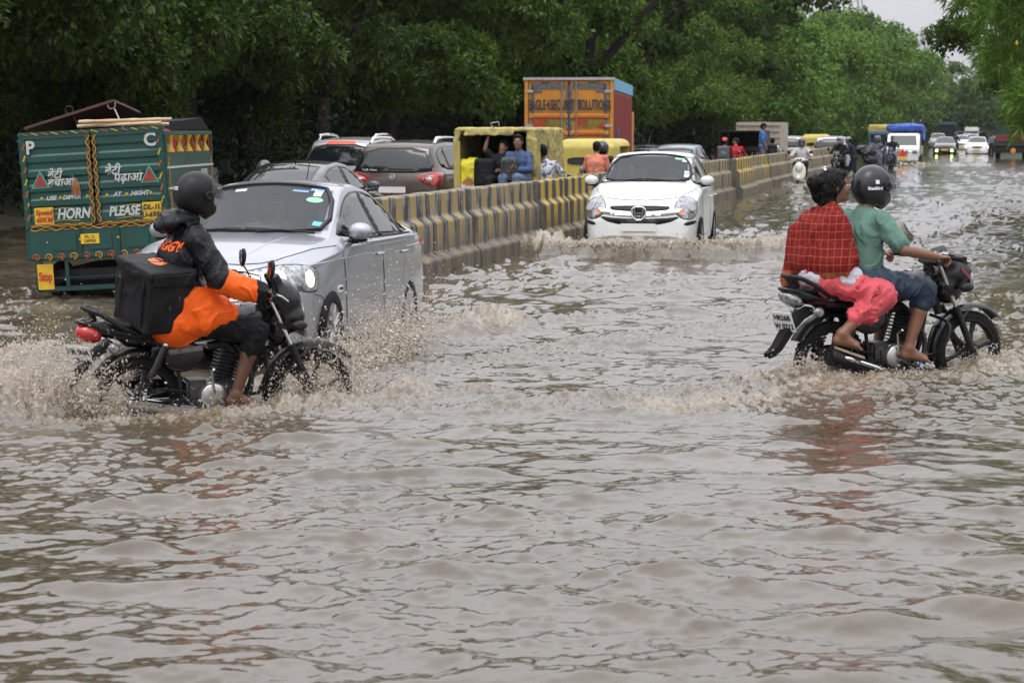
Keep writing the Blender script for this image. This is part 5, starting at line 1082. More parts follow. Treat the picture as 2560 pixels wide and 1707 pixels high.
def body_prims(J, fine=False, girl=False):
    v = {k: Vector(a) for k, a in J.items() if not isinstance(a, (int, float)) and not k.startswith('hand')}; out = []
    pe, ch, nk, hd = v['pel'], v['che'], v['nck'], v['hd']; sh = (v['shR'] + v['shL']) / 2
    out += [cap(pe, pe.lerp(ch, .5), .125, .105, .05), cap(pe.lerp(ch, .5), ch, .105, .12, .05), cap(v['shR'], v['shL'], .055, k=.06), cap(ch, sh, .11, .08, .05), cap(v['hiR'], v['hiL'], .10, k=.05), cap(sh, nk, .065, .05, .03), cap(nk, hd + Vector((-.01, 0, -.05)), .05, .05, .02)]
    out += tpr(HEAD, frame_(hd, J.get('hyaw', 0), J.get('hpitch', 0), 0, J.get('hs', 1.)))
    for s in 'RL':
        a, b_, c_ = v['sh' + s], v['el' + s], v['wr' + s]; out += [cap(a, b_, .048, .039, .02), cap(b_, b_.lerp(c_, .3), .038, .038, .01), cap(b_.lerp(c_, .3), c_, .038, .026, .01)]
        sg = -1 if s == 'R' else 1
        if 'hand' + s in J: out += hand_prims(c_, *J['hand' + s])
        else: out += hand_prims(c_, (c_ - b_), (0, -sg, -.3), (1, 0, 0), .3)
        a, b_, c_, t_ = v['hi' + s], v['kn' + s], v['an' + s], v['to' + s]
        out += [cap(a, b_, .085, .056, .03), cap(b_, b_.lerp(c_, .35), .054, .054, .02), cap(b_.lerp(c_, .35), c_, .054, .036, .02)]
        d = (t_ - c_); dn = d.normalized(); back = c_ - Vector((dn.x, dn.y, 0)).normalized() * .03 + Vector((0, 0, -.045)); side = dn.cross(Vector((0, 0, 1))).normalized(); ball = t_ - dn * .05
        out += [cap(c_, back, .036, .033, .02), cap(back, ball, .033, .028, .02), cap(c_, ball, .03, .024, .03), cap(ball - side * .022, ball + side * .022, .022, k=.01)]
        for k in range(5 if fine else 0): q = ball + side * (-.034 + .017 * k) * sg; out.append(cap(q, q + dn * (.052 - .006 * k), .0125 if k == 0 else .009, .010 if k == 0 else .0075, .004))
        if not fine: out.append(cap(ball - side * .02, t_ - side * .015, .02, .016, .01)); out.append(cap(ball + side * .02, t_ + side * .015, .02, .016, .01))
    return out
def shirt_prims(J, sleeve=.45, fat=.0, hem=0., loose=0.):
    v = {k: Vector(a) for k, a in J.items() if not isinstance(a, (int, float)) and not k.startswith('hand')}; pe, ch, nk = v['pel'], v['che'], v['nck']; sh = (v['shR'] + v['shL']) / 2; w_ = (v['shR'] - v['shL']).normalized()
    e = .013 + fat; lo = pe + (pe - ch) * hem
    out = [cap(lo - w_ * .05, pe.lerp(ch, .5) - w_ * .05, .115 + e + loose, .10 + e, .05), cap(lo + w_ * .05, pe.lerp(ch, .5) + w_ * .05, .115 + e + loose, .10 + e, .05), cap(pe.lerp(ch, .5) - w_ * .06, ch - w_ * .07, .10 + e, .105 + e, .05), cap(pe.lerp(ch, .5) + w_ * .06, ch + w_ * .07, .10 + e, .105 + e, .05),
           cap(v['shR'], v['shL'], .052 + e, k=.05), cap(ch, sh, .11 + e, .08 + e, .05), cap(sh, nk - (nk - sh) * .35, .07 + e, .052 + e, .03)]
    for s in 'RL':
        a, b_, c_ = v['sh' + s], v['el' + s], v['wr' + s]; k1 = min(sleeve, .5) * 2; q = a.lerp(b_, k1); out.append(cap(a, q, .050 + e, .043 + e * 1.1 + .012 * (sleeve < .5), .02))
        if sleeve > .5: out.append(cap(b_, b_.lerp(c_, (sleeve - .5) * 2), .043 + e, .034 + e, .02))
    return out
def pants_prims(J, length=.5, e=.016):
    """length: share of the shin that is covered"""
    v = {k: Vector(a) for k, a in J.items() if not isinstance(a, (int, float)) and not k.startswith('hand')}; out = [cap(v['hiR'], v['hiL'], .105 + e, k=.05), cap(v['pel'], v['pel'].lerp(v['che'], .25), .125 + e * .6, .12 + e * .6, .05)]
    for s in 'RL': a, b_, c_ = v['hi' + s], v['kn' + s], v['an' + s]; out += [cap(a, b_, .088 + e, .062 + e, .03), cap(b_, b_.lerp(c_, length), .060 + e, .050 + e * 1.3, .02)]
    return out
def hair_prims(J, kind='short'):
    M = frame_(Vector(J['hd']), J.get('hyaw', 0), J.get('hpitch', 0), 0, J.get('hs', 1.))
    return tpr([ell((-.018, 0, .045), (.100, .086, .092)), ell((-.045, 0, -.005), (.072, .078, .085)), ell((.03, 0, .098), (.062, .062, .035)), sub(ell((.12, 0, -.02), (.075, .09, .085)), .02)], M)
def helmet(J, root, m, vox=.012, visor='open', vm=None, full=True):
    M = frame_(Vector(J['hd']) + Vector((0, 0, .01)), J.get('hyaw', 0), J.get('hpitch', 0), 0, J.get('hs', 1.))
    pr = [ell((-.005, 0, .025), (.150, .124, .138), k=.03), cap((.065, 0, -.10), (.11, 0, -.075), .062, .05, .06) if full else ell((-.03, 0, -.03), (.11, .115, .10)), ell((.0, 0, -.06), (.115, .112, .09), k=.04), ell((-.07, 0, -.02), (.085, .10, .09), k=.04), sub(ell((.16, 0, .01), (.09, .105, .052 if full else .10)), .012), sub(ell((0, 0, -.15), (.085, .08, .06)), .02)]
    h = blob('helmet', tpr(pr, M), vox, m, root)
    if visor:
        K, N_ = 15, 7; Vv = []; up = .0 if visor == 'shut' else .052
        for i in range(N_):
            for k in range(K):
                a = (k - 7) / 7 * 1.25; el = (-.42 + .78 * i / (N_ - 1)) + (up * 6 if visor == 'open' else 0); ox = .03 if visor == 'open' else .0
                Vv.append(M @ Vector((-.002 + (.158 + ox) * math.cos(a) * math.cos(el), .131 * math.sin(a) * (math.cos(el) * .3 + .7), .022 + .142 * math.sin(el))))
        B().add(Vv, [(i * K + k, i * K + k + 1, (i + 1) * K + k + 1, (i + 1) * K + k) for i in range(N_ - 1) for k in range(K - 1)]).build('visor', vm or VIS, h, smooth=True)
        if vox < .011:
            for s in (-1, 1): pv = B().lathe([(.034, 0), (.034, s * .012), (.024, s * .018), (.012, s * .013), (0, s * .015)], (0, 0, 0), 'y', 18).build('visor_pivot', BLK, h, smooth=True); pv.matrix_local = M @ Matrix.Translation((.045, s * .122, .015))
    return h, M
VIS = mat('clear_visor', (.10, .10, .10), .05, alpha=.45, coat=1.)
def _f(): pass
def folds2(J, amp=.008, seed=1): return folds(amp, (10, 11, 7), seed, .7)
def person(label, J, T, parts, vox=.02, skin=SKIN, group=None, name='person', fine=False, hair='short', eyes=False):
    o = thing(name, label, 'person', T[0], T[1], group, T[2] if len(T) > 2 else 1.)
    bd = blob('body', body_prims(J, fine), vox, skin, o)
    if hair: blob('hair', hair_prims(J), max(vox * .8, .008), HAIR, o, folds(.004, (40, 40, 14), 4))
    if eyes:
        M = frame_(Vector(J['hd']), J.get('hyaw', 0), J.get('hpitch', 0), 0, J.get('hs', 1.))
        for s in (-1, 1):
            e = B().sphere(M @ Vector((.079, s * .031, .002)), .0125, 10).build('eye', mat('eye_white', (.6, .58, .55), .2), bd, smooth=True); B().sphere(M @ Vector((.087, s * .031, .002)), .0065, 8).build('iris', HAIR, e, smooth=True)
            B().tube([M @ Vector((.088, s * .018, .025)), M @ Vector((.090, s * .032, .031)), M @ Vector((.080, s * .05, .025))], [.003, .004, .002], 5).build('eyebrow', HAIR, bd)
    for nm, pr, m, vx, dp in parts: blob(nm, pr, vx or vox, m, o, dp)
    return o
def split_mat(o, mats, fn):
    me = o.data; me.materials.clear(); [me.materials.append(m) for m in mats]
    c = np.zeros(len(me.polygons) * 3); me.polygons.foreach_get('center', c); me.polygons.foreach_set('material_index', fn(c.reshape(-1, 3)).astype(np.int32))
def conform(o, target, d, off=.003, m_=4.):
    t = BVHTree.FromPolygons([v.co.copy() for v in target.data.vertices], [tuple(p.vertices) for p in target.data.polygons]); d = Vector(d).normalized(); M = Matrix.LocRotScale(o.location, o.rotation_euler, o.scale)
    miss = []
    for v in o.data.vertices:
        p = M @ v.co; h = t.ray_cast(p - d * m_, d); miss += [] if h[0] else [v.index]; v.co = (h[0] - d * (off + .0005 * (v.co.z > 0))) if h[0] else p
    bm = bmesh.new(); bm.from_mesh(o.data); bm.verts.ensure_lookup_table(); bmesh.ops.delete(bm, geom=[bm.verts[i] for i in miss], context='VERTS'); bm.to_mesh(o.data); bm.free()
    o.location = (0, 0, 0); o.rotation_euler = (0, 0, 0); o.scale = (1, 1, 1)
TL_ = ((-2.45, 12.71, -.25), (R(3.5), 0, R(23.9)), .945); TR_ = ((2.36, 14.43, -.235), (0, R(-1.2), R(25.7)), 1.018)
# --- delivery rider
ORG = mat('orange_rain_fabric', (.85, .12, .010), .5, spec=.25, bump=(90, .25, .004)); BKF = mat('black_rain_fabric', (.0045, .005, .007), .42, spec=.26, bump=(90, .3, .004)); BKC = cloth('black_trousers', (.006, .006, .007), (.011, .011, .012))
J = dict(pel=(.24, 0, .90), che=(.31, 0, 1.28), nck=(.34, 0, 1.50), hd=(.415, 0, 1.70), hyaw=R(4), hpitch=R(14), shR=(.37, -.185, 1.42), shL=(.35, .185, 1.42), elR=(.50, -.32, 1.16), elL=(.52, .34, 1.14), wrR=(.755, -.355, 1.075), wrL=(.76, .355, 1.07),
         handR=((1, 0, -.05), (0, 0, -1), (0, 1, 0), .75, .95), handL=((1, 0, -.05), (0, 0, -1), (0, -1, 0), .75, .95), hiR=(.30, -.10, .88), hiL=(.30, .10, .88), knR=(.78, -.20, .77), knL=(.78, .20, .77), anR=(.64, -.185, .335), anL=(.64, .185, .335), toR=(.80, -.215, .245), toL=(.80, .215, .245))
V3 = Vector
jk = shirt_prims(J, 1.0, .022, .10, .05) + [ell((.46, -.10, .98), (.13, .13, .085), (0, R(12), 0), .06), ell((.46, .10, .98), (.13, .13, .085), (0, R(12), 0), .06), cap((.36, -.12, 1.0), (.42, -.15, .87), .15, .125, .05), cap((.32, -.09, 1.0), (.33, -.10, .86), .12, .10, .05), cap((.46, -.15, .95), (.56, -.17, .90), .12, .10, .04), cap((.36, .12, 1.0), (.42, .15, .87), .15, .12, .05), cap((.5, -.32, 1.15), (.66, -.35, 1.09), .085, .075, .04), cap((.5, .33, 1.13), (.66, .35, 1.09), .085, .075, .04),
      ell((.225, 0, 1.53), (.11, .14, .07), (0, R(-18), 0), .03), ell((.31, 0, 1.56), (.11, .115, .06), k=.03)]
rider = person('delivery rider in a black helmet and a black and orange rain jacket', J, TL_, [('trousers', pants_prims(J, .22, .024), BKC, .009, folds2(J, .012, 3))], .0078, SKIN2, fine=True, hair=None)
jko = blob('jacket', jk, .0085, BKF, rider, folds(.0068, (9, 10, 6), 12, 1.1))
def fj(c):
    x, y, z = c.T; body_o = (z < 1.105); arm = (np.abs(y) > .22) & (x > .50 + (z - 1.15) * .55) & (z > .95); cuff = (x > .725) & (np.abs(y) > .25); return ((body_o | arm) & ~cuff).astype(int)
split_mat(jko, [BKF, ORG], fj)
tx = text('SWIGGY', .088, ORG, rider, (-.4, -.03, 1.37), (R(90), 0, R(-90)), bold=.003); conform(tx, jko, (1, 0, 0), .006)
for s in (-1, 1): blob('glove_cuff', [cap((.70, s * .35, 1.085), (.752, s * .354, 1.073), .052, .044)], .01, BKF, rider, folds(.006, (22, 22, 22), 2))
HM = mat('matt_black_helmet', (.0045, .0045, .005), .42, spec=.28, noise=(3, (.014, .014, .015), .45, .7))
hlm, M = helmet(J, rider, HM, .0075, 'open')
tx = text('STS', .035, PLATEW, hlm, M @ Vector((-.3, -.06, .01)), (R(90), 0, R(-70)), bold=.001); conform(tx, hlm, (M.to_3x3() @ Vector((.8, .25, 0))), .002)
def sandal(J, s, root, m, strap, off=.0):
    an, to = Vector(J['an' + s]), Vector(J['to' + s]); d = (to - an); d = Vector((d.x, d.y, d.z)).normalized(); hl = an + Vector((0, 0, -.085)) - Vector((d.x, d.y, 0)).normalized() * .055; tp = to + d * .035 + Vector((0, 0, -.03)); sd_ = d.cross(Vector((0, 0, 1))).normalized()
    sl = blob('slipper', [], .006, m, root) if False else None
    P = [hl.lerp(tp, t) for t in (0, .12, .35, .6, .85, 1)]; W = [.022, .034, .036, .044, .040, .018]; b = B(); V = []
    for p, w_ in zip(P, W):
        for dz in (.0, -.018): V += [p + sd_ * w_ + Vector((0, 0, dz)), p - sd_ * w_ + Vector((0, 0, dz))]
    F = []
    for i in range(5): a = i * 4; F += [(a, a + 1, a + 5, a + 4), (a + 2, a + 6, a + 7, a + 3), (a, a + 4, a + 6, a + 2), (a + 1, a + 3, a + 7, a + 5)]
    F += [(0, 2, 3, 1), (20, 21, 23, 22)]; o = b.add(V, F).build('slipper', m, root, bevel=.003)
    c = hl.lerp(tp, .62) + Vector((0, 0, .040)); B().tube([hl.lerp(tp, .5) + sd_ * .042, c + sd_ * .02 + Vector((0, 0, -.004)), hl.lerp(tp, .74) + Vector((0, 0, .022)), c - sd_ * .02 + Vector((0, 0, -.004)), hl.lerp(tp, .5) - sd_ * .042], .0075, 6).build('strap', strap, o, smooth=True); return o
for s in 'RL': sandal(J, s, rider, mat('brown_slipper', (.10, .05, .03), .6), BLK)
# --- delivery bag strapped behind him
BAGM = mat('black_nylon', (.0055, .0055, .006), .65, spec=.2, bump=(300, .3, .002), noise=(3, (.02, .02, .022), .4, .7)); BAG2 = mat('grey_black_lid', (.011, .011, .012), .6, spec=.25, bump=(300, .3, .002))
ML = Matrix.Translation(TL_[0]) @ Euler(TL_[1]).to_matrix().to_4x4() @ Matrix.Scale(TL_[2], 4)
MB_ = ML @ Matrix.Translation((.10, -.07, 1.055)) @ Euler((R(10), R(0), R(19))).to_matrix().to_4x4()
bag = thing('delivery_bag', 'square black insulated delivery bag with an orange logo, behind the delivery rider', 'bag', MB_.translation, MB_.to_euler(), None, TL_[2])
bb_ = blob('bag_body', [rbx((0, 0, -.02), (.185, .22, .215), .03)], .011, BAGM, bag, folds(.007, (5, 5, 3), 8, .6))
blob('lid', [rbx((0, 0, .185), (.19, .232, .028), .015)], .0085, BAG2, bag, folds(.003, (6, 6, 6), 9)); 
fl = blob('flap', [rbx((.0, -.226, .15), (.165, .014, .045), .012)], .0085, BAGM, bag, folds(.004, (9, 9, 9), 3))
for k in (-.05, .02): B().box((k + .03, -.232, .06 - abs(k) * 2), (.018, .006, .03), (0, .2, 0)).build('buckle', mat('grey_buckle', (.04, .04, .04), .3), bag, bevel=.002)
B().tube([(-.182, -.14, .15), (-.205, -.14, .0), (-.185, -.14, -.19)], .02, 6, flat=.35).build('strap', BAGM, bag, smooth=True); B().tube([(-.182, .12, .15), (-.205, .12, .0), (-.185, .12, -.19)], .02, 6, flat=.35).build('strap', BAGM, bag, smooth=True)
B().tube([(.165, -.205, .16), (.167, -.207, -.2)], .005, 5).tube([(-.172, -.205, .16), (-.172, -.207, -.2)], .005, 5).tube([(-.165, -.226, .10), (.165, -.226, .10)], .004, 5).build('piping', BAG2, bag, smooth=True)
lg = B().prism([(.068 * math.cos(t) + .02, .105 * math.sin(t)) for t in np.linspace(0, 6.283, 26)[:-1]], .2135, .2155, 'z').build('logo', mat('orange_print', (.80, .20, .06), .6), bag)
B().tube([(.085, -.02, .2165), (.03, .015, .2165), (.01, -.015, .2165), (-.05, .03, .2165)], .007, 5, flat=.1).build('logo_cut', BAG2, bag)
# --- couple on the right
SH = mat('green_cotton', (.115, .215, .175), .85, spec=.2, noise=(3, (.085, .165, .135), .4, .7), bump=(260, .2, .002)); NV = mat('navy_shorts', (.010, .030, .055), .6, noise=(4, (.006, .016, .03), .4, .7), bump=(200, .25, .003))
J = dict(pel=(.26, 0, .90), che=(.28, 0, 1.22), nck=(.315, 0, 1.41), hd=(.375, 0, 1.55), hyaw=R(-2), hpitch=R(8), shR=(.325, -.185, 1.325), shL=(.29, .185, 1.325), elR=(.42, -.325, 1.115), elL=(.44, .33, 1.11), wrR=(.70, -.355, 1.055), wrL=(.715, .36, 1.05),
         handR=((1, 0, -.05), (0, 0, -1), (0, 1, 0), .75, .95), handL=((1, 0, -.05), (0, 0, -1), (0, -1, 0), .75, .95), hiR=(.26, -.10, .885), hiL=(.26, .10, .885), knR=(.70, -.205, .80), knL=(.70, .21, .80), anR=(.56, -.19, .385), anL=(.56, .19, .36), toR=(.715, -.235, .275), toL=(.72, .22, .25))
man = person('man in a green t-shirt, navy shorts and black helmet riding the right-hand motorcycle', J, TR_, [('t_shirt', shirt_prims(J, .36, .003, .02), SH, .0085, folds(.007, (7, 8, 6), 21, .9)), ('shorts', pants_prims(J, .22, .026), NV, .009, folds2(J, .011, 6))], .0078, SKIN, fine=True, hair=None)
hlm2, M = helmet(J, man, mat('black_gloss_helmet', (.010, .010, .012), .3, spec=.4, coat=.2, noise=(40, (.02, .02, .023), .5, .7)), .0075, 'open')
tx = text('Steelbird', .032, PLATEW, hlm2, M @ Vector((-.12, -.3, -.01)), (R(90), 0, R(-30)), bold=.0015); conform(tx, hlm2, M.to_3x3() @ Vector((.35, .9, 0)), .002)
tx = text('■', .04, PLATEW, hlm2, M @ Vector((-.11, -.3, .035)), (R(90), 0, R(-30))); conform(tx, hlm2, M.to_3x3() @ Vector((.35, .9, 0)), .002)
for s in 'RL': sandal(J, s, man, mat('dark_slipper', (.02, .022, .04), .6), mat('blue_strap', (.03, .06, .30), .4))
# checked shawl
shm = bpy.data.materials.new('red_checked_shawl'); shm.use_nodes = True; n = shm.node_tree; b = n.nodes['Principled BSDF']; L = n.links
tc = n.nodes.new('ShaderNodeTexCoord'); sp = n.nodes.new('ShaderNodeSeparateXYZ'); wn = n.nodes.new('ShaderNodeTexNoise'); wn.inputs['Scale'].default_value = 6
L.new(tc.outputs['Object'], wn.inputs['Vector']); av = n.nodes.new('ShaderNodeVectorMath'); av.operation = 'MULTIPLY_ADD'; av.inputs[1].default_value = (.03, .03, .03); L.new(wn.outputs['Color'], av.inputs[0]); L.new(tc.outputs['Object'], av.inputs[2]); L.new(av.outputs[0], sp.inputs[0])
def mn(op, a, b_=None, c=None):
    q = n.nodes.new('ShaderNodeMath'); q.operation = op
    for i, v in enumerate((a, b_, c)):
        if v is None: continue
        if isinstance(v, (int, float)): q.inputs[i].default_value = v
        else: L.new(v, q.inputs[i])
    return q.outputs[0]
hx = mn('MULTIPLY_ADD', sp.outputs['X'], .85, mn('MULTIPLY', sp.outputs['Y'], -1.0)); f1 = mn('LESS_THAN', mn('FRACT', mn('DIVIDE', hx, .062)), .055); f2 = mn('LESS_THAN', mn('FRACT', mn('DIVIDE', sp.outputs['Z'], .058)), .06)
ln_ = mn('MAXIMUM', f1, f2); fz = mn('LESS_THAN', sp.outputs['Z'], .985)
vo = n.nodes.new('ShaderNodeTexVoronoi'); vo.inputs['Scale'].default_value = 110; L.new(tc.outputs['Object'], vo.inputs['Vector']); dots = mn('MULTIPLY', mn('LESS_THAN', vo.outputs['Distance'], .22), .45)
fac = mn('MINIMUM', mn('ADD', mn('MULTIPLY', ln_, .6), mn('ADD', dots, mn('MULTIPLY', fz, .35))), .9)
mx_ = n.nodes.new('ShaderNodeMix'); mx_.data_type = 'RGBA'; L.new(fac, mx_.inputs['Factor']); mx_.inputs['A'].default_value = (.17, .005, .010, 1); mx_.inputs['B'].default_value = (.46, .20, .06, 1); L.new(mx_.outputs['Result'], b.inputs['Base Color']); b.inputs['Roughness'].default_value = .8; b.inputs['Specular IOR Level'].default_value = .2
PNK = mat('pink_trousers', (.62, .085, .105), .75, noise=(3, (.48, .06, .08), .4, .7), bump=(200, .2, .003)); WHC = cloth('white_cotton', (.55, .54, .58), (.40, .39, .45), 5)
J = dict(pel=(-.085, 0, .93), che=(-.05, 0, 1.22), nck=(.0, 0, 1.42), hd=(.045, -.005, 1.575), hyaw=R(-14), hpitch=R(-6), hs=.97, shR=(-.01, -.125, 1.345), shL=(-.04, .13, 1.345), elR=(.06, -.13, 1.12), elL=(.05, .14, 1.13), wrR=(.15, -.05, 1.10), wrL=(.15, .06, 1.08),
         hiR=(-.06, -.10, .91), hiL=(-.06, .10, .91), knR=(.26, -.27, .80), knL=(.24, .27, .78), anR=(-.05, -.225, .535), anL=(-.02, .225, .52), toR=(.075, -.28, .42), toL=(.10, .26, .42))
wom = person('laughing woman in a red checked shawl and pink trousers sitting behind the rider', J, TR_, [
    ('kurta', [ell((-.075, 0, .935), (.16, .18, .125)), cap((-.05, -.08, .94), (.05, -.14, .92), .128, .118, .04), cap((-.05, .08, .935), (.06, .14, .915), .115, .105, .04), cap((-.08, 0, .95), (-.05, 0, 1.2), .11, .08)], WHC, .01, folds(.004, (10, 10, 16), 5, .8)),
    ('trousers', pants_prims(J, .25, .020) + [cap((.26, -.27, .80), (.15, -.26, .69), .10, .085, .05), cap((.12, -.25, .68), (.06, -.235, .655), .08, .06, .04)], PNK, .009, folds(.012, (9, 12, 9), 7, .9))], .0075, SKIN, fine=True, hair=None, eyes=True)
shawl = [cap((-.04, -.12, 1.335), (-.05, .13, 1.335), .078, k=.06), cap((-.06, -.06, 1.25), (-.08, -.07, 1.05), .125, .145, .07), cap((-.07, .07, 1.25), (-.10, .08, 1.05), .125, .15, .07), cap((-.02, -.14, 1.25), (.02, -.14, 1.06), .09, .105, .06), cap((-.01, .14, 1.25), (.0, .14, 1.06), .09, .10, .06), cap((-.05, -.10, 1.05), (-.05, -.12, 1.03), .15, .14, .06),
         cap((-.02, -.04, 1.41), (-.02, .04, 1.41), .062, k=.04), cap((.02, 0, 1.39), (.05, 0, 1.25), .08, .09), cap((-.13, .19, 1.25), (-.22, .22, .92), .07, .045, .05), cap((-.22, .22, .92), (-.24, .22, .80), .045, .03, .04), cut((0, 0, .80), (0, 0, -1)), cut((0, -.0, .945), (.35, -.9, -1.6)) if False else cut((0, 0, .78), (0, 0, -1))]
sho = blob('shawl', [p for p in shawl] + [sub(rbx((-.02, -.12, .78), (.3, .25, .165), .01, (0, R(-2), 0)), .01)], .0085, shm, wom, folds(.010, (7, 7, 2.2), 31, 1.0))
Mh = frame_(Vector(J['hd']), J['hyaw'], J['hpitch'], 0, .97)
blob('hair', tpr([ell((-.022, 0, .042), (.104, .090, .094)), ell((-.055, 0, -.02), (.078, .088, .09)), ell((-.065, 0, -.11), (.068, .075, .09)), ell((-.145, .01, .045), (.062, .06, .066), k=.015), ell((-.15, .02, -.03), (.03, .035, .07), k=.02), cap((-.09, .03, -.1), (-.10, .04, -.2), .03, .012, .02), ell((.035, 0, .09), (.06, .07, .035)), cap((.045, -.075, .03), (.0, -.082, -.03), .014, .01, .02), sub(ell((.13, 0, -.03), (.088, .11, .088)), .02)], Mh), .0075, HAIR, wom, folds(.007, (55, 55, 16), 4))
B().tube([Mh @ Vector((-.07, -.04, .13)), Mh @ Vector((-.075, 0, .15)), Mh @ Vector((-.08, .04, .135))], .009, 6).sphere(Mh @ Vector((-.07, -.01, .15)), .014, 8).build('hair_clip', CHR, wom, smooth=True)
for a_ in range(60):                                      # a few loose strands
    pass
for s in 'RL': sandal(J, s, wom, mat('beige_slipper', (.32, .26, .19), .6), BLK)
# ---------------------------------------------------------------- green goods truck at the left (x forward, rear face at x=0)
GRN = mat('painted_green_steel', (.004, .056, .044), .42, coat=.15, noise=(3.5, (.005, .045, .036), .4, .75), bump=(25, .25, .004)); DGR = mat('dark_green_steel', (.005, .042, .033), .5, noise=(5, (.012, .025, .02), .45, .75))
YEL = mat('yellow_sign_paint', (.62, .40, .02), .5, noise=(8, (.42, .26, .02), .45, .75)); ORP = mat('orange_brush_paint', (.34, .07, .012), .5); WHT = mat('white_brush_paint', (.46, .48, .45), .6, noise=(14, (.22, .27, .24), .5, .75)); YLP = mat('yellow_brush_paint', (.42, .29, .015), .5); REDS = mat('red_sign_paint', (.45, .03, .02), .45)
truck = thing('goods_truck', 'small green goods truck with painted slogans on its rear doors, far left', 'truck', (-4.33, 20.75, -.15), (R(-3.2), 0, R(86.6)), None, 1.0)
def garland(root, pts_fn, n, name='painted_border', m1=ORP, m2=YLP, amp=.020, w_=.0052):
    for ph, m in ((0, m1), (math.pi, m2)):
        B().tube([pts_fn(t / n, amp * math.sin(t * .9 + ph)) for t in range(n + 1)], w_, 5, flat=1).build(name, m, root, smooth=True)
for s, yc in ((1, .378), (-1, -.378)):
    z0, z1 = .95, 1.90; pr = [(-.02, z0)]; N = 6
    pr = [(0., z0), (-.025, z0), (-.025, z0 + .07)]
    for k in range(5):
        zb = z0 + .12 + k * .155; pr += [(-.025, zb), (-.008, zb + .022), (-.008, zb + .075), (-.025, zb + .098)]
    pr += [(-.025, z1), (0., z1)]
    b = B(); b.prism(pr, yc - .355, yc + .355, 'y'); d = b.build('door', GRN, truck, bevel=0)
    B().box((-.028, yc - .345, 1.425), (.022, .03, .95)).box((-.028, yc + .345, 1.425), (.022, .03, .95)).box((-.028, yc, .965), (.022, .66, .03)).box((-.028, yc, 1.885), (.022, .66, .03)).build('door_frame', GRN, d, bevel=.004)
    garland(d, lambda t, a: (-.042, yc - .345 * s + a, .97 + .92 * t), 44); garland(d, lambda t, a: (-.042, yc - .33 + .66 * t, .958 + a * .5), 30)
    for k in range(7): B().box((-.041, yc + .345 * s, 1.05 + k * .125), (.004, .018, .07), (R(24 * (-1) ** 0), 0, 0)).build('painted_dash', (ORP, YLP)[k % 2], d)
    B().prism([(yc * 0 + (.57 if s > 0 else -.60) + a, 1.44 + b_) for a, b_ in ((-.10, -.085), (.10, -.085), (0, .105))], -.036, -.030, 'x').build('reflector_plate', mat('green_metal_edge', (.05, .30, .22), .35), d)
    B().prism([((.57 if s > 0 else -.60) + a, 1.44 + b_) for a, b_ in ((-.075, -.068), (.075, -.068), (0, .075))], -.042, -.035, 'x').build('red_triangle', mat('faded_red_reflector', (.26, .035, .03), .35), d)
    def T(tx, size, y_, z_, m=WHT, sh=.25, sx=1., bold=.002): return text(tx, size, m, d, (-.034, y_, z_), (R(90), 0, R(-90)), shear=sh, sx=sx, bold=bold)
    if s > 0:
        T('P', .19, .655, 1.78, sh=0, bold=.006); T('बेटी', .115, .42, 1.49, bold=.003); T('बचाओ', .115, .36, 1.405, bold=.003); T('USE', .062, .47, 1.245); T('DIPPER', .062, .25, 1.245); T('HORN', .15, .245, 1.07, bold=.005, sx=.8)
        yy, tt, mm = .56, ('Speed', '40KM'), REDS
    else:
        T('C', .19, -.63, 1.80, sh=0, bold=.006); T('बेटी', .125, -.20, 1.50, bold=.003); T('पढ़ाओ', .125, -.36, 1.42, bold=.003); T('AT', .062, -.24, 1.25); T('NIGHT', .062, -.48, 1.25); T('PLEASE', .14, -.30, 1.07, bold=.005, sx=.75)
        yy, tt, mm = -.60, ('DL-1L', 'U-6950'), INK
    pb = B().box((-.034, yy, 1.06), (.006, .205, .185)).build('sign_panel', YEL, d, bevel=.001)
    text(tt[0], .075, mm, d, (-.042, yy, 1.10), (R(90), 0, R(-90)), shear=.2, bold=.002); text(tt[1], .075, mm, d, (-.042, yy, 1.02), (R(90), 0, R(-90)), shear=.2, bold=.002)
    for yd in ((.57, .37, .08) if s > 0 else (-.13, -.34, -.60)): B().lathe([(.017, 0), (.014, -.004), (0, -.004)], (-.033, yd, 1.248), 'x', 12).build('painted_dot', YLP, d)
    for zz_ in (1.125, 1.0): B().tube([(-.032, yc + .2 * s * 0 + .16, zz_ - .005), (-.032, yc - .02, zz_ + .012), (-.032, yc - .2, zz_ - .004)], .0035, 4).build('painted_flourish', YLP, d)
    for k in range(3): B().tube([(-.03, yc + .35 * s, 1.1 + .35 * k), (-.03, yc + .35 * s, 1.18 + .35 * k)], .016, 8).build('hinge', DGR, d)
ts = B(); g = random.Random(3)
for k in range(22): a = g.uniform(-.04, .04); ts.tube([(-.05, .19 + a * .3, 1.44), (-.06, .19 + a, 1.36), (-.055, .19 + a * 1.2, 1.27)], .0035, 4)
ts.build('straw_tassel', mat('dry_straw', (.30, .13, .05), .8), truck)
B().box((-.005, .0, 1.925), (.07, 1.56, .045)).box((-.005, .745, 1.42), (.06, .05, .98)).box((-.005, -.745, 1.42), (.06, .05, .98)).build('rear_frame', GRN, truck, bevel=.006)
for k in range(14): B().box((-.043, .70 - k * .107, 1.925), (.006, .075, .011), (R(22), 0, 0)).build('painted_dash', (ORP, YLP)[k % 2], truck)
tg = B().box((-.005, 0, .765), (.05, 1.50, .33)).build('tailgate', GRN, truck, bevel=.01)
for y_ in (.36, -.02, -.42): B().box((-.036, y_, .77), (.014, .26, .17)).build('pressed_panel', GRN, tg, bevel=.006)
for y_ in (.19, -.22): B().box((-.04, y_, .77), (.02, .035, .32)).build('rib', DGR, tg, bevel=.004); B().lathe([(.014, 0), (0, -.004)], (-.052, y_, .80), 'x', 10).build('painted_dot', YLP, tg)
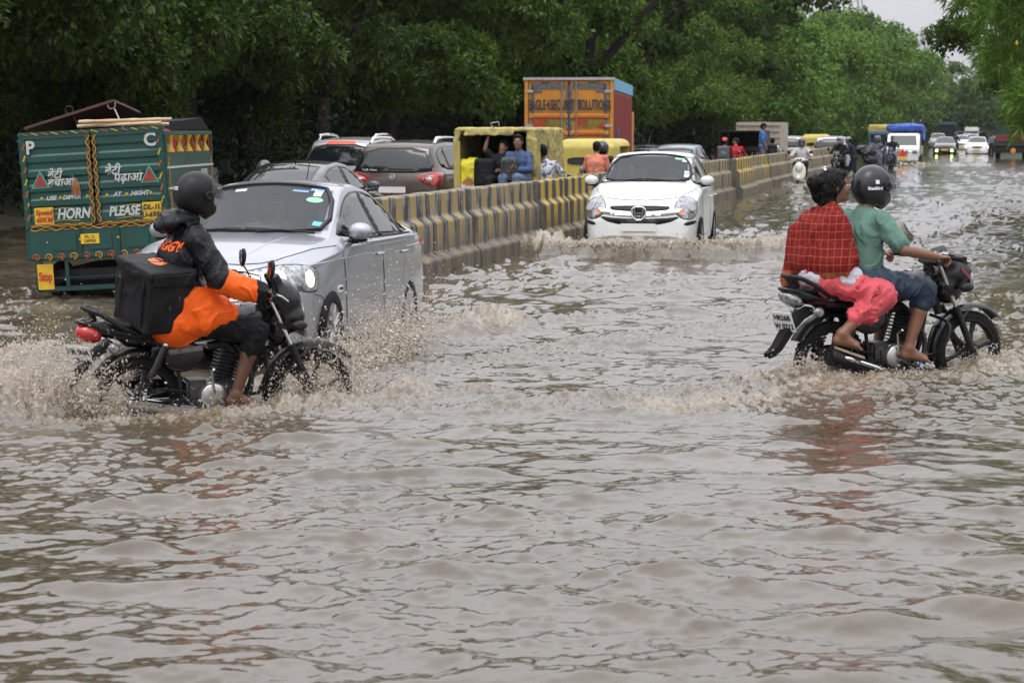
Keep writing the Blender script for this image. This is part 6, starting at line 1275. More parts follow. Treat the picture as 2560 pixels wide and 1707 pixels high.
np_ = B().box((-.047, .085, .80), (.008, .20, .105)).build('number_plate', PLATEY, tg, bevel=.002); text('DL 1L\nU6950', .045, INK, np_, (-.052, .085, .80), (R(90), 0, R(-90)), bold=.001)
garland(truck, lambda t, a: (-.036, .72 - 1.44 * t, .925 + a), 44)
for k in range(11): B().tube([(-.035, .68 - .135 * k + .035 * math.cos(a), .625 + .032 * math.sin(a)) for a in np.linspace(-.5, 4.6, 10)], .006, 4).build('painted_scroll', (ORP, YLP)[k % 2], truck, smooth=True); B().sphere((-.034, .68 - .135 * k, .62), .016, 8, (.2, 1, 1)).build('painted_dot', ORP, truck)
B().box((.02, 0, .595), (.07, 1.52, .03)).build('bed_edge', DGR, truck)
B().box((-.02, 0, .285), (.05, 1.46, .05)).box((-.02, .0, .40), (.04, 1.44, .012)).box((-.02, .66, .42), (.05, .07, .32)).box((-.02, .36, .43), (.04, .04, .30)).box((-.02, -.36, .43), (.04, .04, .30)).box((-.02, -.66, .42), (.05, .07, .32)).build('rear_bumper', DGR, truck, bevel=.005)
sp_ = B().box((-.052, .59, .42), (.006, .17, .27)).build('stop_panel', YEL, truck); text('Stop', .13, REDS, sp_, (-.058, .59, .42), (R(90), 0, R(-90)), sx=.6, bold=.004)
for s in (-1, 1): wheel(truck, .62, s * .60, .27, .15, 5, DGR, s)
B().box((.9, 0, .42), (1.6, 1.0, .12)).box((.55, 0, .30), (.14, 1.2, .12)).build('chassis', DKM, truck)
for s, nm in ((-1, 'right'), (1, 'left')):
    sp2 = B().box((1.15, s * .765, 1.11), (2.32, .03, 1.02)).build('side_panel', GRN, truck, bevel=.006)
    for z_ in (1.50, 1.28, 1.05): B().box((1.15, s * .785, z_), (2.25, .012, .022)).build('white_strip', WHT, sp2)
    for z_ in (1.40, 1.16, .94): B().box((1.15, s * .782, z_), (2.25, .008, .06)).build('pressed_rib', GRN, sp2, bevel=.002)
    garland(sp2, lambda t, a: (.09 + a, s * .785, .68 + .92 * t), 40); garland(sp2, lambda t, a: (2.2 + a, s * .785, .68 + .92 * t), 40)
    B().box((1.15, s * .765, 1.865), (2.36, .05, .045)).box((1.15, s * .765, 1.635), (2.36, .04, .04)).box((0.03, s * .765, 1.75), (.05, .05, .25)).box((2.28, s * .765, 1.75), (.05, .05, .25)).build('top_rail', GRN, truck, bevel=.006)
    for k in range(5):
        x_ = .28 + k * .43; B().lathe([(.05, -.09), (.045, -.07), (.018, -.01), (.018, .01), (.045, .07), (.05, .09)], (x_, s * .765, 1.75), 'z', 10).build('baluster', YLP, truck, smooth=True)
        B().box((x_ + .215, s * .765, 1.75), (.018, .018, .2)).build('thin_bar', REDS, truck)
    if s < 0: text('9718571803', .085, WHT, sp2, (1.78, -.786, 1.42), (R(90), 0, 0), sx=.8, bold=.002); text('DL.1LU6950', .085, WHT, sp2, (1.78, -.786, 1.33), (R(90), 0, 0), sx=.8, bold=.002)
B().box((2.75, 0, 1.05), (.9, 1.30, .9)).box((2.65, 0, 1.60), (.7, 1.2, .35)).build('cab', GRN, truck, bevel=.05)
for s in (-1, 1): B().tube([(2.75, s * .64, 1.3), (2.85, s * .76, 1.42)], .012, 6).box((2.86, s * .80, 1.45), (.04, .11, .18)).build('mirror', BLK, truck, bevel=.008)
B().box((1.15, 0, .62), (2.3, 1.5, .04)).build('bed', DGR, truck)
hd_ = B(); hd_.prism([(.95, 1.90), (1.0, 2.0), (1.95, 2.04), (2.32, 1.90)], -.76, .76, 'y').build('front_hood', mat('black_tarpaulin', (.004, .004, .005), .7, spec=.2, bump=(8, .5, .02)), truck)
MT = Matrix.Translation(truck.location) @ truck.rotation_euler.to_matrix().to_4x4() @ Matrix.Scale(1.0, 4)
def on(Mx, name, label, cat, loc, rot=(0, 0, 0), group=None):
    q = Mx @ Matrix.Translation(loc) @ Euler(rot).to_matrix().to_4x4(); o = thing(name, label, cat, q.translation, q.to_euler(), group); o.scale = (Mx.to_scale()[0],) * 3; return o
bd_ = on(MT, 'plywood_board', 'brown board lying tilted on top of the green truck', 'board', (.75, .28, 2.06), (R(-14), R(6), 0)); B().box((0, 0, 0), (1.1, 1.02, .03)).build('board', mat('dark_red_board', (.075, .022, .018), .55, noise=(5, (.045, .016, .013), .4, .7)), bd_, bevel=.004)
BAM = mat('bamboo', (.52, .37, .22), .45, noise=(9, (.36, .22, .12), .45, .7))
for k, (a, b_) in enumerate((((.02, .13, 2.03), (.30, -.80, 2.01)), ((.10, .17, 1.985), (.16, -.72, 1.975)), ((.2, .05, 2.02), (.42, -.74, 1.96)))):
    o = on(MT, 'bamboo_pole', ['bamboo pole on top across the green truck, upper one', 'bamboo pole resting lowest on the rear frame of the green truck', 'short bamboo pole behind the other two on the green truck'][k], 'pole', (0, 0, 0), group='bamboo poles on the green truck'); pts = [Vector(a).lerp(Vector(b_), t) for t in np.linspace(0, 1, 13)]; B().tube(pts, [.022 if i % 3 == 1 else .018 for i in range(13)], 8).build('pole', BAM, o, smooth=True)
for k, y_ in enumerate((.17, -.29)):
    o = on(MT, 'iron_ring_hook', ['dark iron ring hook over the left half of the green truck roof', 'pale iron ring hook above the bamboo poles of the green truck'][k], 'hook', (.25, y_, 1.93)); B().tube([(0, 0, 0), (.02, .09, .19 + .03 * k)], .008, 6).tube([(.02, .12 + .042 * math.cos(a), .235 + .03 * k + .042 * math.sin(a)) for a in np.linspace(0, 6.28, 14)[:-1]], .007, 6, closed=True).build('hook', DKM if k == 0 else STEEL, o, smooth=True)
g = random.Random(4)
for k in range(7):
    o = on(MT, 'red_bundle', '%s red or pink bundle from the left between the yellow balusters of the green truck' % ORDN[k], 'bundle', (.3 + k * .29, -.55 + g.uniform(-.03, .03), 1.66), group='cloth bundles in the green truck')
    blob('bundle', [ell((0, 0, .1), (.17, .15, .15))], .03, mat('pink_bundle' if k % 2 else 'red_bundle', (.40, .10, .13) if k % 2 else (.22, .012, .02), .7, noise=(14, (.5, .3, .32) if k % 2 else (.1, .01, .02), .5, .6)), o, folds(.02, (14, 14, 14), k))
# ---------------------------------------------------------------- orange container truck
ORC = mat('orange_container_paint', (.55, .235, .022), .45, noise=(2.5, (.43, .16, .018), .4, .75)); ORD = mat('red_orange_rib_paint', (.50, .12, .03), .5); RDC = mat('red_container_side', (.30, .035, .03), .5, noise=(2.5, (.22, .03, .03), .4, .7)); BLC = mat('light_blue_band', (.14, .40, .60), .5); FLO = mat('black_floral_band', (.03, .03, .035), .6, noise=(45, (.42, .42, .40), .50, .62))
ct = thing('container_truck', 'orange container truck with a red side, lettered EAGLE 4 SECURITY SOLUTIONS', 'truck', (1.47, 50.8, -.15), (0, 0, R(83.5)))
Wc, zb, zt = 1.15, .95, 3.28
B().box((4.6, 0, (zb + zt) / 2), (9.1, 2 * Wc - .06, zt - zb)).build('container_body', RDC, ct, bevel=.01)
sdp = B()
for k in range(46): sdp.box((.30 + k * .19, -Wc + .025, (zb + zt) / 2 - .15), (.10, .05, zt - zb - .5))
sdp.build('side_corrugation', RDC, ct, bevel=.012)['kind'] = 'stuff'; B().box((4.6, -Wc + .005, zt - .16), (9.12, .03, .30)).build('blue_band', BLC, ct); text('CARE', .55, mat('blue_side_lettering', (.06, .07, .28), .5), ct, (1.75, -Wc - .01, 1.75), (R(90), 0, 0), sx=.8, bold=.02)
B().box((-.03, 0, zt - .03), (.12, 2 * Wc + .06, .07)).build('roof_edge', STEEL, ct); B().box((-.02, Wc - .05, 2.1), (.09, .10, 2.3)).box((-.02, -Wc + .05, 2.1), (.09, .10, 2.3)).box((-.02, 0, zb + .04), (.09, 2.3, .1)).build('rear_frame', ORC, ct, bevel=.01)
for s in (1, -1):
    d = B(); pr = [(.02, 1.02), (-.03, 1.02), (-.03, 1.10)]
    for z_ in (1.25, 1.52, 1.79, 2.22): pr += [(-.03, z_), (-.075, z_ + .03), (-.075, z_ + .11), (-.03, z_ + .14)]
    pr += [(-.03, 3.2), (.02, 3.2)]; dd = d.prism(pr, s * .53 - .50, s * .53 + .50, 'y').build('door', ORC, ct)
    for z_ in (1.25, 1.52, 1.79, 2.22): B().box((-.079, s * .53, z_ + .07), (.008, .82, .055)).build('red_stripe', ORD, dd)
    B().box((-.04, s * .94, 2.05), (.012, .09, 2.1)).box((-.04, s * .045, 2.05), (.012, .07, 2.1)).box((-.04, s * .53, 3.06), (.012, .86, .15)).box((-.04, s * .83, 2.95), (.012, .26, .10)).build('floral_band', FLO, dd)
    for y_ in (.30,): B().tube([(-.10, s * y_ * .62, 1.0), (-.10, s * y_ * .62, 3.18)], .02, 8).build('lock_bar', STEEL, dd)
    for z_ in (2.93, 2.05): B().box((-.05, s * 1.02, z_), (.05, .20, .07)).build('hinge', STEEL, dd)
    B().prism([(s * .86 + a, 2.10 + b_) for a, b_ in ((-.09, -.08), (.09, -.08), (0, .09))], -.09, -.082, 'x').build('triangle', REDS, dd)
    B().box((-.035, s * .62, 3.14), (.02, .25, .045)).build('dark_vent', INK, dd)
    for q, (tt, m) in enumerate(((('बेटी', 'बचाओ') if s > 0 else ('बेटी', 'पढ़ाओ'))[i], (REDS, mat('green_lettering', (.10, .20, .04), .5))[i]) for i in (0, 1)): text(tt, .22, m, dd, (-.084, (.68, .38)[q] if s > 0 else (-.34, -.62)[q], 2.10), (R(90), 0, R(-90)), bold=.006)
LB = mat('blue_black_lettering', (.025, .03, .045), .5)
for tx_, y_ in (('EAGLE', .82), ('4', .535), ('SEC', .35), ('UR', .10), ('IT', -.09), ('Y', -.27), ('SOLUTIONS', -.66)): text(tx_, .36, LB, ct, (-.088, y_, 2.57), (R(90), 0, R(-90)), sx=.43, bold=.012)
B().box((1, 0, .75), (8, .8, .25)).build('chassis', DKM, ct); B().box((.05, 0, .60), (.12, 2.1, .12)).build('rear_bumper', DKM, ct)
for x_ in (1.8, 2.9):
    for s in (-1, 1): wheel(ct, x_, s * .92, .46, .3, 5, DKM, s)
B().box((10.2, 0, 1.6), (1.9, 2.2, 2.0)).build('cab', ORC, ct, bevel=.1)
# ---------------------------------------------------------------- people presets
RIDE = dict(pel=(.26, 0, .90), che=(.27, 0, 1.22), nck=(.31, 0, 1.41), hd=(.36, 0, 1.55), shR=(.31, -.185, 1.335), shL=(.31, .185, 1.335), elR=(.44, -.31, 1.12), elL=(.44, .31, 1.12), wrR=(.70, -.355, 1.06), wrL=(.70, .355, 1.06), hiR=(.26, -.10, .885), hiL=(.26, .10, .885), knR=(.70, -.2, .78), knL=(.70, .2, .78), anR=(.56, -.19, .37), anL=(.56, .19, .37), toR=(.72, -.23, .28), toL=(.72, .23, .28))
PILL = {k: (v[0] - .36, v[1] * (1 if not k.startswith('wr') else .5), v[2] + .03) for k, v in RIDE.items()}; PILL.update(wrR=(.14, -.15, 1.05), wrL=(.14, .15, 1.05), elR=(-.0, -.25, 1.10), elL=(-.0, .25, 1.10), knR=(.28, -.24, .80), knL=(.28, .24, .80), anR=(.06, -.22, .48), anL=(.06, .22, .48), toR=(.2, -.25, .40), toL=(.2, .25, .40))
STAND = dict(pel=(0, 0, .95), che=(.0, 0, 1.28), nck=(.01, 0, 1.46), hd=(.03, 0, 1.61), shR=(0, -.19, 1.38), shL=(0, .19, 1.38), elR=(.03, -.25, 1.10), elL=(.03, .25, 1.10), wrR=(.14, -.22, .88), wrL=(.14, .22, .88), hiR=(0, -.10, .92), hiL=(0, .10, .92), knR=(.04, -.11, .50), knL=(.04, .11, .50), anR=(0, -.11, .09), anL=(0, .11, .09), toR=(.16, -.13, .03), toL=(.16, .13, .03))
SIT = dict(pel=(0, 0, .12), che=(.02, 0, .42), nck=(.04, 0, .60), hd=(.07, 0, .75), shR=(.03, -.185, .52), shL=(.03, .185, .52), elR=(.12, -.24, .28), elL=(.12, .24, .28), wrR=(.33, -.08, .30), wrL=(.33, .08, .30), hiR=(0, -.10, .1), hiL=(0, .10, .1), knR=(.42, -.13, .14), knL=(.42, .13, .14), anR=(.44, -.12, -.28), anL=(.44, .12, -.28), toR=(.58, -.14, -.34), toL=(.58, .14, -.34))
def cl(c, name): return mat(name, c, .8, spec=.25, noise=(5, tuple(v * .65 for v in c), .42, .72), bump=(22, .45, .01))
def simple(label, J, loc, yaw, top, bottom, hair='short', hel=None, vox=.024, sc=1., sleeve=.9, plen=.85, group=None, skin=SKIN, eyes=False, extra=(), roll=0, pitch=0):
    o = person(label, J, (loc, (roll, pitch, yaw), sc), [('shirt', shirt_prims(J, sleeve, 0, .05), top, vox * .9, folds(.006, (12, 12, 9), int(loc[1] * 10) % 97)), ('trousers', pants_prims(J, plen), bottom, vox * .9, folds(.006, (12, 12, 9), 4))] + list(extra), vox, skin, group, hair=None if hel else hair, eyes=eyes)
    if hel: helmet(J, o, hel, vox * .7, 'shut' if vox < .03 else None)
    return o
WH_ = cl((.58, .58, .60), 'white_shirt'); GR_ = cl((.14, .15, .18), 'grey_raincoat'); NVY = cl((.015, .02, .04), 'navy_clothes'); BL_ = cl((.05, .16, .42), 'bright_blue_shirt'); DNM = cl((.12, .17, .27), 'pale_denim'); HOOD = cl((.07, .11, .22), 'blue_hoodie'); MAR = cl((.16, .015, .03), 'maroon_shirt'); RDS = cl((.45, .02, .03), 'red_shirt'); OSH = cl((.62, .22, .14), 'salmon_shirt'); BKK = cl((.015, .015, .016), 'black_clothes'); HGR = mat('grey_helmet', (.05, .05, .055), .3, coat=.6); HBK = mat('plain_black_helmet', (.012, .012, .014), .25, coat=.7); SKY_ = cl((.25, .38, .48), 'pale_blue_cap')
def backpack(Mx, label, loc, rot, m, sc=1.):
    o = on(Mx, 'backpack', label, 'backpack', loc, rot); blob('pack', [rbx((0, 0, 0), (.10 * sc, .15 * sc, .21 * sc), .06), ell((-.07 * sc, 0, -.05), (.07 * sc, .12 * sc, .12 * sc))], .018, m, o, folds(.007, (14, 14, 14), 3)); B().tube([(.09 * sc, .1 * sc, .19 * sc), (.17 * sc, .11 * sc, .16 * sc), (.17 * sc, .11 * sc, -.1 * sc), (.09 * sc, .1 * sc, -.18 * sc)], .014, 5).tube([(.09 * sc, -.1 * sc, .19 * sc), (.17 * sc, -.11 * sc, .16 * sc), (.17 * sc, -.11 * sc, -.1 * sc), (.09 * sc, -.1 * sc, -.18 * sc)], .014, 5).build('strap', m, o); return o
MS = Matrix.Translation(sedan.location) @ sedan.rotation_euler.to_matrix().to_4x4(); MH = Matrix.Translation(hb_.location) @ hb_.rotation_euler.to_matrix().to_4x4()
DRV = dict(SIT); DRV.update(wrR=(.52, -.12, .42), wrL=(.52, .12, .42), elR=(.22, -.26, .32), elL=(.22, .26, .32))
for Mx_, lb_, xx_ in ((MS, 'driver in a pale shirt behind the windscreen of the silver sedan', .92), (MH, 'driver in a dark shirt behind the windscreen of the white hatchback', .92)):
    q_ = Mx_ @ Vector((xx_, -.34, .50)); simple(lb_, DRV, tuple(q_), Mx_.to_euler().z, WH_ if Mx_ is MS else NVY, BKK, vox=.025, sleeve=.4)
# ---------------------------------------------------------------- yellow tempo, open at the back, full of people
TYEL = mat('faded_yellow_canvas', (.44, .37, .13), .7, spec=.25, noise=(3.5, (.17, .14, .08), .46, .68), bump=(9, .5, .02)); 
tm = thing('shared_tempo', 'faded yellow tempo with an open back, passengers and sacks inside', 'tempo', (-.30, 34.3, -.15), (0, 0, R(78)))
B().tube([(0, .68, .55), (0, .70, 1.75), (.02, .64, 1.93)], [.05, .05, .05], 8).box((0, .67, 1.15), (.06, .10, 1.2)).build('left_post', TYEL, tm, bevel=.01)
blob('canopy', [rbx((1.3, 0, 1.94), (1.33, .72, .035), .03), rbx((1.3, -.70, 1.45), (1.33, .03, .50), .02), rbx((.10, -.64, 1.35), (.12, .085, .60), .04), rbx((1.3, .70, 1.45), (1.33, .025, .50), .02), rbx((-.02, .1, 1.885), (.02, .45, .04), .015)], .022, TYEL, tm, folds(.010, (3, 3, 5), 6, 1.))
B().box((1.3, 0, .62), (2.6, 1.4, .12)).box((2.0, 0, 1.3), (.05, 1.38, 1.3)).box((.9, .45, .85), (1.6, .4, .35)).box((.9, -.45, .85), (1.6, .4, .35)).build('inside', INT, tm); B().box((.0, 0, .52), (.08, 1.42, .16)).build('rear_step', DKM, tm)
B().box((2.9, 0, 1.05), (.7, 1.3, 1.0)).build('cab', TYEL, tm, bevel=.12); B().tube([(.3, .1, 1.97), (.3, .14, 2.06), (.3, 0, 2.08), (.3, -.02, 1.98)], .008, 5).build('roof_hoop', STEEL, tm)
for s in (-1, 1): wheel(tm, .7, s * .6, .26, .14, 5, DKM, s)
MM = Matrix.Translation(tm.location) @ tm.rotation_euler.to_matrix().to_4x4()
def seated(label, J, lx, ly, lz, yaw, Mx=MM, **k):
    q = Mx @ Vector((lx, ly, lz)); e = Mx.to_euler().z; return simple(label, J, tuple(q), e + yaw, **k)
J1 = dict(SIT); J1.update(wrR=(.34, -.02, .33), wrL=(.32, .06, .28), hyaw=R(15))
seated('young man in a blue hoodie sitting at the open back of the yellow tempo', J1, -.08, -.46, .98, R(168), top=HOOD, bottom=DNM, vox=.016, eyes=True)
J2 = dict(SIT); J2.update(elR=(.10, -.30, .66), wrR=(.05, -.24, .92), hyaw=R(-30), hd=(.0, .02, .70))
seated('passenger in a black shirt holding the tempo roof with a raised arm', J2, .12, -.12, .94, R(178), top=BKK, bottom=BKK, vox=.018, sleeve=.35, eyes=True)
seated('passenger in dark clothes deep inside the yellow tempo', dict(SIT), .9, -.25, .86, R(200), top=BKK, bottom=BKK)
backpack(MM, 'grey backpack on the lap of the man in the blue hoodie', (-.36, -.34, 1.26), (0, R(8), R(185)), cl((.07, .075, .08), 'grey_backpack'))
backpack(MM, 'black backpack in the middle of the tempo opening', (-.02, .16, 1.18), (0, 0, R(178)), BKK, 1.25)
sk_ = on(MM, 'printed_sack', 'yellow and green printed sack with a picture of grain, left side of the tempo', 'sack', (.15, .46, 1.02), (0, 0, R(180)))
so = blob('sack', [rbx((0, 0, .05), (.14, .20, .36), .09), ell((0, .03, .36), (.10, .13, .09))], .018, YLP, sk_, folds(.012, (6, 6, 6), 8))
SG = mat('sack_green', (.10, .42, .05), .5); SY = mat('sack_yellow', (.72, .62, .03), .45); SW = mat('sack_white', (.6, .5, .5), .5); SB = mat('sack_grain', (.30, .11, .04), .7, noise=(60, (.5, .3, .15), .45, .6))
split_mat(so, [SY, SG, SW, SB], lambda c: np.where(c[:, 1] > .10 + .25 * (c[:, 2] < -.1), 1, np.where(c[:, 2] < -.16, 1, np.where(c[:, 2] < -.06 + .3 * np.abs(c[:, 1]), 2, np.where(c[:, 2] < .12 - 1.0 * np.abs(c[:, 1] + .02), 3, 0)))))
sk2 = on(MM, 'folded_sack', 'rolled yellow and green sack under the printed one', 'sack', (.1, .45, .80)); blob('sack', [ell((0, 0, 0), (.2, .24, .13))], .025, SY, sk2, folds(.015, (6, 6, 6), 9))
# rider in a patterned white shirt squeezed beside the tempo
bkT = motorcycle('black motorcycle beside the yellow tempo, its mirror showing above the barrier', (.62, 34.2, -.15), R(70), 0, 0, 1., 'a', group='other motorcycles in the traffic', plate=None, far=True)
PWH = mat('patterned_white_shirt', (.55, .56, .62), .8, noise=(16, (.08, .09, .16), .5, .58))
simple('curly-haired man in a patterned white shirt leaning out beside the yellow tempo', dict(RIDE, hyaw=R(60), hd=(.30, .06, 1.56)), (.50, 34.35, -.15), R(75), PWH, BKK, vox=.018, sleeve=.5, eyes=True)
# ---------------------------------------------------------------- yellow auto rickshaw
AY = mat('auto_yellow_canvas', (.56, .46, .09), .5, noise=(2.5, (.42, .34, .07), .4, .7), bump=(12, .3, .015))
def rickshaw(label, loc, yaw, sc=1.):
    o = thing('auto_rickshaw', label, 'rickshaw', loc, (0, 0, yaw), 'auto rickshaws in the queue', sc)
    blob('canopy', [rbx((.95, 0, 1.36), (.95, .62, .30), .22), rbx((.12, 0, 1.1), (.13, .62, .45), .1), sub(rbx((1.25, -.6, 1.2), (.55, .25, .28), .05)), sub(rbx((1.25, .6, 1.2), (.55, .25, .28), .05))], .03, AY, o)
    B().prism(chaikin([(-.34, 1.12), (.34, 1.12), (.38, 1.19), (.34, 1.27), (-.34, 1.27), (-.38, 1.19)], 2), -.035, -.01, 'x').build('rear_window', DKG, o); B().box((.9, 0, .62), (1.9, 1.2, .36)).build('body', mat('auto_green_body', (.02, .12, .05), .4), o, bevel=.06)
    B().box((2.1, 0, .9), (.4, .8, .8)).build('front_cowl', AY, o, bevel=.12)
    for s in (-1, 1): wheel(o, .35, s * .52, .22, .11, 5, DKM, s)
    wheel(o, 2.1, 0, .22, .11, 5, DKM, 1); B().box((-.03, .5, .78), (.03, .10, .07)).box((-.03, -.5, .78), (.03, .10, .07)).build('tail_light', RED, o); return o
rickshaw('yellow auto rickshaw with a small oval rear window in front of the orange truck', (1.62, 44.0, -.15), R(74), 1.05)
rickshaw('yellow auto rickshaw far down the queue beyond the silver suvs', (14.9, 97, -.15), R(76), 1.05)
# couple on a motorcycle behind the hatchback
motorcycle('motorcycle carrying the woman in salmon, between the rickshaw and the white hatchback', (1.75, 40.6, -.15), R(76), 0, 0, 1., 'a', group='other motorcycles in the traffic', plate=None, far=True)
simple('rider in a plain black helmet in front of the woman in salmon', dict(RIDE), (1.80, 40.6, -.15), R(76), BKK, BKK, hel=HBK); B().box((1.86, 40.97, 1.47), (.02, .02, .02)).build('x', BKK) if False else None
simple('woman in a salmon shirt with tied black hair riding pillion', dict(PILL), (1.75, 40.6, -.15), R(76), OSH, BKK, sleeve=.4, vox=.02)
simple('helmeted rider just right of the container truck rear', dict(RIDE), (2.55, 45.5, -.15), R(80), BKK, BKK, hel=HGR); motorcycle('motorcycle of the helmeted rider right of the container truck', (2.5, 45.5, -.15), R(80), 0, 0, 1., 'a', group='other motorcycles in the traffic', plate=None, far=True)
simple('helmeted rider behind the black sedan, only his cap-like grey helmet showing', dict(RIDE), (-4.15, 31.9, -.42), R(76), NVY, NVY, hel=HGR, vox=.02); motorcycle('motorcycle hidden behind the black sedan', (-4.15, 31.9, -.42), R(76), 0, 0, 1., 'a', group='other motorcycles in the traffic', plate=None, far=True)
# ---------------------------------------------------------------- beyond the white hatchback: jeep, truck body, riders
q = P2(1662, 63.5); mb = motorcycle('motorcycle of the man in the red cap behind the barrier', q, R(76), 0, 0, 1., 'a', group='other motorcycles in the traffic', plate=None, far=True)
oo = simple('man in a red cap and maroon shirt with a grey backpack, seen from behind', dict(PILL, hd=(-.03, 0, 1.57)), q, R(76), MAR, DNM, sleeve=.5); blob('cap', [ell((-.03, 0, 1.64), (.11, .095, .075)), ell((-.14, 0, 1.61), (.06, .06, .02))], .02, mat('red_cap', (.62, .07, .05), .7), oo)
backpack(Matrix.Translation(q) @ Euler((0, 0, R(76))).to_matrix().to_4x4(), 'grey backpack on the back of the man in the red cap', (-.28, 0, 1.18), (0, 0, 0), cl((.10, .12, .14), 'slate_backpack'), 1.2)
q2 = P2(1690, 65); simple('man in a bright red shirt right of the man in the red cap', dict(RIDE, hyaw=R(100)), q2, R(90), RDS, BKK, sleeve=.5)
jp = thing('black_jeep', 'black open-backed jeep with a canopy, seen from behind', 'jeep', P2(1700, 71.5), (0, 0, R(77)))
B().box((1.2, 0, 1.90), (2.6, 1.60, .06)).box((1.2, -.78, 1.35), (2.6, .04, 1.1)).box((1.2, .78, 1.35), (2.6, .04, 1.1)).box((2.4, 0, 1.4), (.05, 1.5, 1.0)).build('canopy', mat('black_canvas', (.012, .012, .014), .6), jp, bevel=.02); B().box((1.2, 0, .75), (2.7, 1.58, .35)).build('tub', BLP, jp, bevel=.03); B().box((2.2, .0, 1.25), (.02, 1.0, .16)).build('windscreen_view', mat('grey_glass', (.12, .13, .13), .1), jp)
B().box((.5, .5, 1.0), (1.0, .35, .2)).box((.5, -.5, 1.0), (1.0, .35, .2)).build('bench', INT, jp); B().box((-.15, -.1, .55), (.25, 1.4, .05)).build('rear_step', DKM, jp)
for s in (-1, 1): wheel(jp, .6, s * .7, .36, .2, 5, DKM, s)
tb = thing('cream_truck', 'cream truck body standing above the black jeep', 'truck', P2(1738, 82), (0, 0, R(77))); B().box((1.8, 0, 1.65), (3.6, 1.85, 1.25)).build('load_box', mat('cream_paint', (.42, .38, .31), .6, noise=(3, (.28, .24, .19), .4, .7)), tb, bevel=.03)
for k in range(5): B().box((-.03, 0, 1.15 + k * .25), (.05, 1.8, .05)).build('plank', mat('cream_plank', (.36, .32, .26), .6), tb)
B().box((1.8, 0, .7), (3.8, 1.2, .3)).build('chassis', DKM, tb)
simple('man in a bright blue shirt standing on the jeep step', dict(STAND, hpitch=R(25)), (P2(1748, 70)[0], 70, .30), R(-10), BL_, DNM, sleeve=.4, vox=.022)
q3 = P2(1770, 70); simple('man in a white shirt with a black backpack behind the jeep', dict(RIDE, hyaw=R(20)), q3, R(80), WH_, BKK, sleeve=.6, vox=.022); motorcycle('motorcycle of the man in white with the black backpack', q3, R(80), 0, 0, 1., 'a', group='other motorcycles in the traffic', plate=None, far=True)
backpack(Matrix.Translation(q3) @ Euler((0, 0, R(80))).to_matrix().to_4x4(), 'black backpack on the man in white behind the jeep', (.10, 0, 1.18), (0, 0, 0), BKK, 1.2)
# ---------------------------------------------------------------- scooters coming towards us
def scooter(label, loc, yaw, m, m2):
    o = thing('scooter', label, 'scooter', loc, (0, 0, yaw), 'scooters coming up the road')
    for x in (0, 1.22): B().lathe([(.13, -.05), (.20, -.05), (.235, -.03), (.245, 0), (.235, .03), (.20, .05), (.13, .05)], (x, 0, .245), 'y', 24).build('tyre', RUB, o, smooth=True); B().lathe([(0, -.045), (.135, -.045), (.135, .045), (0, .045)], (x, 0, .245), 'y', 16).build('rim', STEEL, o, smooth=True)
    blob('body_shell', [ell((.10, 0, .60), (.36, .17, .18)), ell((-.20, 0, .66), (.18, .13, .10)), rbx((.62, 0, .33), (.30, .16, .05), .03)], .02, m, o)
    blob('front_apron', [ell((1.00, 0, .62), (.10, .22, .34), (0, R(-14), 0)), ell((1.10, 0, .80), (.09, .13, .16), (0, R(-14), 0)), sub(ell((.82, 0, .62), (.12, .26, .34), (0, R(-14), 0)))], .018, m, o); blob('front_mudguard', [ell((1.24, 0, .42), (.26, .085, .12)), sub(ell((1.22, 0, .25), (.26, .06, .24)))], .018, m, o)
    blob('handlebar_cowl', [ell((.93, 0, 1.02), (.10, .20, .075)), cap((.90, -.30, 1.02), (.90, .30, 1.02), .02)], .018, m, o); B().tube([(.90, -.38, 1.02), (.90, .38, 1.02)], .017, 8).build('grip', RUB, o); B().sphere((1.02, 0, 1.03), .075, 12, (.5, 1.3, .8)).build('headlamp', LENS, o, smooth=True)
    blob('seat', [ell((.08, 0, .80), (.40, .14, .06))], .02, SEATM, o)
    for s in (-1, 1): B().tube([(.90, s * .22, 1.05), (.88, s * .34, 1.22)], .007, 5).sphere((.88, s * .36, 1.27), .06, 10, (.3, 1.1, .8)).build('mirror', BLK, o); B().sphere((1.09, s * .13, .83), .035, 8, (.6, 1.2, .8)).build('indicator', AMB, o)
    B().box((1.09, 0, .52), (.02, .10, .03), (0, R(-14), 0)).build('front_badge', m2, o); return o
SCJ = dict(RIDE); SCJ.update(pel=(.12, 0, .92), che=(.14, 0, 1.24), nck=(.17, 0, 1.43), hd=(.20, 0, 1.57), shR=(.16, -.19, 1.35), shL=(.16, .19, 1.35), elR=(.34, -.33, 1.14), elL=(.34, .33, 1.14), wrR=(.80, -.33, 1.06), wrL=(.80, .33, 1.06), hiR=(.14, -.1, .90), hiL=(.14, .1, .90), knR=(.60, -.18, .88), knL=(.60, .18, .88), anR=(.62, -.16, .45), anL=(.62, .16, .45), toR=(.78, -.17, .40), toL=(.78, .17, .40))
q = P2(1840, 65.5, -.2); scooter('white scooter ridden by the man in the white shirt beside the far barrier', q, R(-104), mat('cream_scooter_paint', (.66, .65, .58), .25, coat=.6), STEEL); simple('man in a white shirt and dark helmet on the white scooter', SCJ, q, R(-104), WH_, BKK, hel=HGR, sleeve=.55, vox=.02)
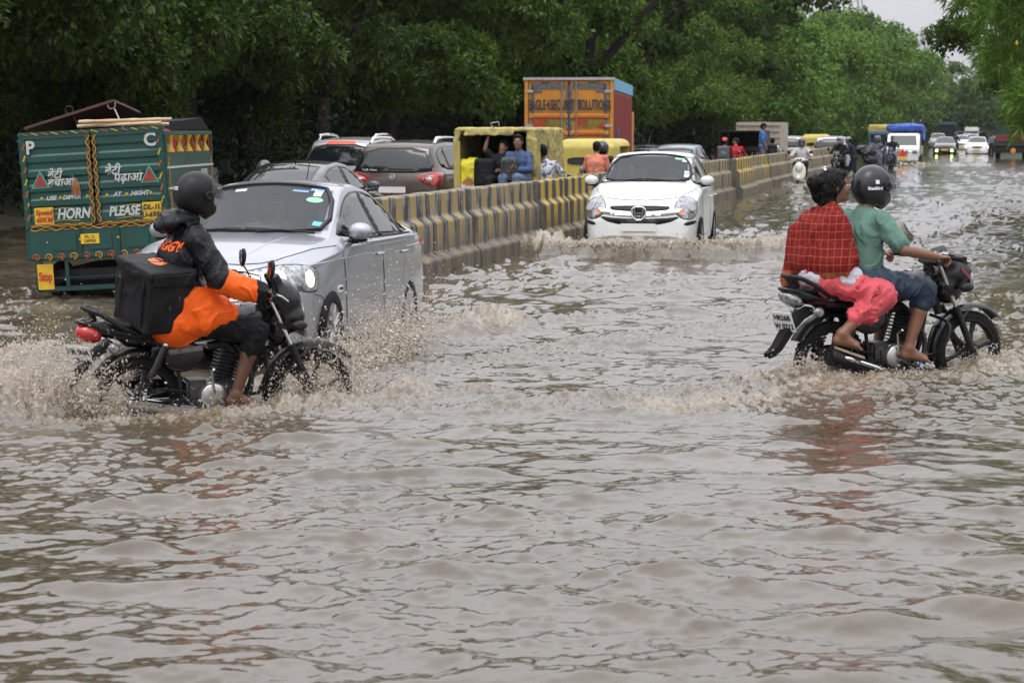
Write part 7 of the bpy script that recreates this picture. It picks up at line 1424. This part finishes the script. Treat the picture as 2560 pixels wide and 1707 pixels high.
q = P2(2010, 89, -.2); scooter('dark scooter with a pale front ridden by the figure in the grey raincoat', q, R(-110), HGR, WHP); simple('rider in a grey raincoat and black helmet on the dark scooter', SCJ, q, R(-110), GR_, GR_, hel=HBK, sleeve=1., vox=.022, extra=[('coat_skirt', [cap((.2, -.1, .95), (.5, -.2, .75), .16, .14), cap((.2, .1, .95), (.5, .2, .75), .16, .14), cap((.5, .2, .8), (.5, .22, .45), .12, .10)], GR_, .024, folds(.012, (9, 9, 9), 2))])
simple('pillion passenger in black behind the grey raincoat', dict(PILL), (q[0] + .12, q[1] + .3, q[2]), R(-110), BKK, BKK, hel=HBK, sleeve=.5)
q = P2(1930, 75); motorcycle('black motorcycle standing in the water by the walker with the black coat', q, R(-110), 0, 0, 1., 'a', group='other motorcycles in the traffic', plate=None, far=True); simple('rider in a pale helmet sitting on the stopped motorcycle', dict(RIDE, hyaw=R(-40)), q, R(-110), BKK, NVY, hel=mat('pale_helmet', (.25, .27, .30), .3, coat=.5))
WK = dict(STAND); WK.update(che=(.10, 0, 1.25), nck=(.17, 0, 1.41), hd=(.22, 0, 1.55), shR=(.12, -.19, 1.34), shL=(.12, .19, 1.34), wrR=(.42, -.2, 1.0), wrL=(.42, .2, 1.0), elR=(.25, -.25, 1.12), elL=(.25, .25, 1.12), knR=(.16, -.1, .52), anR=(.30, -.1, .10), toR=(.44, -.1, .05), knL=(-.02, .1, .5), anL=(-.30, .1, .12), toL=(-.16, .1, .05))
q = P2(1958, 73.5); oo = simple('barefoot walker in navy shorts and a pale blue cap wading beside the stopped motorcycle', WK, q, R(165), NVY, NVY, plen=.2, vox=.02); blob('cap', [ell((.22, 0, 1.63), (.11, .095, .07)), ell((.32, 0, 1.60), (.06, .06, .02))], .02, SKY_, oo)
on_ = on(Matrix.Translation(P2(1986, 73.7)), 'rain_cape', 'black rain cape trailing behind the wading walker', 'cape', (0, 0, 1.0)); blob('cape', [ell((0, 0, .16), (.42, .2, .20), (0, R(12), 0)), ell((.12, 0, -.12), (.30, .16, .22), (0, R(20), 0))], .03, mat('black_rain_cape', (.02, .02, .024), .4, bump=(6, .6, .02)), on_, folds(.03, (5, 5, 5), 3))
q = P2(2046, 92); motorcycle('motorcycle right behind the grey raincoat scooter', q, R(-106), 0, 0, 1., 'a', group='other motorcycles in the traffic', plate=None, far=True)
simple('bare-armed rider between the grey raincoat and the white pickup', dict(RIDE), q, R(-106), BKK, DNM, sleeve=.2)
q = P2(2190, 165); motorcycle('motorcycle between the black car and the white car', q, R(-104), 0, 0, 1., 'a', group='other motorcycles in the traffic', plate=None, far=True); simple('rider between the black car and the white car', dict(RIDE), q, R(-104), BKK, BKK, hel=HBK, vox=.04)
for k, (px, Y_, m) in enumerate(((2272, 150, GR_), (2262, 170, BKK), (2280, 175, WH_), (2204, 210, BKK))): simple(['figure in grey walking right of the white car', 'dark figure behind the white car', 'pale-shirted figure near the dark truck at the right', 'small dark figure on the far road'][k], dict(STAND), P2(px, Y_), R(-90 + 30 * k), m, BKK, vox=.04)
# ---------------------------------------------------------------- white pickup under a blue tarpaulin
def pickup(name, label, loc, yaw, cabm, tarp, sc=1., triangle=True):
    o = thing(name, label, 'pickup', loc, (0, 0, yaw), None, sc)
    B().prism([(3.55, .45), (3.72, .50), (3.74, .92), (3.66, 1.02), (3.05, 1.10), (2.72, 1.66), (2.60, 1.74), (1.75, 1.76), (1.70, .45)], -.83, .83, 'y').build('cab', cabm, o, bevel=.05)
    B().prism([(y, z) for y, z in chaikin([(-.70, 1.10), (.70, 1.10), (.66, 1.62), (-.66, 1.62)], 1)], 0, .008, 'x').build('windscreen', DKG, o).matrix_local = Matrix.Translation((2.575 + .0, 0, 0)) @ Matrix.Shear('XZ', 4, (0, 0)) if False else Matrix.Identity(4)
    return o
pk = thing('white_pickup', 'white pickup with a blue tarpaulin over its load and a red triangle on its grille', 'pickup', P2(2071, 104), (0, 0, R(-104)))
B().prism([(-.9, .50), (.74, .50), (.92, .52), (.94, .90), (.86, 1.02), (.40, 1.10), (.02, 1.70), (-.12, 1.78), (-.9, 1.80)], -.83, .83, 'y').build('cab', WHP, pk, bevel=.06)
ws_ = B(); ws_.add([(.405, -.70, 1.13), (.405, .70, 1.13), (.075, .64, 1.66), (.075, -.64, 1.66)], [(0, 1, 2, 3)]); ws_.build('windscreen', mat('dull_green_glass', (.05, .065, .06), .25, spec=.3), pk)
sw = B(); [sw.add([(-.7, s * .845, 1.15), (.30, s * .845, 1.15), (.02, s * .80, 1.62), (-.7, s * .80, 1.62)], [(0, 1, 2, 3)]) for s in (1,)]; sw.build('side_window', DKG, pk)
for k in range(6): B().box((.955, -.25 + k * .10, .80), (.02, .06, .17)).build('grille_bar', DKM, pk)
for s in (-1, 1): B().box((.95, s * .62, .80), (.04, .26, .16)).build('headlight', LENS, pk, bevel=.02); B().lathe([(.07, 0), (.05, .02), (0, .02)], (1.02, s * .55, .42), 'x', 12).build('fog_lamp', DKM, pk); wheel(pk, .2, s * .72, .34, .2, 5, DKM, s); wheel(pk, -2.6, s * .72, .34, .2, 5, DKM, s); B().tube([(.3, s * .84, 1.1), (.35, s * .95, 1.2)], .012, 5).box((.36, s * 1.0, 1.28), (.05, .13, .26)).build('mirror', BLK, pk, bevel=.01)
B().box((1.0, 0, .46), (.14, 1.66, .22)).build('bumper', WHP, pk, bevel=.04); B().box((1.08, 0, .52), (.015, .5, .13)).build('number_plate', PLATEY, pk); B().prism([(-.22, .62), (.22, .62), (0, 1.02)], .99, 1.01, 'x').build('warning_triangle', mat('bright_red_triangle', (.62, .03, .02), .4), pk); B().box((.98, 0, .62), (.01, .5, .06)).build('red_board', mat('bright_red_triangle', (.6, .03, .02)), pk)
B().box((-2.2, 0, 1.25), (2.6, 1.75, 1.2)).build('load_bed', mat('beige_load_bed', (.34, .30, .24), .6), pk, bevel=.03)
blob('tarpaulin', [rbx((-1.9, 0, 2.06), (1.55, .92, .17), .1), rbx((-2.1, .93, 1.75), (1.3, .04, .35), .03), ell((-1.4, .1, 2.14), (.9, .7, .16))], .035, mat('blue_tarpaulin', (.03, .09, .42), .45, noise=(3, (.02, .06, .30), .4, .7)), pk, folds(.03, (2.5, 2.5, 3), 7, 1.))
yt = thing('yellow_canopy_truck', 'small blue truck with a yellow canopy just left of the white pickup', 'truck', P2(2022, 124), (0, 0, R(-104)))
B().box((0, 0, 1.2), (1.2, 1.6, 1.3)).build('cab', mat('blue_truck_paint', (.05, .16, .36), .4), yt, bevel=.1); B().box((.61, 0, 1.45), (.02, 1.35, .5)).build('windscreen', DKG, yt); blob('canopy', [rbx((-1.6, 0, 2.0), (1.7, .92, .28), .12)], .05, mat('dull_yellow_tarp', (.42, .33, .08), .6), yt, folds(.03, (2, 2, 2), 3)); B().box((-1.8, 0, 1.2), (2.4, 1.7, 1.2)).build('load_bed', DKM, yt, bevel=.03)
gt = thing('teal_top_truck', 'far truck with a dark teal canopy above the black car', 'truck', P2(2168, 215), (0, 0, R(-103))); B().box((0, 0, 1.5), (3, 2.0, 1.9)).build('body', DKM, gt, bevel=.1); B().box((0, 0, 2.6), (3.1, 2.1, .5)).build('canopy', mat('teal_tarp', (.02, .09, .09), .6), gt, bevel=.2)
wt = thing('white_lorry', 'white lorry at the far end of the road', 'lorry', P2(2226, 330), (0, 0, R(-103))); B().box((0, 0, 1.7), (4, 2.3, 1.6)).box((2.3, 0, 1.3), (1.2, 2.1, 1.3)).build('body', WHP, wt, bevel=.12); B().box((2.92, 0, 1.6), (.03, 1.8, .5)).build('windscreen', DKG, wt)
bt = thing('flatbed_trailer', 'low blue-topped trailer across the far road', 'trailer', P2(2215, 240), (0, 0, R(-103))); B().box((0, 0, 1.75), (3, 3.6, .16)).box((0, 0, 1.0), (2.8, 1.8, .5)).build('bed', mat('dull_blue_bed', (.08, .16, .22), .6), bt, bevel=.03)
dt = thing('dark_truck', 'dark red and green truck with a round orange plate parked at the right', 'truck', P2(2318, 128), (0, 0, R(77)))
B().box((2, 0, 1.15), (4, 2.2, .45)).build('bed', mat('dark_green_bed', (.02, .04, .035), .6), dt, bevel=.02); B().box((-.03, 0, 1.45), (.06, 2.1, .5)).build('tail_board', mat('dark_red_board_paint', (.14, .025, .02), .6), dt, bevel=.02); B().box((0, 0, .65), (.1, 2.1, .35)).build('bumper', INT, dt); B().lathe([(.17, 0), (.15, -.02), (0, -.02)], (-.07, -.1, .62), 'x', 16).build('round_plate', mat('orange_plate', (.65, .22, .02), .5), dt); [wheel(dt, .8, s * .85, .45, .3, 5, DKM, s) for s in (-1, 1)]; B().box((4.6, 0, 1.5), (1.2, 2.0, 1.4)).build('cab', DGR, dt, bevel=.1)
# ---------------------------------------------------------------- pylons behind the far trees
PYL = mat('galvanised_steel', (.30, .31, .33), .6, .3)
def pylon(label, x, y, h, wd, z0=0):
    o = thing('power_pylon', label, 'pylon', (x, y, z0)); b = B(); N = 9
    for i in range(N):
        t0, t1 = i / N, (i + 1) / N; a, c = wd * (1 - .8 * t0), wd * (1 - .8 * t1)
        for sx, sy in ((1, 1), (1, -1), (-1, 1), (-1, -1)): b.tube([(sx * a, sy * a, h * t0), (sx * c, sy * c, h * t1)], .11, 4); b.tube([(sx * a, sy * a, h * t0), (-sx * c if sx == sy else sx * c, sy * c if sx == sy else -sy * c, h * t1)], .06, 4)
        b.tube([(c, c, h * t1), (c, -c, h * t1), (-c, -c, h * t1), (-c, c, h * t1)], .06, 4, closed=True)
    b.build('lattice', PYL, o); b = B()
    for zz, L_ in ((.70, .36), (.83, .30), (.95, .22)):
        for s in (-1, 1): b.tube([(0, 0, h * zz + .5), (s * h * L_ * .45, 0, h * zz), (0, 0, h * zz - .4)], .09, 4)
    b.build('cross_arm', PYL, o); return o
pylon('steel power pylon rising behind the far green trees', (1938 - 1176) / 4500 * 330, 330, 36, 4.0); pylon('small distant pylon top over the far trees', (2112 - 1176) / 4500 * 700, 700, 38, 4)
# ---------------------------------------------------------------- thrown water
SPM = bpy.data.materials.new('splashing_water'); SPM.use_nodes = True; n = SPM.node_tree; b = n.nodes['Principled BSDF']
b.inputs['Base Color'].default_value = (.74, .66, .56, 1); b.inputs['Roughness'].default_value = .06; b.inputs['IOR'].default_value = 1.333; b.inputs['Transmission Weight'].default_value = .42; b.inputs['Specular IOR Level'].default_value = .7
ICO = None
def drops(name, label, P_, r, seed, parent=None, vel=None):
    """tiny eight- and twenty-sided drops, stretched along their flight"""
    g = np.random.default_rng(seed); iv = np.array([(1., 0, 0), (-1, 0, 0), (0, 1, 0), (0, -1, 0), (0, 0, 1), (0, 0, -1)]); fi = np.array([(0, 2, 4), (2, 1, 4), (1, 3, 4), (3, 0, 4), (2, 0, 5), (1, 2, 5), (3, 1, 5), (0, 3, 5)])
    N = len(P_); V = iv[None] * r[:, None, None] * g.uniform(.7, 1.25, (N, 6, 1))
    if vel is not None:
        d = vel / (np.linalg.norm(vel, axis=1)[:, None] + 1e-9); st = g.uniform(.2, 2.2, N) ** 1.5 * .6; V = V + (V * d[:, None, :]).sum(-1, keepdims=True) * d[:, None, :] * st[:, None, None]
    V = (V + P_[:, None]).reshape(-1, 3); F = (fi[None] + (np.arange(N) * 6)[:, None, None]).reshape(-1, 3); me = meshnp(name, V, F); o = link(name, me, parent, SPM, smooth=True); return tag(o, label, 'splash' if label else None, None, 'stuff')
def ballistic(g, src, n, v0, spread, t=(0, .28), up=1.):
    """src: segment ends; v0 mean velocity; returns points above the water with velocities"""
    a, b_ = np.array(src[0], float), np.array(src[1], float); s = g.random((n, 1)); p = a + (b_ - a) * s + g.normal(0, .025, (n, 3)); v = np.array(v0, float) * g.uniform(.25, 1.1, (n, 1)) + g.normal(0, 1, (n, 3)) * spread; T_ = g.uniform(t[0], t[1], (n, 1)) ** 1.0
    q = p + v * T_ + np.array([0, 0, -4.9]) * T_ ** 2; vv = v + np.array([0, 0, -9.8]) * T_; k = q[:, 2] > -.12; return q[k], vv[k]
def splash(name, label, sources, seed, sheet=None, vox=.0095):
    g = np.random.default_rng(seed); root = thing(name, label, 'splash', (0, 0, 0)); PP, VV = [], []
    for src, n, v0, spr, tt in sources:
        q, v = ballistic(g, src, int(n * 3.2), v0, spr, tt); PP.append(q); VV.append(v)
    P_ = np.concatenate(PP); V_ = np.concatenate(VV); r = np.clip(g.lognormal(math.log(.0022), .6, len(P_)), .0011, .011)
    drops('spray', None, P_, r, seed, root, V_)
    if sheet:
        pr = []
        for (a, b_, n, v0, spr, rad, tt) in sheet:
            q, v = ballistic(g, (a, b_), int(n * 1.6), v0, spr, tt)
            for i in range(len(q)):
                d = v[i] / (np.linalg.norm(v[i]) + 1e-6); rr_ = rad * g.uniform(.15, .62); pr.append(cap(q[i], q[i] + d * rr_ * g.uniform(.5, 4.0), rr_, rr_ * .35, .008))
        V, F = sdf(pr, vox, lambda P: .007 * vnoise(P * 34, seed) + .006 * vnoise(P * 75, seed + 1)); me = meshnp('sheet', V, F); tag(link('sheet', me, root, SPM, smooth=True), kind='stuff')
    return root
WZ = -.14
# left motorcycle: front wheel throws water forward and to our side, rear wheel a long rooster tail
c_, s_ = math.cos(R(23.9)), math.sin(R(23.9)); LX, LY = bikeL.location.x, bikeL.location.y; kL = bikeL.scale[0]
def LP(x, y, z=WZ): return (LX + kL * (x * c_ - y * s_), LY + kL * (x * s_ + y * c_), z)
splash('front_wheel_splash', 'brown spray thrown up by the front wheel of the delivery motorcycle', [
    ((LP(.98, -.08), LP(1.45, -.10)), 5200, (.15, -.35, 1.9), (.35, .45, .55), (0, .36)), ((LP(1.1, .1), LP(1.55, .05)), 3000, (.9, .0, 2.3), (.5, .5, .7), (0, .42)), ((LP(.5, -.2), LP(1.0, -.2)), 2200, (0, -.3, 1.1), (.4, .3, .5), (0, .3)), ((LP(1.2, 0, .35), LP(1.5, 0, .3)), 900, (.3, -.2, .5), (.5, .4, .5), (0, .3))], 1,
    [(LP(1.0, -.12), LP(1.35, -.14), 420, (.2, -.4, 1.7), (.25, .3, .5), .017, (0, .28)), (LP(.6, -.25), LP(1.4, -.2), 200, (0, -.5, .7), (.3, .3, .3), .022, (0, .15))])
splash('rear_wheel_splash', 'tall tan splash behind the rear wheel of the delivery motorcycle', [
    ((LP(-.45, -.15), LP(.0, -.15)), 11000, (-1.5, -.4, 2.5), (.65, .5, .7), (0, .42)), ((LP(-1.1, -.15), LP(-.3, -.1)), 12000, (-1.3, -.3, 1.8), (.7, .5, .6), (0, .34)), ((LP(-.9, .25), LP(.1, .3)), 3500, (-.6, .3, 2.0), (.5, .4, .6), (0, .36)), ((LP(0, -.25), LP(.6, -.25)), 2600, (-.2, -.5, .9), (.4, .3, .4), (0, .22))], 2,
    [(LP(-.6, -.2), LP(-.1, -.2), 700, (-1.4, -.4, 2.0), (.5, .4, .5), .020, (0, .34)), (LP(-1.5, -.2), LP(-.5, -.2), 760, (-1.0, -.3, 1.3), (.55, .4, .45), .024, (0, .26)), (LP(-.1, -.3), LP(.7, -.3), 260, (-.1, -.45, .6), (.3, .25, .25), .02, (0, .15))], .0105)
# right motorcycle
c2, s2_ = math.cos(R(25.7)), math.sin(R(25.7)); RX, RY = bikeR.location.x, bikeR.location.y
def RP(x, y, z=-.04): return (RX + x * c2 - y * s2_, RY + x * s2_ + y * c2, z)
splash('passenger_bike_rear_splash', 'small splash at the rear wheel of the right-hand motorcycle', [((RP(-.40, -.15), RP(.05, -.15)), 4200, (-.8, -.35, 1.3), (.4, .35, .4), (0, .26)), ((RP(0, -.25), RP(.7, -.25)), 2200, (-.1, -.4, .6), (.35, .3, .3), (0, .2))], 3,
    [(RP(-.5, -.15), RP(0, -.18), 260, (-.8, -.3, .95), (.3, .3, .3), .018, (0, .2)), (RP(-1.0, -.2), RP(-.3, -.2), 200, (-.5, -.2, .5), (.3, .3, .2), .02, (0, .14)), (RP(0, -.3), RP(.9, -.28), 220, (0, -.3, .4), (.3, .25, .2), .016, (0, .12))])
splash('passenger_bike_front_splash', 'splash at the front wheel of the right-hand motorcycle', [((RP(1.1, -.1), RP(1.6, -.05)), 3600, (.3, -.3, 1.0), (.45, .4, .4), (0, .26)), ((RP(1.2, .1), RP(1.8, .1)), 2200, (.9, 0, .9), (.5, .4, .4), (0, .26))], 4,
    [(RP(1.0, -.15), RP(1.6, -.1), 220, (.3, -.3, .7), (.3, .3, .25), .017, (0, .17)), (RP(1.5, 0), RP(1.95, 0), 140, (.6, -.1, .7), (.35, .3, .25), .018, (0, .16))])
# silver sedan front wheel
def SP_(x, y, z=0.): a = R(-101.3); return (-1.74 + x * math.cos(a) - y * math.sin(a), 17.7 + x * math.sin(a) + y * math.cos(a), z)
splash('sedan_wheel_splash', 'sheet of muddy water thrown up beside the front wheel of the silver sedan', [((SP_(2.9, .95), SP_(1.2, 1.05)), 7000, (1.0, -.3, 2.3), (.5, .5, .7), (0, .40)), ((SP_(2.6, 1.0), SP_(.4, 1.1)), 3800, (1.0, -.1, 1.3), (.5, .5, .5), (0, .3)), ((SP_(3.2, .6), SP_(3.0, 1.0)), 2200, (.4, -.9, 1.5), (.5, .5, .6), (0, .34))], 5,
    [(SP_(2.9, 1.0), SP_(1.4, 1.1), 420, (.9, -.3, 1.7), (.35, .4, .5), .024, (0, .31)), (SP_(2.9, 1.1), SP_(.2, 1.2), 300, (.8, -.2, .7), (.35, .35, .3), .028, (0, .17))], .0115)
splash('truck_side_wash', 'pale churned spray between the green truck and the delivery motorcycle', [(((-4.3, 14.4, .05), (-2.9, 15.0, .05)), 5000, (.1, -.3, 1.3), (.5, .4, .5), (0, .28))], 16, [((-4.3, 14.4, .05), (-2.9, 15.0, .05), 220, (.1, -.3, .9), (.4, .4, .3), .02, (0, .2))], .012)
splash('sedan_rear_wheel_splash', 'low wash at the rear wheel of the silver sedan', [((SP_(.4, .9), SP_(-.5, .95)), 1500, (.6, .1, .8), (.4, .4, .3), (0, .2))], 6, [(SP_(.4, .95), SP_(-.6, 1.0), 120, (.5, 0, .4), (.3, .3, .15), .022, (0, .12))], .016)
# hatchback bow wave
def crest(pts, n, v, spr, rad, seed, name, label, vox=.022, drops_=3500, t=(0, .22)):
    S = []; H = []
    for a, b_ in zip(pts[:-1], pts[1:]): S.append(((a, b_), drops_ // (len(pts) - 1), v, spr, t)); H.append((a, b_, n // (len(pts) - 1), v, spr, rad, (0, t[1] * .6)))
    return splash(name, label, S, seed, H, vox)
crest([(-.7, 28.9, .02), (.4, 28.2, .12), (1.2, 27.4, .2), (2.3, 27.05, .22), (3.3, 27.5, .2), (4.6, 28.8, .1), (6.0, 31.0, .0)], 1900, (0, -.5, .9), (.4, .4, .35), .024, 7, 'bow_wave_crest', 'breaking brown crest of the wave in front of the white hatchback', .019, 9000)
crest([(.2, 28.6, .02), (-.4, 30.5, .0)], 160, (-.3, -.3, 1.5), (.4, .4, .5), .03, 8, 'barrier_splash', 'splash against the striped barrier left of the white hatchback', .024, 1800, (0, .36))
crest([P2(2040, 100, .0), P2(2085, 99.5, .05), P2(2140, 101, .0)], 220, (.6, -.4, 1.8), (.9, .5, .7), .07, 9, 'pickup_splash', 'spray around the front of the white pickup', .05, 1500, (0, .4))
crest([P2(1815, 63, .0), P2(1870, 63, .0)], 120, (0, -.3, .9), (.5, .4, .4), .045, 10, 'scooter_splash', 'wash round the wheel of the white scooter', .035, 900, (0, .25))
